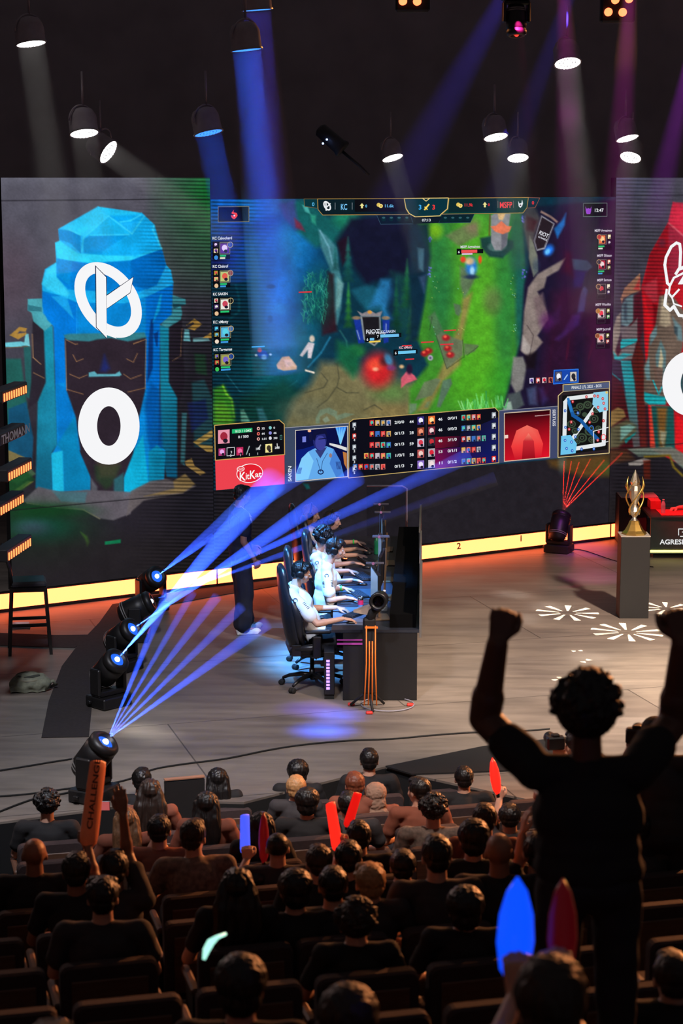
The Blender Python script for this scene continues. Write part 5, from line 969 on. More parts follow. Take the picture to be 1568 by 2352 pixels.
# ------------------------------------------------------------------ gaming chairs
LEATHER = mat('chair_black_leather', (30, 31, 36), .32, var=.1, scale=30, bump=.1)
def gaming_chair(name='gaming_chair'):
    r = empty(name)
    b = MB()
    # back shell: lofted rows from seat to head
    prof = [(.44, -.20, .235, .05), (.58, -.235, .26, .055), (.75, -.265, .27, .055), (.90, -.285, .265, .05), (1.02, -.302, .225, .048), (1.12, -.315, .19, .048), (1.22, -.32, .17, .048), (1.29, -.325, .145, .040), (1.325, -.328, .08, .02)]
    rings = []
    for z, y, hw, th in prof:
        ring = []
        for k in range(20):
            a = 2*PI*k/20; x = hw*(abs(math.cos(a))**.6)*(1 if math.cos(a) > 0 else -1); yy = th*(abs(math.sin(a))**.7)*(1 if math.sin(a) > 0 else -1)
            ring.append(V3(x, y+yy+.07*(abs(x)/.27)**2.5, z))
        rings.append(ring)
    b.loft(rings, True); bk = b.build('backrest', LEATHER, r)
    for sg in (-1, 1):
        c = MB(); c.tube([(sg*.235, -.13, .52), (sg*.262, -.15, .66), (sg*.262, -.175, .82), (sg*.235, -.215, .94), (sg*.19, -.25, 1.02)], [.03, .042, .044, .036, .02], 12); c.build('side_bolster', LEATHER, bk)
    c = MB(); c.tube([(-.13, -.272, 1.10), (0, -.285, 1.115), (.13, -.272, 1.10)], [.014, .016, .014], 8); c.tube([(-.14, -.245, 1.0), (-.12, -.235, .8), (-.13, -.2, .6)], .006, 6); c.tube([(.14, -.245, 1.0), (.12, -.235, .8), (.13, -.2, .6)], .006, 6); c.build('stitching', blackg, bk)
    b = MB(); b.box((0, 0, .44), (.50, .52, .085), bev=.03); b.build('seat', LEATHER, r)
    for sg in (-1, 1):
        c = MB(); c.tube([(sg*.245, -.22, .47), (sg*.255, 0, .485), (sg*.245, .22, .47)], [.03, .042, .03], 12); c.build('seat_bolster', LEATHER, r)
        c = MB(); c.box((sg*.31, .02, .50), (.035, .09, .22), bev=.008); c.box((sg*.27, .0, .395), (.12, .08, .02), bev=.005); a = c.build('arm_post', blackg, r)
        c = MB(); c.box((sg*.31, .03, .665), (.095, .27, .03), bev=.012); c.build('armrest', blackg, r)
    b = MB(); b.box((0, 0, .37), (.2, .26, .06), bev=.01); b.tube([(.08, .02, .36), (.22, .02, .355)], .008, 8); b.build('tilt_mechanism', blackg, r)
    for sg in (-1, 1): b = MB(); b.box((sg*.265, -.19, .46), (.02, .10, .12), bev=.004); b.build('hinge_bracket', blackg, r)
    b = MB(); b.lathe([(.03, .1), (.03, .2), (.022, .2), (.022, .36)], n=16); b.build('gas_column', blackg, r)
    for k in range(5):
        a = 2*PI*k/5+.5; d = V3(math.cos(a), math.sin(a), 0); b = MB(); b.tube([d*.02+V3(0, 0, .13), d*.12+V3(0, 0, .135), d*.25+V3(0, 0, .11), d*.33+V3(0, 0, .075)], [.03, .026, .02, .015], 8); l = b.build('base_arm', blackg, r)
        c = MB(); n_ = d.cross(V3(0, 0, 1)); e = d*.34+V3(0, 0, .03)
        c.lathe([(.012, -.03), (.03, -.028), (.03, -.008), (.012, -.006), (.012, .006), (.03, .008), (.03, .028), (.012, .03)], e, n_, 14); c.build('caster', rubber, l)
    return r
# ------------------------------------------------------------------ five players and their gear
WSH = mat('white_team_shirt', (232, 234, 238), .75, var=.04); DTR = mat('dark_trousers', (26, 27, 34), .8); HB = mat('hair_dark_brown', (38, 26, 20), .5, var=.3, scale=60); HL = mat('hair_light_brown', (120, 84, 56), .5, var=.3, scale=60); HK = mat('hair_black', (16, 13, 13), .45, var=.3, scale=60)
WSHOE = mat('white_sneaker', (226, 224, 222), .6, var=.05); BAND = mat('green_wristband', (60, 220, 90), .5, var=.05)
JMAT = mat('shirt_print', (40, 44, 60), .6, var=.02)
def headset(root, out):
    H, r, f, u = out['B']; P = lambda a, b, c: H+r*a+f*b+u*c
    b = MB(); b.tube([P(math.cos(t)*.100, -.015, .035+math.sin(t)*.108) for t in [PI*k/14 for k in range(15)]], .011, 10); hb = b.build('headband', blackg, root); hb.name = 'headset'
    for sg in (-1, 1):
        c = MB(); c.lathe([(.030, 0), (.044, .004), (.046, .020), (.038, .034), (.02, .038)], P(sg*.078, -.012, -.006), r*sg, 20); c.build('ear_cup', blackg, hb)
    c = MB(); c.tube([P(-.088, .02, -.02), P(-.085, .07, -.055), P(-.055, .115, -.072), P(-.02, .128, -.074)], .0035, 6); c.ball(P(-.015, .13, -.074), .009, 8); c.build('microphone', blackg, hb)
# each: X of hands, Y centre, head px, hair, lean ... local frame facing +Y, rotated so that it faces +X in the hall
PL = [dict(hx=.05, y=20.42, hpx=(692, 1316), hair='parted', hm=HK, lab='seated player nearest the audience in white jersey and headset, dark wavy hair', dn=(.10, .13), hands=((.05, -.29), (-.02, .26)), band=None),
      dict(hx=.13, y=21.42, hpx=(770, 1262), hair='parted', hm=HB, lab='second player from the audience, leaning forward in white jersey, parted brown hair', dn=(0, 0), hands=((.0, -.24), (-.02, .26)), band=1),
      dict(hx=.19, y=22.4, hpx=(744, 1238), hair='curly', hm=HK, lab='middle player at the long desk with curly black hair', dn=(0, 0), hands=((.02, -.27), (-.02, .28)), band=None),
      dict(hx=.25, y=23.4, hpx=(762, 1196), hair='short', hm=HB, lab='fourth player from the audience, profile showing past curly haired team mate', dn=(0, 0), hands=((-.02, -.24), (.03, .26)), band=None),
      dict(hx=.275, y=24.3, hpx=(714, 1182), hair='longwave', hm=HL, lab='farthest player with long light brown hair and green wristband', dn=(0, 0), hands=((0, -.24), (0, .24)), band=1)]
TBL = .745
chair0 = gaming_chair()
for i, p in enumerate(PL):
    hp_ = at_y(p['hpx'][0], p['hpx'][1], p['y']); HX, HZ = hp_.x, hp_.z        # head centre
    back = (-.29, -.22, -.06, -.10, -.27)[i]; chx = (-.31, -.27, -.09, -.13, -.29)[i]
    r = empty('seated_player', (back, p['y'], 0), -PI/2, p['lab'], 'person', 'players in white jerseys at the long desk')
    def loc(X, dY, Z): return V3(-(dY), X-back, Z)      # hall (X, dY, Z) -> local: x = -dY... facing +Y local = +X hall
    ln = HX-.09-back
    nk = V3(0, ln, HZ-.155+.01); sh = [V3(.18, ln-.01, nk.z-.045), V3(-.18, ln-.01, nk.z-.045)]
    wr = []; el = []
    for k in (0, 1):     # 0 = right hand (near the audience, -Y in the hall)
        hx, dy = p['hands'][k]; wrist = V3(-dy, p['hx']+hx-.09-back, TBL+.055); wr.append(wrist)
        e = V3(wrist.x+(.04 if k == 0 else -.04), wrist.y-.26, TBL+.01 if i == 0 and k == 0 else TBL+.035); 
        if e.y < ln-.02: e.y = ln+.03
        el.append(e)
    J = dict(pelvis=V3(0, .02, .56), chest=V3(0, .02, .56).lerp(nk, .66), neck=nk, head=V3(0, HX-back, HZ), hf=V3(0, 1, -.18), sh=sh, el=el, wr=wr, w=.96,
             hand=[(V3(-.15, 1, -.18), V3(0, .2, 1), .28), (V3(.15, 1, -.18), V3(0, .2, 1), .30)], hip=[V3(.1, .03, .53), V3(-.1, .03, .53)], kn=[V3(.14, .46, .53), V3(-.14, .46, .53)],
             an=[V3(.14, .40, .09), V3(-.14, .44, .09)], toe=[V3(0, 1, 0), V3(0, 1, 0)], floor=0.0, sleeve=.74, loose=.014)
    out = person_meshes(J, SKIN, .0052 if i < 3 else .006); assemble(r, out, WSH, DTR, WSHOE, p['hair'], p['hm'])
    headset_root = None; headset(r, out)
    # jersey print: round mark and stripes on the near sleeve
    def on_sleeve(t, a):    # point on the right sleeve surface, t along the arm, a around
        A, B = sh[0], el[0]; x, y, z, l = frame(A, B); y = (V3(1, 0, 0)-z*z.dot(V3(1, 0, 0))).normalized(); x = z.cross(y); return A+z*l*t+(y*math.cos(a)+x*math.sin(a))*.0685
    if i < 3:
        b = MB()
        rg = [on_sleeve(.22+.06*math.cos(q)*.9, .3*math.sin(q)) for q in [PI*.15+1.7*PI*k/14 for k in range(15)]]; b.tube(rg, .0035, 6)
        for s_ in range(5):
            for c_ in (-.75, .75): b.tube([on_sleeve(.40+s_*.045, c_-.22), on_sleeve(.40+s_*.045, c_+.22)], .0035, 6)
        b.build('sleeve_print', JMAT, r)
    if p['band'] is not None:
        k = 1; A, B = el[k], wr[k]; b = MB(); q = A.lerp(B, .88); x, y, z, l = frame(A, B); b.lathe([(.031, -.009), (.033, 0), (.031, .009)], q, z, 16, cap=False); b.build('wristband', BAND, r)
    ch = chair0 if i == 0 else copy_tree(chair0)
    ch.location = (chx, p['y'], 0); ch.rotation_euler = (0, 0, -PI/2+(.12, .0, -.08, .05, .1)[i])
    tag(ch, ('black leather gaming chair nearest the audience', 'black gaming chair holding the player who leans forward', 'black gaming chair in the middle of the row of five', 'black gaming chair, fourth from the audience', 'black gaming chair farthest from the audience, below the central screen')[i], 'chair', 'gaming chairs at the long desk')
# coach
J = dict(pelvis=V3(0, 0, .95), chest=V3(0, .01, 1.24), neck=V3(0, -.01, 1.47), head=V3(0, .03, 1.62), hf=V3(-.15, 1, -.22), sh=[V3(.195, -.01, 1.42), V3(-.195, -.01, 1.42)], el=[V3(.235, -.03, 1.12), V3(-.25, .02, 1.12)],
         wr=[V3(.235, .10, .90), V3(-.22, .20, .98)], hand=[(V3(-.05, .45, -1), V3(1, .1, .0), .9), (V3(.1, .6, -.6), V3(-1, 0, 0), .5)], hip=[V3(.095, 0, .90), V3(-.095, 0, .90)], kn=[V3(.11, .02, .48), V3(-.12, .06, .48)],
         an=[V3(.12, -.02, .09), V3(-.14, .10, .09)], toe=[V3(.1, 1, 0), V3(-.1, 1, 0)], floor=0.0, sleeve=.6, flare=.035, w=1.02, loose=.012)
NAVY = mat('navy_tshirt', (26, 28, 44), .8); NTR = mat('navy_wide_trousers', (24, 26, 42), .85)
pc = at_z(553, 1452); coach = empty('standing_coach', (pc.x, pc.y, 0), -PI/2+.35, 'person standing behind the players in dark tee, wide trousers and white sneakers', 'person')
out = person_meshes(J, SKIN2, .006); assemble(coach, out, NAVY, NTR, WSHOE, 'short', HK)
b = MB(); b.tube([(.06, .0, 1.50), (.075, .07, 1.44), (.03, .135, 1.36), (0, .145, 1.22), (-.03, .135, 1.36), (-.075, .07, 1.44), (-.06, 0, 1.50), (0, -.07, 1.515), (.06, 0, 1.50)], .0045, 6); b.build('lanyard', WSH, coach)
coach.scale = (1.01, 1.01, 1.01)
# ------------------------------------------------------------------ the long desk
def deskx(y): return .045*(y-20)
DSK = mat('dark_desk_top', (34, 38, 48), .45, var=.1); DBL = mat('desk_black_panel', (18, 18, 20), .5); GREYP = mat('grey_board', (92, 90, 88), .6, var=.08)
Y0, Y1 = 19.86, 25.25
desk = empty('long_desk', (.35, 22.5, 0), 0, 'long black desk in front of the five seated players', 'desk')
def U(mb, name, m, parent=desk, **k):
    o = mb.build(name, m, None, **k); o.parent = parent; o.matrix_parent_inverse = Matrix.Translation(-Vector(parent.location)); return o
b = MB(); b.prism([(deskx(Y0)-.10, Y0, .715), (deskx(Y0)+.80, Y0, .715), (deskx(Y1)+.80, Y1, .715), (deskx(Y1)-.10, Y1, .715)], (0, 0, .03)); U(b, 'desk_top', DSK)
for y in (Y0+.02, Y1-.04):
    b = MB(); b.box((deskx(y)+.40, y, .3575), (.76, .03, .715), bev=.004); U(b, 'side_panel', DBL)
b = MB(); b.prism([(deskx(Y0)+.72, Y0+.05, 0), (deskx(Y0)+.75, Y0+.05, 0), (deskx(Y1)+.75, Y1-.07, 0), (deskx(Y1)+.72, Y1-.07, 0)], (0, 0, .715)); U(b, 'front_panel', DBL)
for k in range(3):
    a = Y0+.02+k*1.8; e = a+1.76; x = .80-.015*k; b = MB(); b.prism([(deskx(a)+x, a, .66), (deskx(a)+x+.022, a, .66), (deskx(e)+x+.022, e, .66), (deskx(e)+x, e, .66)], (0, 0, .46+.02*k)); U(b, 'sponsor_board', GREYP)
b = MB(); b.prism([(deskx(Y0)+.50, Y0+.1, .7455), (deskx(Y0)+.77, Y0+.1, .7455), (deskx(Y1)+.77, Y1-.1, .7455), (deskx(Y1)+.50, Y1-.1, .7455)], (0, 0, .14)); U(b, 'cable_shelf', mat('deep_black_cloth', (9, 9, 10), .95, spec=.05))
b = MB(); b.box((deskx(Y0)+.09, Y0-.005, .60), (.26, .006, .02)); U(b, 'purple_trim', mat('purple_trim', (150, 60, 140), .4, emit=(120, 40, 110), estr=.5))
b = MB(); b.box((deskx(Y0)+.09, Y0-.005, .64), (.26, .006, .012)); U(b, 'purple_trim', MATS['purple_trim'])
MON = mat('monitor_shell', (20, 21, 24), .4); STAND_AMBER = mat('monitor_stand_amber_lit', (130, 104, 78), .35, .6); GLOW = mat('monitor_picture', (20, 30, 40), .3, emit=(90, 130, 170), estr=.8)  # stand colour carries the amber stage light
zw = (1.33, 1.43, 1.26, 1.37, 1.32)
mon = None
for i, p in enumerate(PL):
    y = p['y']; x = (.36, .44, .46, .50, .50)[i]
    if mon is None:
        mon = empty('computer_monitor'); 
        b = MB(); b.box((0, 0, 1.09), (.035, .54, .33), bev=.006); b.build('screen_housing', MON, mon)
        b = MB(); b.box((-.0185, 0, 1.09), (.002, .52, .30)); b.build('display', GLOW, mon)
        b = MB(); b.prism([(.02, -.05, .762), (.02, .05, .762), (.035, .02, 1.12), (.035, -.02, 1.12)], (.018, 0, 0)); b.build('stand_neck', STAND_AMBER, mon)
        b = MB(); b.box((.03, 0, .752), (.22, .30, .013), bev=.004); b.build('stand_foot', STAND_AMBER, mon)
        r = mon
    else: r = copy_tree(mon)
    r.location = (x, y, 0); r.rotation_euler = (0, 0, (.12, -.1, .06, 0, -.05)[i])
    tag(r, ('edge-on monitor in front of the player nearest the audience', 'edge-on monitor in front of the player who leans forward', 'monitor in front of the curly haired player', 'monitor in front of the fourth player', 'monitor at the far end of the desk')[i], 'monitor', 'monitors on the long desk')
    w_ = empty('webcam_bar', (x-.01, y, 0), 0, ('small glinting camera bar above the nearest monitor', 'raised camera bar above the second monitor, left of a pair', 'low camera bar above the middle monitor, right of a pair', 'camera bar above the fourth monitor', 'topmost camera bar, above the farthest monitor')[i], 'camera', 'camera bars on the monitors')
    b = MB(); b.box((0, 0, zw[i]), (.19, .035, .022), bev=.004); b.build('housing', mat('camera_bar_grey', (96, 96, 110), .35, .3), w_)
    b = MB(); b.lathe([(.014, 0), (.016, .006), (.012, .012)], (-.02, -.018, zw[i]), (0, -1, 0), 14); b.build('lens', mat('lens_glint_paint', (60, 30, 60), .1, emit=(170, 110, 150), estr=.7), w_)  # lens emission is a painted glint, the camera bar is no lamp
    b = MB(); b.tube([(.012, 0, 1.24), (.012, 0, zw[i]-.008)], .007, 8); b.build('bracket', MON, w_)
    # keyboard and mouse
    k = empty('keyboard', (p['hx']+(.11 if i == 0 else .06), y+.14, .745), (-.55 if i == 0 else .3), ('black keyboard turned at an angle by the nearest player', 'keyboard under the hands of the player who leans forward', 'keyboard by the curly haired player', 'keyboard by the fourth player', 'keyboard by the farthest player')[i], 'keyboard', 'keyboards on the long desk')
    b = MB(); b.box((0, 0, .011), (.14, .38, .022), bev=.004); b.build('case', blackg, k)
    b = MB()
    for rr in range(5):
        for c in range(13): b.box((-.052+rr*.026, -.17+c*.0283, .026), (.020, .023, .010))
    b.build('keys', mat('key_caps', (44, 46, 54), .5), k)
    m_ = empty('computer_mouse', (p['hx']+.05, y-.285, .745), 0, ('mouse under the right hand of the nearest player', 'mouse of the player who leans forward', 'mouse of the curly haired player', 'mouse of the fourth player', 'mouse of the farthest player')[i], 'mouse', 'mice on the long desk')
    b = MB(); b.ball((0, 0, .012), (.055, .03, .022), 14); b.build('shell', blackg, m_); b = MB(); b.tube([(.05, 0, .012), (.12, .02, .006), (.22, .05, .006)], .002, 6); b.build('cable', blackg, m_)
mm_ = MB().box((.10, 20.5, .7475), (.38, .85, .004)); mm_.build('mouse_mat', mat('pale_mouse_mat', (96, 110, 140), .8), label='pale cloth mouse mat under the nearest player\'s hands', cat='mouse mat')
mm_ = MB().box((.17, 21.5, .7475), (.36, .80, .004)); mm_.build('mouse_mat', mat('dark_mouse_mat', (44, 50, 62), .8), label='dark mouse mat under the forward leaning player\'s hands', cat='mouse mat')
def bottle(name, p, h, rad, m, mc, label, cat='bottle', prof=None):
    r = empty(name, p, 0, label, cat)
    pr = prof or [(rad*.9, 0), (rad, .01), (rad, h*.3), (rad*.93, h*.36), (rad, h*.42), (rad, h*.66), (rad*.55, h*.84), (rad*.36, h*.88), (rad*.36, h*.93)]
    MB().lathe(pr, (0, 0, 0), n=20).build('bottle_body', m, r)
    MB().lathe([(rad*.44, h*.92), (rad*.44, h), (rad*.3, h)], n=16).build('cap', mc, r)
    return r
clr = mat('clear_plastic', (200, 220, 235), .15, alpha=.55); grn = mat('green_bottle', (30, 130, 90), .25, alpha=.8)
q = at_y(882, 1405, 20.75); bottle('water_bottle', (q.x, 20.75, .745), .23, .036, clr, WSH, 'clear water bottle standing behind the nearest monitor')
q = at_y(868, 1250, 24.1); bottle('water_bottle', (q.x-.02, 24.0, .745), .24, .034, grn, mat('green_cap', (20, 120, 70), .5), 'green bottle standing at the far part of the desk')
q = empty('drink_can', (.205, 20.93, .745), 0, 'silver drink can with red print between the two nearest players', 'can')
MB().lathe([(.024, 0), (.030, .008), (.030, .105), (.024, .118), (.023, .118), (.022, .114)], n=24).build('can_body', chrome, q)
MB().lathe([(.0304, .035), (.0304, .085)], n=24, cap=False).build('red_print', mat('can_red', (210, 40, 80), .4, .2), q)
# computer case lit purple
pcx = deskx(Y0)-.20+.08; c = empty('computer_case', (pcx, Y0+.14, 0), 0, 'computer tower glowing violet at the near end of the desk', 'computer')
b = MB(); b.box((0, .12, .275), (.11, .44, .45), bev=.006); b.build('case', DBL, c)
b = MB()
for k in range(9): b.box((-.012+.012*(k % 3-1)*0, -.104, .12+k*.036), (.035, .006, .024))
b.build('light_strip', mat('violet_glow', (120, 90, 220), .3, emit=(170, 130, 255), estr=2.2), c)
b = MB(); b.box((0, .12, .025), (.10, .40, .05)); b.build('feet', rubber, c)
# stand with dark drum lamp and orange straps in front of the desk's near end
sx, sy = at_z(842, 1612).x+.02, 19.55
st = empty('effect_lamp_stand', (sx, sy, 0), 0, 'black drum lamp on a stand with orange cords at the desk\'s near end', 'lamp stand')
b = MB(); b.box((0, 0, .55), (.13, .11, .78), bev=.02); b.tube([(.0, 0, .9), (.03, 0, 1.0), (.09, .02, 1.05)], .05, 12); b.build('column', blackm, st)
b = MB(); b.lathe([(.075, -.16), (.085, -.15), (.085, .13), (.09, .14), (.09, .16), (.06, .16), (.055, .10)], (.10, .05, 1.11), (-.1, -1, .12), 28); b.build('drum', blackg, st)
b = MB(); b.lathe([(.001, 0), (.055, .0)], (.088, -.07, 1.124), (-.1, -1, .12), 20); b.build('lens', mat('dark_lens', (8, 8, 12), .08), st)
b = MB(); b.prism([(-.16, -.02, 1.0), (.02, -.02, 1.07), (.10, -.02, 1.02), (.02, -.02, .965)], (0, .12, 0)); b.build('cloth_wrap', mat('white_cloth_wrap', (176, 156, 140), .8), st)
ORG = mat('orange_cord', (230, 120, 40), .5, emit=(200, 90, 20), estr=.25)
for k, (x0, x1) in enumerate(((-.03, -.05), (.0, -.01), (.03, .03), (.06, .075))):
    b = MB(); b.tube([(x0, -.09, .88 if k in (0, 3) else .72), (x0, -.115, .5), (x1, -.10, .06)], .007, 6); b.build('orange_cord', ORG, st)
b = MB(); b.box((.02, -.085, .86), (.13, .01, .02)); b.build('orange_cord', ORG, st)
b = MB(); b.tube([(.24+.27*math.cos(t)-.05, .12+.27*math.sin(t), .015) for t in [2*PI*k/28 for k in range(29)]], .006, 6, cap=False); b.build('floor_ring', mat('pale_cable', (150, 150, 165), .4), st)
b = MB()
for a in (0, 2*PI/3, 4*PI/3): b.tube([(0, 0, .2), (math.cos(a-1.4)*.2, math.sin(a-1.4)*.2, .02)], .014, 8)
b.build('tripod_leg', blackm, st)
for k, (x, y) in enumerate(((.0, -.21), (.42, .1), (-.18, .12))): b = MB(); b.box((x, y, .014), (.07, .05, .028), bev=.008); b.build('red_foot', mat('red_foot', (200, 50, 36), .5), st)
# clear panel at the far end
gl = bpy.data.materials.new('tinted_clear_panel'); gl.use_nodes = True; nb = gl.node_tree.nodes['Principled BSDF']; nb.inputs['Base Color'].default_value = (.02, .02, .03, 1); nb.inputs['Alpha'].default_value = .22; nb.inputs['Roughness'].default_value = .08
ya = 25.35; xa = at_y(842, 1119, ya); xb = at_y(934, 1119, ya); scn = empty('clear_partition', ((xa.x+xb.x)/2, ya, 0), 0, 'tall clear partition with grey rim at the far end of the desk', 'partition')
b = MB(); b.box(((xa.x+xb.x)/2, ya, .70), (xb.x-xa.x, .012, 1.34)); U(b, 'clear_panel', gl, scn)
b = MB(); b.tube([(xa.x, ya, 1.385), (xb.x-.06, ya, 1.385), (xb.x, ya, 1.35), (xb.x, ya, .78)], .013, 6); U(b, 'rim', mat('grey_rim', (150, 146, 160), .4), scn)
b = MB(); b.box(((xa.x+xb.x)/2, ya, .015), (xb.x-xa.x, .22, .03)); U(b, 'foot', blackm, scn)
# ------------------------------------------------------------------ trophy on its plinth
tp = at_z(1455, 1420); T_ = at_y(1457, 1233, tp.y); ph = T_.z; pw = (1491-1423)/FPX*tp.y
pl = empty('plinth', (tp.x, tp.y+.15, 0), .0, 'tall dark grey plinth standing on the stage', 'plinth')
b = MB(); b.box((0, 0, ph/2), (pw, .32, ph), bev=.003); b.build('column', mat('plinth_grey', (24, 24, 25), .6, var=.06), pl)
b = MB(); b.box((0, 0, ph+.004), (pw+.006, .326, .010)); b.build('top_plate', mat('plinth_top', (176, 170, 160), .4), pl)
GOLD = mat('gold_metal', (255, 205, 110), .38, 1); SILV = mat('polished_silver', (245, 235, 215), .34, 1)
tr = empty('trophy', (tp.x, tp.y+.15, ph+.009), 0, 'gold and silver spiral trophy on top of the plinth', 'trophy')
b = MB(); b.lathe([(.155, 0), (.15, .02), (.115, .05), (.075, .12), (.06, .16), (.05, .17)], n=8, sm=False); b.build('base', GOLD, tr)
b = MB(); b.lathe([(.05, .168), (.032, .19), (.022, .205), (.055, .25), (.07, .285), (.05, .33), (.026, .36), (.04, .40), (.065, .46), (.078, .54), (.066, .60)], n=12, sm=False); b.build('stem_cup', SILV, tr)
b = MB(); b.lathe([(.05, .60), (.06, .64), (.034, .72), (.004, .79)], n=6, sm=False); b.build('crystal_tip', SILV, tr)
for k in range(4):
    a0 = PI/2*k; pts_ = []; rs_ = []
    for j in range(13):
        t = j/12; rr = .05+.058*math.sin(t*PI*.8)**.8; a = a0+t*3.1; pts_.append((rr*math.cos(a), rr*math.sin(a), .24+.44*t)); rs_.append(.012*(1-t*.75)+.001)
    b = MB(); b.tube(pts_, rs_, 6); b.build('spiral_blade', GOLD, tr)
for sg in (-1, 1): b = MB(); b.tube([(sg*.072, 0, .5), (sg*.105, 0, .6), (sg*.085, 0, .71)], [.014, .018, .002], 6); b.build('wing', GOLD, tr)
# ------------------------------------------------------------------ rival desk at the right edge
rd = at_z(1491, 1282); FY = rd.y+.0; X0 = at_y(1492, 1283, FY).x; zt_ = at_y(1492, 1192, FY).z
dk = empty('rival_desk', (X0+1.2, FY, 0), 0, 'dark grey rival desk with player name lettering and yellow glowing foot', 'desk')
b = MB(); b.box((X0+1.2, FY+.02, zt_/2+.03), (2.4, .04, zt_-.06), bev=.003); U(b, 'front_panel', mat('desk_front_grey', (66, 78, 76), .5), dk)
b = MB(); b.box((X0+1.2, FY+.45, zt_+.01), (2.40, .92, .03)); U(b, 'desk_top', blackg, dk)
b = MB(); b.box((X0+1.2, FY-.006, .10), (2.4, .012, .035)); U(b, 'foot_light', mat('yellow_foot_glow', (255, 240, 150), .4, emit=(255, 244, 130), estr=2.2), dk)
b = MB(); b.box((X0+1.2, FY+.3, .03), (2.3, .5, .06)); U(b, 'base', blackm, dk)
G = Face(mapf=lambda x, y, o_: at_y(x, y, FY-.004)); G.text('AGRESIVOO', 1515, 1250, 15.5, (236, 236, 236), sl=0, sx=1.08); o = G.build('name_lettering'); o.parent = dk; o.matrix_parent_inverse = Matrix.Translation(-dk.location)
G = Face(mapf=lambda x, y, o_: at_y(x, y, FY-.004)); G.line([(1558, 1229), (1558, 1215), (1580, 1215)], 2, (220, 222, 220)); G.line([(1562, 1232), (1575, 1232), (1580, 1222), (1566, 1222)], 2, (220, 222, 220)); o = G.build('team_badge'); o.parent = dk; o.matrix_parent_inverse = Matrix.Translation(-dk.location)
bx = empty('rival_partition_box', (X0-.2, FY+.3, 0), 0, 'black partition box with pale top rim beside the rival desk', 'cabinet')  # black partition box on the rival team's side
xl, xr = at_y(1425, 1240, FY+1.0).x, at_y(1491, 1240, FY+1.0).x; zz = at_y(1450, 1143, FY+1.0).z
b = MB(); b.box(((xl+xr)/2-.02, FY+1.3, zz/2), (xr-xl, .4, zz), bev=.004); U(b, 'body', blackm, bx)
b = MB(); b.box(((xl+xr)/2+.05, FY+1.2, zz+.007), (xr-xl+.12, .5, .012)); U(b, 'top_plate', mat('pale_top', (150, 146, 146), .5), bx)
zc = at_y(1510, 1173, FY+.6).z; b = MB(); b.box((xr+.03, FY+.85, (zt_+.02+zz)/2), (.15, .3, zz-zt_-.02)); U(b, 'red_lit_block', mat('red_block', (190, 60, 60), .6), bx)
q = at_y(1522, 1183, FY+.3); bottle('water_bottle', (q.x, FY+.3, zt_+.025), .21, .033, clr, WSH, 'clear water bottle on the rival desk, lit red')
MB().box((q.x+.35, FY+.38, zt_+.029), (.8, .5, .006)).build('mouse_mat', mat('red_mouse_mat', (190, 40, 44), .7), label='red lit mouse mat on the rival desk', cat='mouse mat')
# rival player, mostly outside the frame: seated behind the desk, forearm on the table
rp = empty('seated_rival', (X0+.82, FY+1.02, 0), PI, 'person in red lit white shirt behind rival desk, only one forearm in frame', 'person')
J = seated(dict(wr=[V3(.62, .46, zt_+.07), V3(-.10, .5, zt_+.06)], el=[V3(.40, .34, zt_+.07), V3(-.3, .28, zt_+.06)], hand=[(V3(.9, .35, -.1), V3(0, 0, 1), .7), (V3(-.5, 1, -.1), V3(0, 0, 1), .5)], lean=.1))
# left arm reaches along the desk toward the bottle
out = person_meshes(J, SKIN, .007); assemble(rp, out, WSH, DTR, WSHOE, 'short', HB)
q2 = at_y(1546, 1172, FY+.45); rp.location.x = q2.x+.70
# ------------------------------------------------------------------ bar stool, backpack, mats
DW = mat('dark_wood', (30, 24, 22), .35, var=.3, scale=30); 
sp = at_z(70, 1500)
stl = empty('bar_stool', (sp.x-.02, sp.y+.1, 0), .18, 'dark wooden bar stool with low back at the left edge of the stage', 'stool')
zs_ = .80; b = MB(); b.box((0, 0, zs_), (.40, .40, .075), bev=.025); b.build('seat', mat('dark_grey_vinyl', (62, 62, 66), .4), stl)
for sx_ in (-1, 1):
    for sy_ in (-1, 1):
        b = MB(); b.prism([(sx_*.185-.018, sy_*.175-.018, zs_-.03), (sx_*.185+.018, sy_*.175-.018, zs_-.03), (sx_*.185+.018, sy_*.175+.018, zs_-.03), (sx_*.185-.018, sy_*.175+.018, zs_-.03)], (sx_*.045, sy_*.03, -(zs_-.03))); b.build('leg', DW, stl)
for y_ in (-.19, .19): b = MB(); b.box((0, y_, .34), (.41, .022, .035)); b.build('stretcher', DW, stl)
for x_ in (-.205, .205): b = MB(); b.box((x_, 0, .28), (.022, .38, .035)); b.build('stretcher', DW, stl)
for y_ in (-.185, .185): b = MB(); b.box((0, y_, zs_-.055), (.36, .02, .05)); b.build('apron', DW, stl)
for y_ in (-.17, .17): b = MB(); b.tube([(-.185, y_, zs_), (-.20, y_, zs_+.15), (-.245, y_, zs_+.32), (-.285, y_, zs_+.42)], [.019, .017, .015, .013], 8); b.build('back_post', DW, stl)
b = MB(); b.box((-.27, 0, zs_+.37), (.025, .37, .10), M=Matrix.Rotation(-.3, 3, 'Y'), bev=.008); b.build('back_rail', DW, stl)
bp = at_z(62, 1597); bg = empty('backpack', (bp.x, bp.y+.2, 0), .15, 'grey green backpack lying open on the stage boards', 'backpack')
OL = mat('olive_canvas', (120, 122, 104), .85, var=.25, scale=20, bump=.3); b = MB(); b.ball((0, 0, .085), (.215, .15, .10), 20); b.ball((.1, -.02, .08), (.13, .12, .09), 16); b.box((-.02, 0, .04), (.36, .24, .07)); me = remesh(b, .01, 'bag', OL, 3, .5, disp=(.02, 14)); mobj(me, 'bag_body', bg)
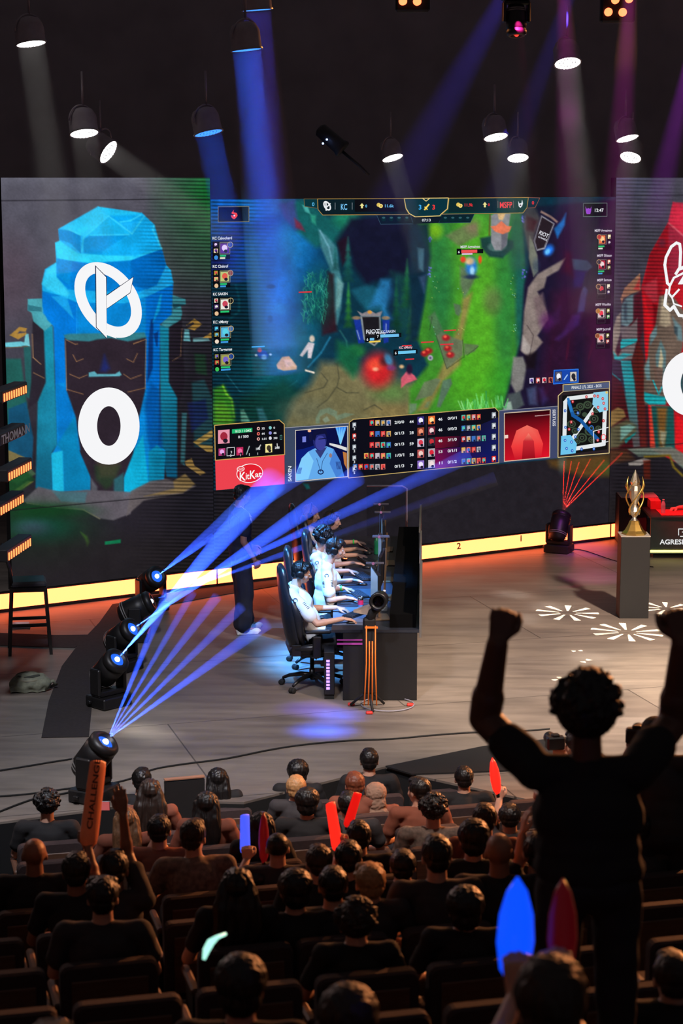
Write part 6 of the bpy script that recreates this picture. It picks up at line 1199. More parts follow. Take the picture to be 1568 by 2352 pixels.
b = MB(); b.lathe([(.135, 0), (.145, .012), (.138, .024)], (-.01, .0, .135), (0.02, -.12, 1), 28, cap=False); b.build('zip_rim', mat('pale_piping', (140, 136, 116), .6), bg)
b = MB(); b.ball((-.01, 0, .165), (.125, .11, .014), 16); b.build('front_pocket', mat('dark_olive', (58, 60, 52), .8, bump=.3, scale=30), bg)
b = MB(); b.tube([(.17, -.05, .08), (.24, -.06, .11), (.27, -.01, .06), (.22, .04, .02), (.15, .05, .03)], [.016, .02, .02, .016, .012], 8); b.build('strap', OL, bg)
CARP = mat('dark_carpet', (44, 38, 38), .95, var=.2, scale=25)
cp = [at_z(x, y, .006) for x, y in ((95, 1694), (204, 1692), (212, 1620), (240, 1560), (300, 1480), (345, 1400), (330, 1390), (262, 1388), (208, 1446), (240, 1458), (128, 1490), (170, 1490), (142, 1530), (110, 1600))]
cp = [at_z(x, y, .006) for x, y in ((95, 1694), (204, 1692), (211, 1620), (240, 1555), (285, 1490), (350, 1410), (372, 1372), (258, 1388), (228, 1430), (180, 1480), (142, 1530), (112, 1610))]
MB().prism([p-V3(0, 0, .005) for p in cp], (0, 0, .008)).build('carpet_strip', CARP, label='long dark carpet strip curving past the moving lights on the left', cat='carpet')
cp = [at_z(x, y, .003) for x, y in ((-60, 1452), (128, 1459), (208, 1458), (172, 1488), (120, 1487), (-60, 1480))]
MB().prism([p-V3(0, 0, .002) for p in cp], (0, 0, .006)).build('carpet_strip', CARP, label='narrow dark strip crossing the boards behind the bar stool legs', cat='carpet')
cp = [at_z(x, y, .003) for x, y in ((370, 1366), (540, 1340), (640, 1330), (640, 1345), (480, 1372), (372, 1392))]
MB().prism([p-V3(0, 0, .002) for p in cp], (0, 0, .006)).build('carpet_strip', CARP, label='dark strip on the boards behind the standing coach', cat='carpet')
q = at_z(47, 1437); MB().box((q.x, q.y, .006), (.22, .3, .01), rz=.2).build('paper_sheet', WSH, label='white paper sheet on the floor seen through the stool legs', cat='paper')
# cables on the stage
def cable(pts, lab, r=.009, m=rubber, name='floor_cable'):
    P3 = [at_z(x, y, r) for x, y in pts]; Q = []
    for i in range(len(P3)-1):
        p0, p1, p2, p3 = P3[max(i-1, 0)], P3[i], P3[i+1], P3[min(i+2, len(P3)-1)]
        for j in range(6):
            t = j/6; Q.append(.5*((2*p1)+(p2-p0)*t+(2*p0-5*p1+4*p2-p3)*t*t+(3*p1-p0-3*p2+p3)*t**3))
    Q.append(P3[-1]); MB().tube(Q, r, 6).build(name, m, label=lab, cat='cable')
cable([(-20, 1773), (60, 1760), (120, 1750), (178, 1741)], 'black cable running in from the left edge to the nearest moving light')
cable([(262, 1798), (300, 1788), (352, 1767), (420, 1755), (520, 1742), (620, 1722), (700, 1710), (800, 1701), (900, 1697), (1000, 1688), (1090, 1682), (1180, 1680), (1262, 1674)], 'long black cable lying across the whole front of the stage')
cable([(-20, 1830), (60, 1824), (150, 1812), (200, 1806)], 'upper of two cables by the front left head'); cable([(-20, 1872), (40, 1848), (90, 1832), (150, 1822), (190, 1812)], 'lower of two cables by the front left head')
cable([(1305, 1262), (1340, 1264), (1420, 1290), (1500, 1302)], 'pair of thin cables running from red lamp towards the plinth', .006); cable([(900+75, 1279), (1030, 1275), (1120, 1262), (1250, 1250)], 'thin cable lying along the foot of the riser', .006)
# ------------------------------------------------------------------ haze, beams and lamps
HAZE = {}
def haze_mat(d):
    if d in HAZE: return HAZE[d]
    m = bpy.data.materials.new('stage_haze'); m.use_nodes = True; nt = m.node_tree; nt.nodes.clear()
    o = nt.nodes.new('ShaderNodeOutputMaterial'); v = nt.nodes.new('ShaderNodeVolumeScatter'); v.inputs['Density'].default_value = d; v.inputs['Color'].default_value = (1, 1, 1, 1); v.inputs['Anisotropy'].default_value = .0
    nt.links.new(v.outputs[0], o.inputs['Volume']); m.cycles.homogeneous_volume = True; HAZE[d] = m; return m
def beam(p, tgt, deg, power, col, label, dens=.6, r0=.015, length=None, grp=None, blend=.15, lamp=None, K=6.0):
    dens = dens/K; power = power*K
    p = Vector(p); t = Vector(tgt); d = (t-p).normalized(); L_ = length or (t-p).length-.06; ta = math.tan(math.radians(deg/2))
    if lamp:
        l = bpy.data.lights.new('can_light', 'AREA'); l.shape = 'DISK'; l.size = r0*1.9; l.spread = math.radians(deg); l.energy = lamp; l.color = col
        s = bpy.data.objects.new('can_light', l); COL.objects.link(s); s.location = p; s.rotation_euler = d.to_track_quat('-Z', 'Y').to_euler()
    else: s = spot('beam_light', p-d*(r0/ta)*.98 if r0 > .03 else p, t, power, col, deg, blend, .004)
    b = MB(); n = 8; x, y, z, _ = frame(p, t); e = 20; ra = r0*1.0
    b.loft([[p+d*h+(x*math.cos(a)+y*math.sin(a))*(ra+h*ta if r0 > .03 else max(.006, h*ta)) for a in [2*PI*k/e for k in range(e)]] for h in (.012, L_*.5, L_)], True)
    o = b.build('haze_beam', haze_mat(dens), label=label, cat='light beam', group=grp, kind='stuff')
    return o
BLUE = (.03, .10, 1); HC = mat('lamp_housing', (24, 23, 24), .45); 
def moving_head(base, tgt, col, emit, label, grp='moving head lamps on the stage floor', yaw=None, hang=False, s=1.14):
    base = Vector(base); up = -1 if hang else 1; piv = base+V3(0, 0, .33*s*up); d = (Vector(tgt)-piv).normalized()
    r = empty('moving_head_lamp', base, 0, label, 'stage lamp', grp); side = d.cross(V3(0, 0, 1)).normalized(); yw = math.atan2(side.y, side.x)
    R_ = Matrix.Rotation(yw, 3, 'Z'); q = lambda v: R_ @ Vector(v)
    def B(name, m, parent=r): b_ = MB(); return b_
    b = MB(); b.box((0, 0, up*.055*s), (.32*s, .27*s, .10*s), M=R_, bev=.012); b.box((0, 0, up*.008), (.22*s, .2*s, .016), M=R_); b.build('base', HC, r)
    b = MB()
    b.box(q((0, 0, 0))+V3(0, 0, up*.13*s), (.31*s, .12*s, .05*s), M=R_, bev=.01)
    for sg in (-1, 1): b.box(q((sg*.145*s, 0, 0))+V3(0, 0, up*.24*s), (.035*s, .13*s, .24*s), M=R_, bev=.012)
    b.build('yoke', HC, r)
    b = MB(); P0 = V3(0, 0, up*.33*s)
    b.lathe([(.05*s, -.19*s), (.095*s, -.17*s), (.118*s, -.09*s), (.12*s, .02*s), (.122*s, .10*s), (.112*s, .105*s), (.112*s, .12*s), (.12*s, .125*s), (.12*s, .165*s), (.095*s, .19*s), (.07*s, .19*s), (.066*s, .16*s)], P0, d, 28); hd = b.build('lamp_head', HC, r)
    for k in range(3): b = MB(); b.lathe([(.121*s, 0), (.123*s, .006), (.121*s, .012)], P0-d*(.13-k*.022)*s, d, 28, cap=False); b.build('cooling_fin', mat('fin_grey', (120, 116, 114), .4), hd) if k < 2 else None
    b = MB(); b.lathe([(.001, .004*s), (.045*s, 0), (.066*s, -.008*s)], P0+d*.17*s, d, 20); b.build('lens_ring', mat('lens_'+str(emit), (20, 30, 60), .1, emit=emit, estr=1.0), hd)
    b = MB(); b.ball(P0+d*.172*s, .026*s, 12); b.build('bright_lens', mat('core_'+str(emit)+str(hang), (255, 255, 255), .1, emit=(190, 235, 255) if emit[2] > 150 else (255, 40, 20) if hang else (255, 220, 90), estr=5 if not hang else 1.5), hd)
    for sg in (-1, 1): b = MB(); b.box(q((sg*.185*s, -.05, 0))+V3(0, 0, up*.06*s), (.03, .05, .03), M=R_, bev=.006); b.build('carry_handle', HC, r)
    return piv+d*.21*s
hb = [at_z(x, y) for x, y in ((217, 1836), (250, 1621), (281, 1539), (313, 1470), (347, 1402))]
tg = [at_y(505, 1360, 16.0), at_y(640, 1090, 17.9), at_y(830, 1085, 19.2), at_y(1092, 1040, 22.6), at_y(700, 1080, 21.0)]
labs = ['moving head lamp nearest the audience, throwing a fan of blue beams', 'second moving head lamp from the front, beside the dark carpet strip', 'middle moving head lamp of the row of five on the left', 'fourth moving head lamp from the front, dark against the carpet strip', 'farthest of the five blue moving head lamps, before the glowing riser']
lens = [moving_head(h, t, BLUE, (40, 110, 255), l) for h, t, l in zip(hb, tg, labs)]
G_ = 'blue beams from the floor lamps'
for k, (x, y, dg_, pw) in enumerate(((392, 1345, 3.4, .8), (450, 1348, 2.6, .7), (508, 1358, 3.0, .7), (566, 1382, 3.0, .75), (626, 1422, 3.8, .8))):
    beam(lens[0], at_y(x, y, 16.0), dg_, 3200*pw, BLUE, ('steepest blue beam of the fan from the nearest lamp', 'second blue beam of the fan from the nearest lamp', 'middle blue beam of the fan from the nearest lamp', 'fourth blue beam of the fan, passing over the coach\'s shoes', 'flattest blue beam of the fan, aimed below the gaming chairs')[k], .9, grp=G_)
beam(lens[1], tg[1], 5.0, 9000, BLUE, 'blue beam rising from the second lamp towards the coach', .8, grp=G_)
beam(lens[2], tg[2], 3.6, 9000, BLUE, 'blue beam from the middle floor lamp passing behind the coach', .8, grp=G_)
beam(lens[3], tg[3], 2.8, 9000, BLUE, 'long blue beam crossing behind the players to the right of the desk', .8, grp=G_)
beam(lens[3], at_y(1150, 1095, 22.6), 2.4, 4500, BLUE, 'faint violet blue beam ending right of the desk, under the brighter one', .8, grp=G_)
beam(lens[4], tg[4], 3.0, 4200, BLUE, 'blue beam from the farthest floor lamp over the coach\'s head', .8, grp=G_)
beam(lens[4], at_y(585, 1130, 21.2), 2.8, 2600, BLUE, 'short blue beam from the farthest floor lamp striking below the sponsor panel', .8, grp=G_)
RED = (1, .02, .01); rb = at_z(1283, 1268)
rl = moving_head(rb, WP(1330, 1000), RED, (255, 120, 30), 'moving head lamp with red fan of beams in front of the riser')
for k, (x, y) in enumerate(((1271, 1045), (1289, 1045), (1308, 1048), (1335, 1042), (1368, 1045), (1410, 1030))):
    e = WP(x, y, 0.25); beam(rl, e, 1.3 if k < 4 else 1.5, 9000, RED, ('first', 'second', 'third', 'fourth', 'fifth', 'sixth')[k]+' thin red beam of the upward fan, counted from the central screen side', 1.6, r0=.01, blend=.3, K=1.0, grp='thin red beams above the red lamp')
# hanging LED cans
WHT = mat('can_led_white', (255, 255, 255), .3, emit=(255, 252, 248), estr=6); BLL = mat('can_led_blue', (60, 120, 255), .3, emit=(60, 140, 255), estr=1.6); RIMM = mat('can_rim', (150, 146, 150), .4); PITCHM = mat('dull_lamp_grey', (170, 160, 168), .95, spec=0)
def par(px, py, wp, m, phi, lab, kind='w', blen=2.2, pw=60, tilt_to=None):
    Y = FPX*.30/wp; c = at_y(px, py, Y); vw = (V3(0, 0, CAMZ)-c).normalized(); rt = V3(1, 0, 0); dn = rt.cross(vw).normalized(); dn = dn if dn.z < 0 else -dn; ph = math.radians(phi)
    n = (vw*m+(rt*math.sin(ph)+dn*math.cos(ph))*math.sqrt(1-m*m)).normalized()
    r = empty('led_can_lamp', c, 0, lab, 'stage lamp', 'led can lamps hanging over the stage')
    b = MB(); b.lathe([(.06, -.24), (.11, -.22), (.14, -.16), (.142, -.01), (.15, 0), (.15, .015), (.138, .015), (.135, .0)], (0, 0, 0), n, 28); b.build('can_body', PITCHM, r)
    b = MB(); b.lathe([(.151, .0), (.153, .008), (.151, .016)], (0, 0, 0), n, 28, cap=False); b.build('rim', RIMM, r)
    x, y, z, _ = frame((0, 0, 0), n); b = MB()
    for rr, cnt in ((0, 1), (.034, 6), (.068, 12), (.102, 18), (.128, 24)):
        for k in range(cnt): a = 2*PI*k/cnt+rr*9; b.lathe([(.0145, .006), (.012, .012)], x*rr*math.cos(a)+y*rr*math.sin(a), n, 8)
    b.build('led_cluster', WHT if kind == 'w' else BLL, r)
    b = MB(); b.lathe([(.001, .004), (.138, .004)], (0, 0, 0), n, 24); b.build('led_plate', mat('can_plate', (90, 88, 86), .5, emit=(200, 200, 205), estr=.35) if kind == 'w' else mat('can_plate_b', (20, 40, 120), .5, emit=(20, 60, 200), estr=.5), r)
    yk = []
    for k in range(13): a = PI*k/12; yk.append(x*.17*math.cos(a)-n*.10+V3(0, 0, .17*math.sin(a)))
    b = MB(); b.tube(yk, .01, 6); b.tube([V3(0, 0, .17)-n*.10, V3(0, 0, .5)-n*.10], .012, 6); b.build('yoke', PITCHM, r)
    col = (1, .97, .9) if kind == 'w' else (.02, .12, 1) if kind == 'b' else (.10, .08, .9)
    beam(c+n*.02, c+n*(blen+.1), 6, pw, col, ('faint white' if kind == 'w' else 'blue')+' shaft of lit haze below the '+lab.split(' with')[0].split(',')[0], .55 if kind == 'w' else .7, r0=.14, length=blen, grp='shafts of haze under the can lamps', lamp=pw/250)
    return r
par(71, 98, 70, .19, 7, 'led can lamp at the upper left corner, white', pw=160)
par(193, 304, 68, .30, 6, 'white led can lamp above the left score screen', pw=80, blen=1.2)
par(247, 348, 62, .34, 55, 'white led can lamp tilted sideways above the ice tower screen', pw=150, blen=1.8)
par(478, 303, 68, .17, 12, 'blue led can lamp above the join of left and central screens', 'b', pw=800, blen=1.5)
par(566, 112, 73, .07, 6, 'highest bright blue led can lamp', 'b', pw=1900, blen=3.0)
par(590, 20, 71, .05, 4, 'dim violet blue can lamp near the top edge', 'v', pw=600, blen=3.2)
par(901, 361, 51, .30, 16, 'white led can lamp above the middle of the central screen', pw=110, blen=1.6)
par(1138, 313, 58, .33, 11, 'white led can lamp left of a pair above the right half of the central screen', pw=110, blen=1.6)
par(1189, 361, 51, .42, 5, 'white led can lamp just above the team name in the score bar', pw=100, blen=1.3)
par(1303, 143, 63, .45, 8, 'large white led can lamp alone high on the right', pw=200, blen=2.8)
par(1440, 316, 54, .30, 15, 'upper led can lamp over the right score screen corner', pw=50, blen=1.0)
par(1448, 360, 51, .5, -12, 'lower led can lamp over the right score screen corner', pw=90, blen=1.2)
# unlit and red hanging heads
q = at_y(1186, -20, 20.5); moving_head(q, at_y(1192, 300, 20.3), RED, (255, 60, 20), 'red hanging moving head lamp at the top edge', 'moving head lamps over the stage', hang=True, s=.85)
q = at_y(772, 330, 26); 
r = empty('hanging_spotlight', q, 0, 'unlit black spotlight with two tiny blue lights above the central screen', 'stage lamp'); b = MB(); b.lathe([(.05, -.3), (.09, -.27), (.1, .05), (.12, .1), (.11, .12)], (0, 0, 0), (.75, -.1, -.65), 20); b.build('lamp_body', mat('grey_lamp', (46, 46, 54), .5), r)
b = MB(); b.tube([(.08, 0, -.1), (.3, 0, -.28), (.42, 0, -.4)], .02, 8); b.build('arm', MATS['grey_lamp'], r)
for k in (0, 1): b = MB(); b.ball((-.17+k*.05, -.12, .0+k*.05), .014, 8); b.build('status_light', mat('tiny_blue', (120, 160, 255), .3, emit=(150, 180, 255), estr=4), r)
# amber four cell blinders
AMB = mat('amber_cell', (255, 160, 80), .3, emit=(255, 104, 62), estr=4)
for px, py, lab in ((1420, 13, 'amber four cell blinder lamp at the upper right corner'), (948, -12, 'amber four cell blinder lamp cut by the top edge, centre')):
    Y = 21.5; c = at_y(px, py, Y); r = empty('blinder_lamp', c, 0, lab, 'stage lamp', 'amber blinder lamps'); b = MB(); b.box((0, .08, 0), (.36, .14, .34), bev=.02); b.build('casing', blackm, r)
    for k, (a, e) in enumerate(((-.075, -.065), (.075, -.068), (-.005, .06), (.14, .07))):
        b = MB(); b.lathe([(.001, .02), (.03, .018), (.045, 0)], (a-.03, 0, e), (.1, -1, -.25), 18); b.build('lamp_cell', AMB, r)
    spot('blinder_glow', c+V3(0, -.1, 0), (c.x*.5, 8, 2), 260, (1, .36, .10), 90, .8, .05)
# coloured shafts from lamps above the picture
VIO = (.75, .03, .55); PB = (.10, .06, 1)
for k, (a, b_, Ya, Yb, dg_, pw, col, lab) in enumerate((((1192, 66), (1236, 620), 20.4, 22.5, 5.5, 1100, (.8, .02, .25), 'dim crimson shaft below the red hanging lamp'), ((1290, -120), (1325, 760), 20, 24, 6, 700, VIO, 'dim magenta shaft crossing the right half of the central screen'),
    ((1452, -120), (1392, 900), 20, 24, 6, 900, VIO, 'dim magenta shaft over the edge of the right score screen'), ((1600, 60), (1500, 520), 22, 24, 7, 900, (.45, .03, .7), 'dim purple shaft at the right edge'), ((1240, -160), (880, 500), 20, 24, 7, 600, PB, 'wide dim blue shaft slanting down towards the score bar'), ((1010+330, -100), (1120, 520), 21, 25, 6, 350, PB, 'second dim blue shaft slanting over the score bar'))):
    beam(at_y(*a, Ya), at_y(*b_, Yb), dg_, pw, col, lab, .35, r0=.05, grp='coloured shafts from lamps above', blend=1.0)
# LED battens on the left truss
TR = mat('truss_black', (26, 25, 26), .6); tx = at_y(-6, 1300, 18.6)
t_ = empty('lighting_tower', (tx.x-.25, 18.6, 0), 0, 'black lighting tower at the far left edge carrying slanted lamp battens', 'tower'); 
for a, b_ in ((-.14, -.14), (.14, -.14), (.14, .14), (-.14, .14)): b = MB(); b.tube([(a, b_, 0), (a, b_, 4.2)], .025, 8); b.build('upright', TR, t_)
b = MB()
for k in range(16): z = .1+k*.26; b.tube([(-.14, -.14, z), (.14, -.14, z+.2)], .009, 6); b.tube([(.14, -.14, z), (.14, .14, z+.2)], .009, 6)
b.build('lattice', TR, t_)
b = MB(); b.box((-.3, .3, 2.1), (.55, .05, 4.1)); b.build('black_cloth', blackm, t_)
for k, (px, py, lit) in enumerate(((47, 890, 1), (42, 985, 0), (58, 1064, 1), (40, 1140, 1), (57, 1240, 1))):
    e = at_y(px, py, 19.3); dv = V3(.10, .86, 0); a = e-dv; sl_ = V3(0, 0, 0)
    r = empty('led_batten', a, 0, ('topmost amber led batten on the left tower', 'unlit batten with white lettering on the left tower', 'second lit amber batten from the top on the left tower', 'shorter amber batten above the lowest one', 'lowest amber led batten, above the bar stool')[k], 'stage lamp', 'led battens on the left tower')
    x, y, z, l = frame((0, 0, 0), dv); zz_ = V3(0, 0, 1); sd = zz_.cross(z).normalized(); M_ = Matrix((sd, z, zz_)).transposed()
    b = MB(); b.box(dv*.5, (.14, l, .12), M=M_, bev=.01); b.build('casing', HC, r)
    if lit:
        for j in range(10):
            b = MB(); b.box(-sd*(-.075 if sd.x > 0 else .075)*1+dv*(.06+.095*j)+V3(0, 0, -.01), (.008, .028, .075), M=M_, bev=.003)
            b.build('lamp_cell', mat('batten_cell', (255, 120, 60), .3, emit=(255, 128, 70), estr=2.4), r)
    else:
        bb = MB(); vs, fs = glyphs('THOMANN'); o_ = sd*(.072 if sd.x > 0 else -.072)
        bb.add([o_+dv*.05+z*(v[0]*.19)+zz_*(v[1]*.12-.045) for v in vs], fs); bb.build('lettering', mat('white_print', (190, 186, 186), .5), r)
# ------------------------------------------------------------------ audience
SHIRTS = [mat('shirt_black', (24, 22, 24), .85), mat('shirt_charcoal', (52, 48, 50), .85), mat('shirt_grey_print', (120, 104, 94), .85, var=.4, scale=30), mat('shirt_navy', (34, 36, 56), .85), mat('shirt_rust', (130, 72, 52), .85), mat('shirt_white', (200, 190, 184), .85)]
HAIRS = dict(k=HK, b=HB, l=HL, r=mat('hair_red_brown', (110, 56, 34), .5, var=.3, scale=60), y=mat('hair_blonde', (176, 130, 84), .5, var=.25, scale=60), n=SKIN, w=mat('light_fabric_hood', (150, 118, 98), .9), c=mat('dark_cap', (40, 34, 34), .8))
ROWD = [17.0-1.1*k for k in range(13)]; ROWZ = [-.90, -.70, -.48, -.26, -.04, .20, .44, .68, .94, 1.22, 1.52, 1.86, 2.2]
RS = .28; RA = math.atan(RS)
def rowp(k, px, py=None):   # point of row k under a photo column
    X = 0
    for _ in range(6): Y = ROWD[k]+RS*X; X = (px-784)/FPX*Y*1.012
    return X, Y
# raked steps
for k in range(13):
    y0 = ROWD[k]; zf = ROWZ[k]; a = []
    for X in (-9, 10): a.append((X, y0+RS*X+.55)); 
    p = [V3(a[0][0], a[0][1], zf), V3(a[1][0], a[1][1], zf), V3(a[1][0], a[1][1]-1.12, zf), V3(a[0][0], a[0][1]-1.12, zf)]
    if k == 0: p = [V3(-9, 14.9, zf), V3(0, 17.62, zf), V3(0, 16.45, zf), V3(-9, 13.93, zf)] and p
    MB().prism([q-V3(0, 0, .25) for q in p], (0, 0, .25)).build('floor_row' , MATS['hall_floor'] , kind='structure').name = 'floor_row_%d' % (k+1)
# seat
SEATM = mat('seat_fabric', (58, 44, 44), .9, var=.15, scale=40); SEATW = mat('seat_wood_shell', (96, 66, 50), .5, var=.2, scale=6, stretch=(1, 1, 8))
seat0 = None
def place_seat(k, X, Y, lab, grp):
    global seat0
    if seat0 is None:
        seat0 = empty('theatre_seat'); b = MB(); rg = []
        for y, sc_, o_ in ((-.25, .96, 0), (-.232, 1, 0), (-.175, 1, 0), (-.15, .95, 0)):
            ring = []
            for (cx, cz, a0) in ((.21, .80, 0), (-.21, .80, 90), (-.21, .42, 180), (.21, .42, 270)):
                for t in range(5): a = math.radians(a0+t*22.5); ring.append(V3((cx+.045*math.cos(a))*sc_, y, .61+((cz+.045*math.sin(a))-.61)*sc_))
            rg.append(ring)
        b.loft(rg, True, 0, False); b.build('backrest', SEATM, seat0)
        b = MB(); b.box((0, -.262, .60), (.40, .012, .34), bev=.004); b.build('back_shell', SEATW, seat0)
        b = MB(); b.box((0, .06, .43), (.44, .46, .10), bev=.03); b.build('seat_cushion', SEATM, seat0)
        for sg in (-1, 1):
            b = MB(); b.box((sg*.262, .0, .60), (.045, .36, .045), bev=.012); b.build('armrest', SEATW, seat0)
            b = MB(); b.box((sg*.262, -.05, .29), (.03, .22, .58), bev=.004); b.build('leg', blackm, seat0)
        r = seat0
    else: r = copy_tree(seat0)
    r.location = (X, Y, ROWZ[k]); r.rotation_euler = (0, 0, RA*.9); tag(r, lab, 'seat', grp); return r
# prototype bodies
def lapJ(**k): return seated(k)
PROTO = {}
def proto(key, J, voxel=.009):
    PROTO[key] = person_meshes(J, SKIN, voxel); return PROTO[key]
proto('m', lapJ(w=1.08, lean=.0)); proto('f', lapJ(w=.90, lean=-.02, hz=.03)); proto('t', lapJ(w=1.1, lean=.05, hf=V3(.5, 1, -.1), el=[V3(.27, .2, .72), V3(-.27, .14, .72)], wr=[V3(.1, .4, .74), V3(-.12, .38, .74)]))
proto('s', lapJ(w=1.0, lean=.02, hf=V3(-.55, 1, -.05)))
_hm = {}
def audience(px, ytop, k, body, hair, hcol, shirt, lab, skin=SKIN, arms=None, grp=None, wpx=None, name='seated_spectator', dz=0, eyes_=False):
    X, Y = rowp(k, px); P3 = at_y(px, ytop, Y); X = P3.x
    top = P3.z; hgt = top-ROWZ[k]
    r = empty(name, (X, Y-.045, ROWZ[k]), RA*.35+random.uniform(-.12, .12), lab, 'person', grp)
    if arms is not None:
        out = person_meshes(arms, skin, .0075)
    else: out = PROTO[body]
    def mm(me, m):
        key = (me.name, m.name)
        if key not in _hm: c = me.copy(); c.materials.clear(); c.materials.append(m); _hm[key] = c
        return _hm[key]
    mobj(mm(out['body'], skin), 'body', r); mobj(mm(out['shirt'], SHIRTS[shirt]), 'shirt', r); mobj(mm(out['trousers'], DTR), 'trousers', r)
    for i in (0, 1): mobj(mm(out['shoe%d' % i], blackg), 'shoe', r)
    if hair != 'bald':
        key = (body if arms is None else lab, hair)
        if key not in _hm: _hm[key] = hair_mesh(hair, *out['B'], 1.0, HK)
        nm = 'cap' if hair == 'cap' else 'hood' if hair == 'hood' else 'hair'
        mobj(mm(_hm[key], HAIRS[hcol]), nm, r)
    htop = {'bald': 1.23, 'buzz': 1.235, 'short': 1.25, 'parted': 1.25, 'curly': 1.275, 'puff': 1.275, 'afro': 1.3, 'long': 1.25, 'longwave': 1.26, 'bun': 1.27, 'hood': 1.26, 'cap': 1.25}[hair]+(.02 if body == 'm' else 0)
    s_ = hgt/htop; sz = min(max(s_, .86), 1.14); r.scale = (1+(sz-1)*.4,)*2+(sz,)
    SP.append((k, X, Y, px)); return r, X, Y
SP = []
A = audience
A(848, 1709, 0, 'm', 'short', 'k', 0, 'front row spectator with narrow dark head beside the black stage wedge')
A(684, 1729, 0, 'f', 'puff', 'k', 0, 'front row spectator with puffy dark hair, right of centre')
A(500, 1751, 0, 'f', 'long', 'k', 0, 'front row spectator with long dark hair near the raised black box')
A(325, 1753, 0, 'm', 'short', 'k', 0, 'spectator whose dark head shows behind taller long haired one')
A(345, 1772, 1, 'f', 'longwave', 'b', 4, 'spectator with big long brown hair next to the front moving lamp')
A(108, 1802, 1, 'm', 'curly', 'k', 0, 'spectator with round dark head at far left by the cables')
A(680, 1768, 1, 'f', 'short', 'y', 1, 'blond spectator seated just behind the puffy dark hair')
A(815, 1760, 1, 'f', 'short', 'r', 4, 'reddish haired spectator with elbows out in second row')
A(862, 1788, 1, 'f', 'hood', 'w', 4, 'spectator with pale hooded head lit orange, right of red sticks')
A(1066, 1751, 1, 'm', 'short', 'k', 0, 'dark headed spectator beside empty seats, left of the red lightstick')
A(475, 1803, 2, 'f', 'long', 'k', 4, 'long dark haired spectator with bare lit shoulder, left of blue stick')
A(705, 1795, 2, 'm', 'puff', 'k', 0, 'broad dark head in front of the blond spectator')
A(800, 1808, 2, 'm', 'short', 'k', 1, 'dark headed spectator between the two upright red sticks')
A(965, 1780, 2, 's', 'short', 'k', 4, 'spectator in rust top turned aside behind curly head')
A(995, 1811, 3, 'm', 'curly', 'k', 2, 'curly dark haired spectator in patterned shirt right of the hooded one')
A(600, 1849, 3, 'f', 'long', 'k', 0, 'long haired spectator holding blue and dark red sticks')
A(80, 1915, 4, 'm', 'bald', 'n', 0, 'bald headed spectator at far left with shiny crown', skin=SKIN2)
A(290, 1840, 2, 'f', 'long', 'l', 4, 'spectator turned sideways in rust top with lit cheek', )
A(825, 1873, 4, 'm', 'short', 'k', 0, 'spectator with narrow dark head just right of bright red stick')
A(638, 1904, 4, 'm', 'buzz', 'k', 1, 'short cropped spectator to the right of dark red stick')
A(450, 1876, 4, 't', 'short', 'b', 2, 'broad spectator in grey patterned shirt, short brown hair')
A(1113, 1833, 4, 'm', 'short', 'b', 4, 'brown haired spectator partly hidden behind black round head')
A(735, 1927, 5, 'm', 'short', 'b', 0, 'spectator with low round brown head in the middle')
A(1088, 1863, 5, 'm', 'puff', 'k', 0, 'spectator with black rounded head behind the bald one')
A(925, 1935, 5, 'f', 'short', 'k', 1, 'dark spectator seated low behind the curly one')
A(1147, 1901, 6, 'm', 'bald', 'n', 0, 'bald spectator with orange rim of light near the standing fan', skin=SKIN2)
A(545, 1968, 6, 'f', 'longwave', 'k', 0, 'spectator with large long black hair in the middle left')
A(680, 1976, 6, 'm', 'puff', 'k', 0, 'spectator with wide black head right of large long hair')
A(765, 1976, 6, 'm', 'short', 'k', 0, 'black headed spectator next to the light haired one')
A(851, 1963, 6, 'f', 'parted', 'y', 1, 'light haired spectator with orange lit crown, centre')
A(1005, 1902, 6, 'm', 'short', 'k', 1, 'dark spectator between orange topped seats and black round head')
A(236, 1998, 6, 'm', 'parted', 'k', 1, 'dark haired spectator on the left in front of broad patterned shirt')
A(818, 2042, 7, 'f', 'curly', 'b', 0, 'curly brown haired spectator in front of the light haired one')
A(1068, 2008, 7, 'f', 'puff', 'k', 0, 'spectator with very large black head left of glowing blue stick')
A(552, 2162, 9, 'm', 'puff', 'k', 0, 'spectator with big round dark hair low in centre left')
A(800, 2226, 10, 'm', 'puff', 'b', 0, 'spectator with dark dome of hair at the bottom centre')
A(125, 2318, 11, 'm', 'short', 'b', 0, 'spectator whose hair just shows at the bottom left corner')
A(1545, 2160, 9, 'f', 'short', 'b', 0, 'spectator cut off by the right edge at the bottom')
A(1556, 1755, 2, 'f', 'long', 'b', 4, 'spectator at the right edge with red lit cheek')
A(1470, 1850, 5, 'm', 'short', 'k', 1, 'spectator in the dark to the right of the standing fan')
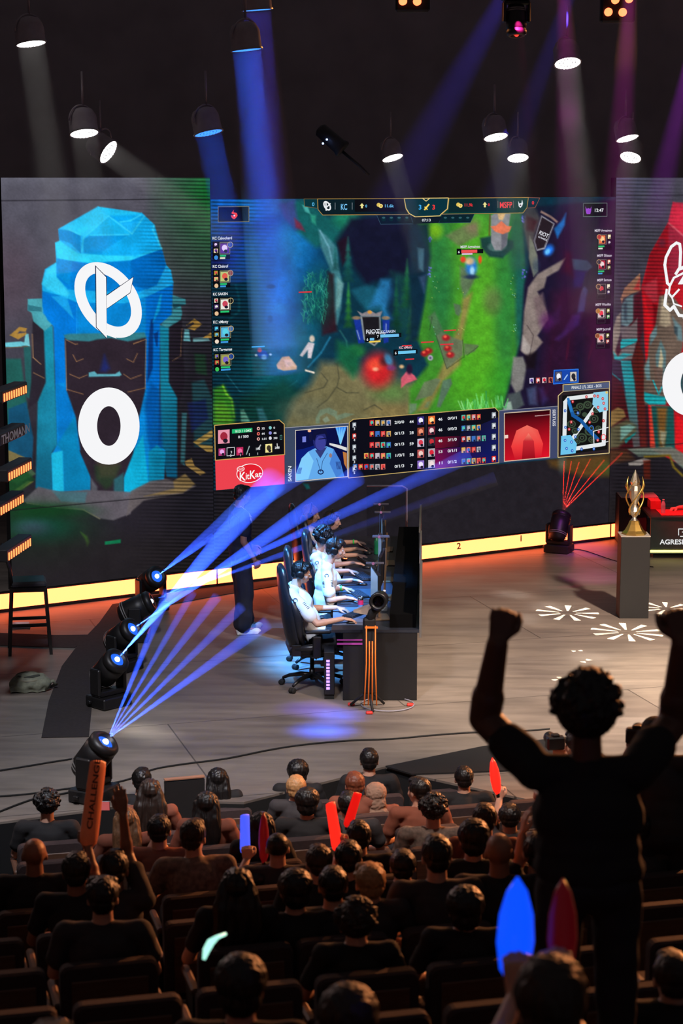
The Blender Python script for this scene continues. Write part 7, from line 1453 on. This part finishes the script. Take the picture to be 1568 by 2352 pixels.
# arms-up spectators
def fing(c): return [c]*4
def stick(p, q, r0, r1, m, lab, shape='spindle', grp='inflatable cheering sticks'):
    p, q = Vector(p), Vector(q); r = empty('cheering_stick', p, 0, lab, 'cheering stick', grp); d = q-p; x, y, z, l = frame(p, q)
    prof = {'spindle': [(.25, 0), (.8, .15), (1, .4), (.9, .65), (.55, .87), (.05, 1)], 'tube': [(.5, 0), (.9, .06), (1, .15), (1, .9), (.96, .98), (.4, 1)]}[shape]
    b = MB()
    if shape == 'spindle': b.loft([[z*l*h+x*math.cos(a)*r0*f+y*math.sin(a)*r0*f*.8 for a in [2*PI*k/18 for k in range(18)]] for f, h in prof], True)
    else: b.loft([[z*l*h+x*math.cos(a)*r0*f*(1+.1*h)+y*math.sin(a)*r1*f*(1-h*.75 if h > .85 else 1) for a in [2*PI*k/18 for k in range(18)]] for f, h in prof], True)
    b.build('inflated_tube', m, r); b = MB(); b.lathe([(.012, -.02), (.014, .0), (.014, .02)], (0, 0, 0), z, 12); b.build('valve_end', blackg, r)
    return r
RM_ = lambda n, c, e, s_: mat(n, c, .35, var=.05, emit=e, estr=s_)
def armup(px, ytop, k, hair, hcol, shirt, lab, wr, el, hnd, skin=SKIN, **kw):
    """wr/el: photo pixels + depth offset for right/left hand or None"""
    X, Y = rowp(k, px); P3 = at_y(px, ytop, Y); X = P3.x; base = V3(X, Y-.045, ROWZ[k]); o = {}
    J = seated(dict(w=.98)); s_ = (P3.z-ROWZ[k])/1.25
    for i in (0, 1):
        if wr[i]:
            a = at_y(wr[i][0], wr[i][1], Y+wr[i][2])-base; e = at_y(el[i][0], el[i][1], Y+el[i][2])-base
            J['wr'][i] = V3(a.x, a.y, a.z/s_); J['el'][i] = V3(e.x, e.y, e.z/s_); J['hand'][i] = hnd[i]
    random.seed(px); r, _, _ = audience(px, ytop, k, None, hair, hcol, shirt, lab, skin, J); r.rotation_euler = (0, 0, 0); r.scale = (1, 1, s_)
    return r
armup(365, 1866, 3, 'short', 'k', 4, 'spectator with both hands clasped before the face, left of patterned shirt', [(372, 1936, .16), (352, 1936, .16)], [(398, 1985, .12), (328, 1985, .1)], [(V3(-.3, .1, 1), V3(0, -1, 0), .9), (V3(.3, .1, 1), V3(0, -1, 0), .9)])
armup(262, 1945, 5, 'short', 'k', 1, 'spectator raising one open hand, left of clasped hands', [(283, 1872, .1), None], [(292, 1960, .12), None], [(V3(-.15, .1, 1), V3(0, -1, 0), .12), None], SKIN2)
armup(175, 1950, 5, 'short', 'k', 0, 'spectator lifting an orange inflatable stick on the left', [(203, 1950, .2), None], [(215, 2010, .12), None], [(V3(-.1, .2, 1), V3(0, -1, .1), .9, [1.0]*4), None], SKIN2)
q0 = at_y(201, 1948, ROWD[5]+RS*-1.3+.17); q1 = at_y(226, 1746, ROWD[5]+RS*-1.3+.3)
st_ = stick(q0, q1, .058, .05, RM_('stick_orange_glow_added', (240, 150, 110), (130, 50, 24), .12), 'orange printed inflatable stick held up in front of the nearest lamp', 'tube')  # stick is only ambient-lit, faint emission added in place of that light
b = MB(); vs, fs = glyphs('CHALLENGE'); d = (q1-q0); x, y, z, l = frame(q0, q1); n_ = (-y if y.y > 0 else y); sx_ = z.cross(n_)
bb = MB(); nn = V3(0, -1, 0); nn = (nn-z*nn.dot(z)).normalized(); uu = nn.cross(z)
bb.add([nn*.0575+z*(l*.22+v[0]*.075)+uu*(v[1]*.045-.016) for v in vs], fs); bb.build('lettering', mat('brown_print', (70, 40, 30), .6), st_)
# lit sticks
def up_stick(px0, y0, px1, y1, k, dY, r0, r1, m, lab, shape): return stick(at_y(px0, y0, ROWD[k]+dY), at_y(px1, y1, ROWD[k]+dY+.05), r0, r1, m, lab, shape)
SB = RM_('stick_blue_lit', (60, 90, 220), (70, 90, 255), 1.1); SR = RM_('stick_red_lit', (220, 30, 30), (255, 34, 22), 1.5); SD = RM_('stick_dark_red_glow_added', (130, 10, 16), (110, 6, 12), .35); SRR = RM_('stick_red_glow', (200, 20, 20), (230, 20, 14), .8)  # the dark red one is unlit, faint emission added to its colour
up_stick(563, 1962, 562, 1870, 4, .18, .038, .03, SB, 'glowing blue flat topped stick in the middle of the crowd', 'tube')
up_stick(606, 1985, 605, 1865, 4, .16, .040, .034, SD, 'dark red pointed stick with faint added glow beside the blue one', 'spindle')
up_stick(776, 1955, 758, 1843, 5, .22, .037, .03, SR, 'brightest red stick, leaning left, in the middle of the crowd', 'tube')
up_stick(797, 1900, 822, 1820, 3, .24, .042, .03, SRR, 'darker red stick leaning right beside the pale hood', 'tube')
up_stick(1143, 1826, 1130, 1740, 3, .25, .042, .03, SR, 'red glowing stick beside the arm of the standing fan', 'spindle')
def loose_hand_note(): pass
armup(1170, 1842, 3, 'short', 'k', 1, 'spectator gripping a red glowing stick, half hidden by the standing fan', [None, (1146, 1838, .24)], [None, (1140, 1880, .1)], [None, (V3(-.05, .1, 1), V3(0, -1, .1), .9)])
armup(590, 1990, 4, 'buzz', 'k', 0, 'low seated spectator gripping the glowing blue stick', [None, (566, 1975, .16)], [None, (552, 2010, .05)], [None, (V3(0, .1, 1), V3(0, -1, .1), .9)])
armup(800, 1925, 5, 'short', 'k', 0, 'spectator gripping the brightest red stick', [None, (778, 1958, .2)], [None, (770, 1995, .1)], [None, (V3(-.05, .1, 1), V3(0, -1, .1), .9)])
armup(1235, 1905, 6, 'short', 'k', 0, 'spectator clapping, hidden behind the standing fan but for the hand', [None, (1199, 1918, .05)], [None, (1190, 1985, .05)], [None, (V3(.15, .1, 1), V3(-1, -.2, 0), .25)])
# near sticks, held by the nearest spectator
up_stick(1180, 2262, 1188, 2014, 11, .74, .064, .05, RM_('stick_blue_bright', (20, 80, 240), (6, 74, 255), 1.15), 'large blurred bright blue stick near the camera', 'spindle')
up_stick(1290, 2250, 1292, 2018, 11, .76, .052, .04, RM_('stick_crimson_glow_added', (120, 10, 20), (70, 3, 10), .5), 'large blurred dark crimson stick next to the bright blue one', 'spindle')  # crimson stick gives no light itself, its weak emission is added
armup(1265, 2190, 11, 'puff', 'b', 0, 'nearest spectator, blurred dome of dark hair below the big blue stick', [(1288, 2282, .52), (1182, 2292, .50)], [(1340, 2420, .3), (1130, 2420, .3)], [(V3(0, .1, 1), V3(0, -1, .1), .9), (V3(0, .1, 1), V3(0, -1, .1), .9)])
# phones and small lit things
q = at_y(232, 1851, ROWD[2]-.1); ph_ = empty('mobile_phone', q, 0, 'phone held up showing a small red white picture near the orange stick', 'phone'); b = MB(); b.box((0, 0, 0), (.14, .010, .075), bev=.003); b.build('case', blackg, ph_); b = MB(); b.box((0, -.0056, 0), (.13, .001, .067)); b.build('display', mat('phone_display', (180, 90, 90), .3, emit=(190, 90, 90), estr=.6), ph_)
q = at_y(490, 2172, ROWD[9]+.1); b = MB(); pp = [at_y(x, y, ROWD[9]+.1+(x-470)*.002) for x, y in ((468, 2204), (474, 2182), (484, 2164), (498, 2153), (518, 2145))]; b.tube([p-q for p in pp], [.006, .014, .015, .009, .006], 8); b.build('glow_band', mat('pale_teal_glow', (190, 255, 235), .4, emit=(170, 245, 225), estr=1.3), label='pale teal glowing bent band held beside the big round dark hair', cat='glow band').location = q
# standing fan with raised fists
D0 = 6.9; g = lambda x, y, d=0: at_y(x, y, D0+d)
Hc = g(1345, 1648); fl = Hc.z-1.70
J = dict(pelvis=g(1352, 2010, -.02), chest=g(1350, 1872), neck=g(1347, 1742), head=Hc, hf=V3(-.08, 1, -.12), sh=[g(1462, 1772), g(1232, 1772)], el=[g(1548, 1655, .22), g(1112, 1650, .22)], wr=[g(1566, 1478, .10), g(1142, 1478, .10)],
         hand=[(V3(-.22, .15, 1), V3(.0, -1, .15), 1.35), (V3(.22, .15, 1), V3(0, -1, .15), 1.35)], w=1.2, sleeve=.5, hs=1.0, loose=.006, aw=1.6)
hp = J['pelvis']; J.update(hip=[hp+V3(.1, 0, -.04), hp+V3(-.1, 0, -.04)], kn=[V3(hp.x+.12, hp.y+.04, fl+.50), V3(hp.x-.12, hp.y+.04, fl+.50)], an=[V3(hp.x+.13, hp.y, fl+.09), V3(hp.x-.13, hp.y, fl+.09)], toe=[V3(0, 1, 0), V3(0, 1, 0)], floor=fl, hsz=1.2)
fan = empty('standing_fan', (0, 0, 0), 0, 'standing fan with curly hair and both fists raised, dark against the stage', 'person')
out = person_meshes(J, SKIN3, .0065); print('FAN', fl, Hc)
assemble(fan, out, SHIRTS[0], DTR, blackg, 'afro', HK, hs=1.04)
# photographers at the stage edge, behind the fan
def cam_prop(loc, rz, lab):
    r = empty('photo_camera', loc, rz, lab, 'camera'); b = MB(); b.box((0, 0, 0), (.14, .07, .10), bev=.012); b.box((0, 0, .055), (.06, .05, .03), bev=.008); b.build('camera_body', blackg, r)
    b = MB(); b.lathe([(.038, 0), (.04, .02), (.036, .06), (.042, .09), (.044, .13), (.036, .13)], (0, .03, 0), (0, 1, 0), 20); b.build('lens_barrel', blackg, r); return r
Yp = 12.2; c0 = at_y(1462, 1690, Yp+.05); cam_prop(c0, -.2, 'black camera held by the capped photographer')
pb = at_y(1500, 1633, Yp); fl2 = pb.z-1.66
J = dict(pelvis=V3(.04, 0, .92), chest=V3(.02, .08, 1.17), neck=V3(0, .14, 1.38), head=V3(-.02, .20, 1.50), hf=V3(-.5, 1, -.15), sh=[V3(.2, .12, 1.33), V3(-.18, .12, 1.33)], el=[V3(.12, .35, 1.18), V3(-.30, .20, 1.12)], wr=[V3(-.02, .42, 1.36), V3(-.16, .30, 1.38)],
         hand=[(V3(-.4, .4, .8), V3(0, -1, .3), .7), (V3(.2, .3, .9), V3(-.3, -1, .1), .7)], hip=[V3(.1, 0, .88), V3(-.1, 0, .88)], kn=[V3(.11, .03, .48), V3(-.11, .03, .48)], an=[V3(.12, 0, .09), V3(-.12, 0, .09)], toe=[V3(0, 1, 0), V3(0, 1, 0)], floor=0, sleeve=.8)
pg = empty('photographer', (pb.x+.03, pb.y-.2, fl2), 0, 'photographer in dark cap raising camera, seen past the fan\'s right arm', 'person'); out = person_meshes(J, SKIN, .008); assemble(pg, out, SHIRTS[1], DTR, blackg, 'cap', HAIRS['c'], hairname='cap')
Yp = 14.2; pb = at_y(1330, 1672, Yp); pg2 = empty('photographer', (pb.x, Yp-.2, pb.z-1.64), 0, 'photographer in pale shirt crouched behind the standing fan\'s head', 'person'); assemble(pg2, out, SHIRTS[5], DTR, blackg, 'short', HK)
cam_prop(at_y(1275, 1706, Yp+.1), .2, 'black camera on the stage edge left of the fan\'s head')
# seats: one under every spectator, the gaps filled at the same pitch
PITCHX = .56; cnt = 0
for k in range(13):
    xs = sorted(s[1] for s in SP if s[0] == k); lo, hi = {0: (-.2, .85), 1: (-2.6, 2.2), 2: (-2.7, 2.6)}.get(k, (-2.7+.1*k, 2.4-.07*k)) if k < 12 else (-.7, .8)
    if k < 3: pass
    P_ = []
    for x in xs:
        if not P_ or x-P_[-1] > .44: P_.append(x)
    if not P_: P_ = [lo+.3]
    full = [P_[0]]
    for x in P_[1:]:
        gp = x-full[-1]; n = int(gp/.54)
        for j in range(1, n): full.append(full[-1]+ (gp/n))
        full.append(x)
    while full[0]-PITCHX > lo: full.insert(0, full[0]-PITCHX)
    while full[-1]+PITCHX < hi: full.append(full[-1]+PITCHX)
    ORD = ('front', 'second', 'third', 'fourth', 'fifth', 'sixth', 'seventh', 'eighth', 'ninth', 'tenth', 'eleventh', 'twelfth', 'thirteenth')
    for j, x in enumerate(full):
        taken = any(abs(x-q) < .12 for q in xs); nth = ORD[j] if j else 'leftmost'
        nth = ('leftmost' if j == 0 else ('%s' % ('second', 'third', 'fourth', 'fifth', 'sixth', 'seventh', 'eighth', 'ninth', 'tenth', 'eleventh')[min(j-1, 9)])+' from the left')
        place_seat(k, x, ROWD[k]+RS*x-.03, 'dark theatre seat, %s, in the %s row from the stage, %s' % (nth, ORD[k], 'occupied' if taken else 'empty'), 'theatre seats of the %s row' % ORD[k]); cnt += 1
print('SEATS', cnt)
# raised black boxes at the stage front
for (xa_, ya_, xb_, yb_, lab) in ((376, 1797, 470, 1786, 'low black box with top edge painted as lit at the stage front'),):
    a, c = at_y(xa_, ya_, 16.1), at_y(xb_, yb_, 16.3); bxo = empty('stage_box', ((a.x+c.x)/2, 16.2, 0), 0, lab, 'box')
    b = MB(); b.box((0, 0, (a.z-.92)/2-.01), (.34, .05, a.z+.92), rz=.3); b.build('body', blackm, bxo); b = MB(); b.box((0, 0, a.z+.008), (.345, .055, .010), rz=.3); b.build('lid', mat('lit_edge_paint', (150, 110, 84), .5), bxo)  # pale lid colour paints the light along the box's top edge
# aisle stairs with pale number plates on the far left
ST = mat('pale_plate', (170, 168, 166), .5)
for i, (x, y, w_, h_, k) in enumerate(((28, 1928, 20, 10, 4), (4, 2015, 16, 14, 5), (27, 1976, 8, 8, 5), (41, 2125, 30, 13, 7), (62, 2171, 28, 13, 8), (87, 2221, 24, 16, 9), (126, 2284, 42, 18, 10), (186, 2341, 20, 14, 11))):
    
    for kk in sorted(range(13), key=lambda q: abs(at_z(x, y, ROWZ[q]+.03).y-(ROWD[q]+RS*at_z(x, y, ROWZ[q]+.03).x)))[:1]:
        p = at_z(x, y, ROWZ[kk]+.03)
        if abs(p.y-(ROWD[kk]+RS*p.x)) < .57: break
    s_ = p.y/FPX; p.z = ROWZ[kk]+h_*s_/2+.001
    MB().box(p, (w_*s_, .012, h_*s_), bev=.002).build('row_plate', ST if k < 10 else mat('amber_plate', (230, 96, 50), .5, emit=(220, 80, 30), estr=.5), label=('pale plate by the bald spectator at far left', 'pale plate cut by the left edge', 'tiny pale plate under the topmost one', 'tan plate on the left aisle, upper of a close pair', 'tan plate on the left aisle, lower of a close pair', 'round dim plate on the left aisle', 'wide orange plate near the bottom left', 'small orange plate at the bottom edge')[i], cat='plate', group='row plates along the left aisle')
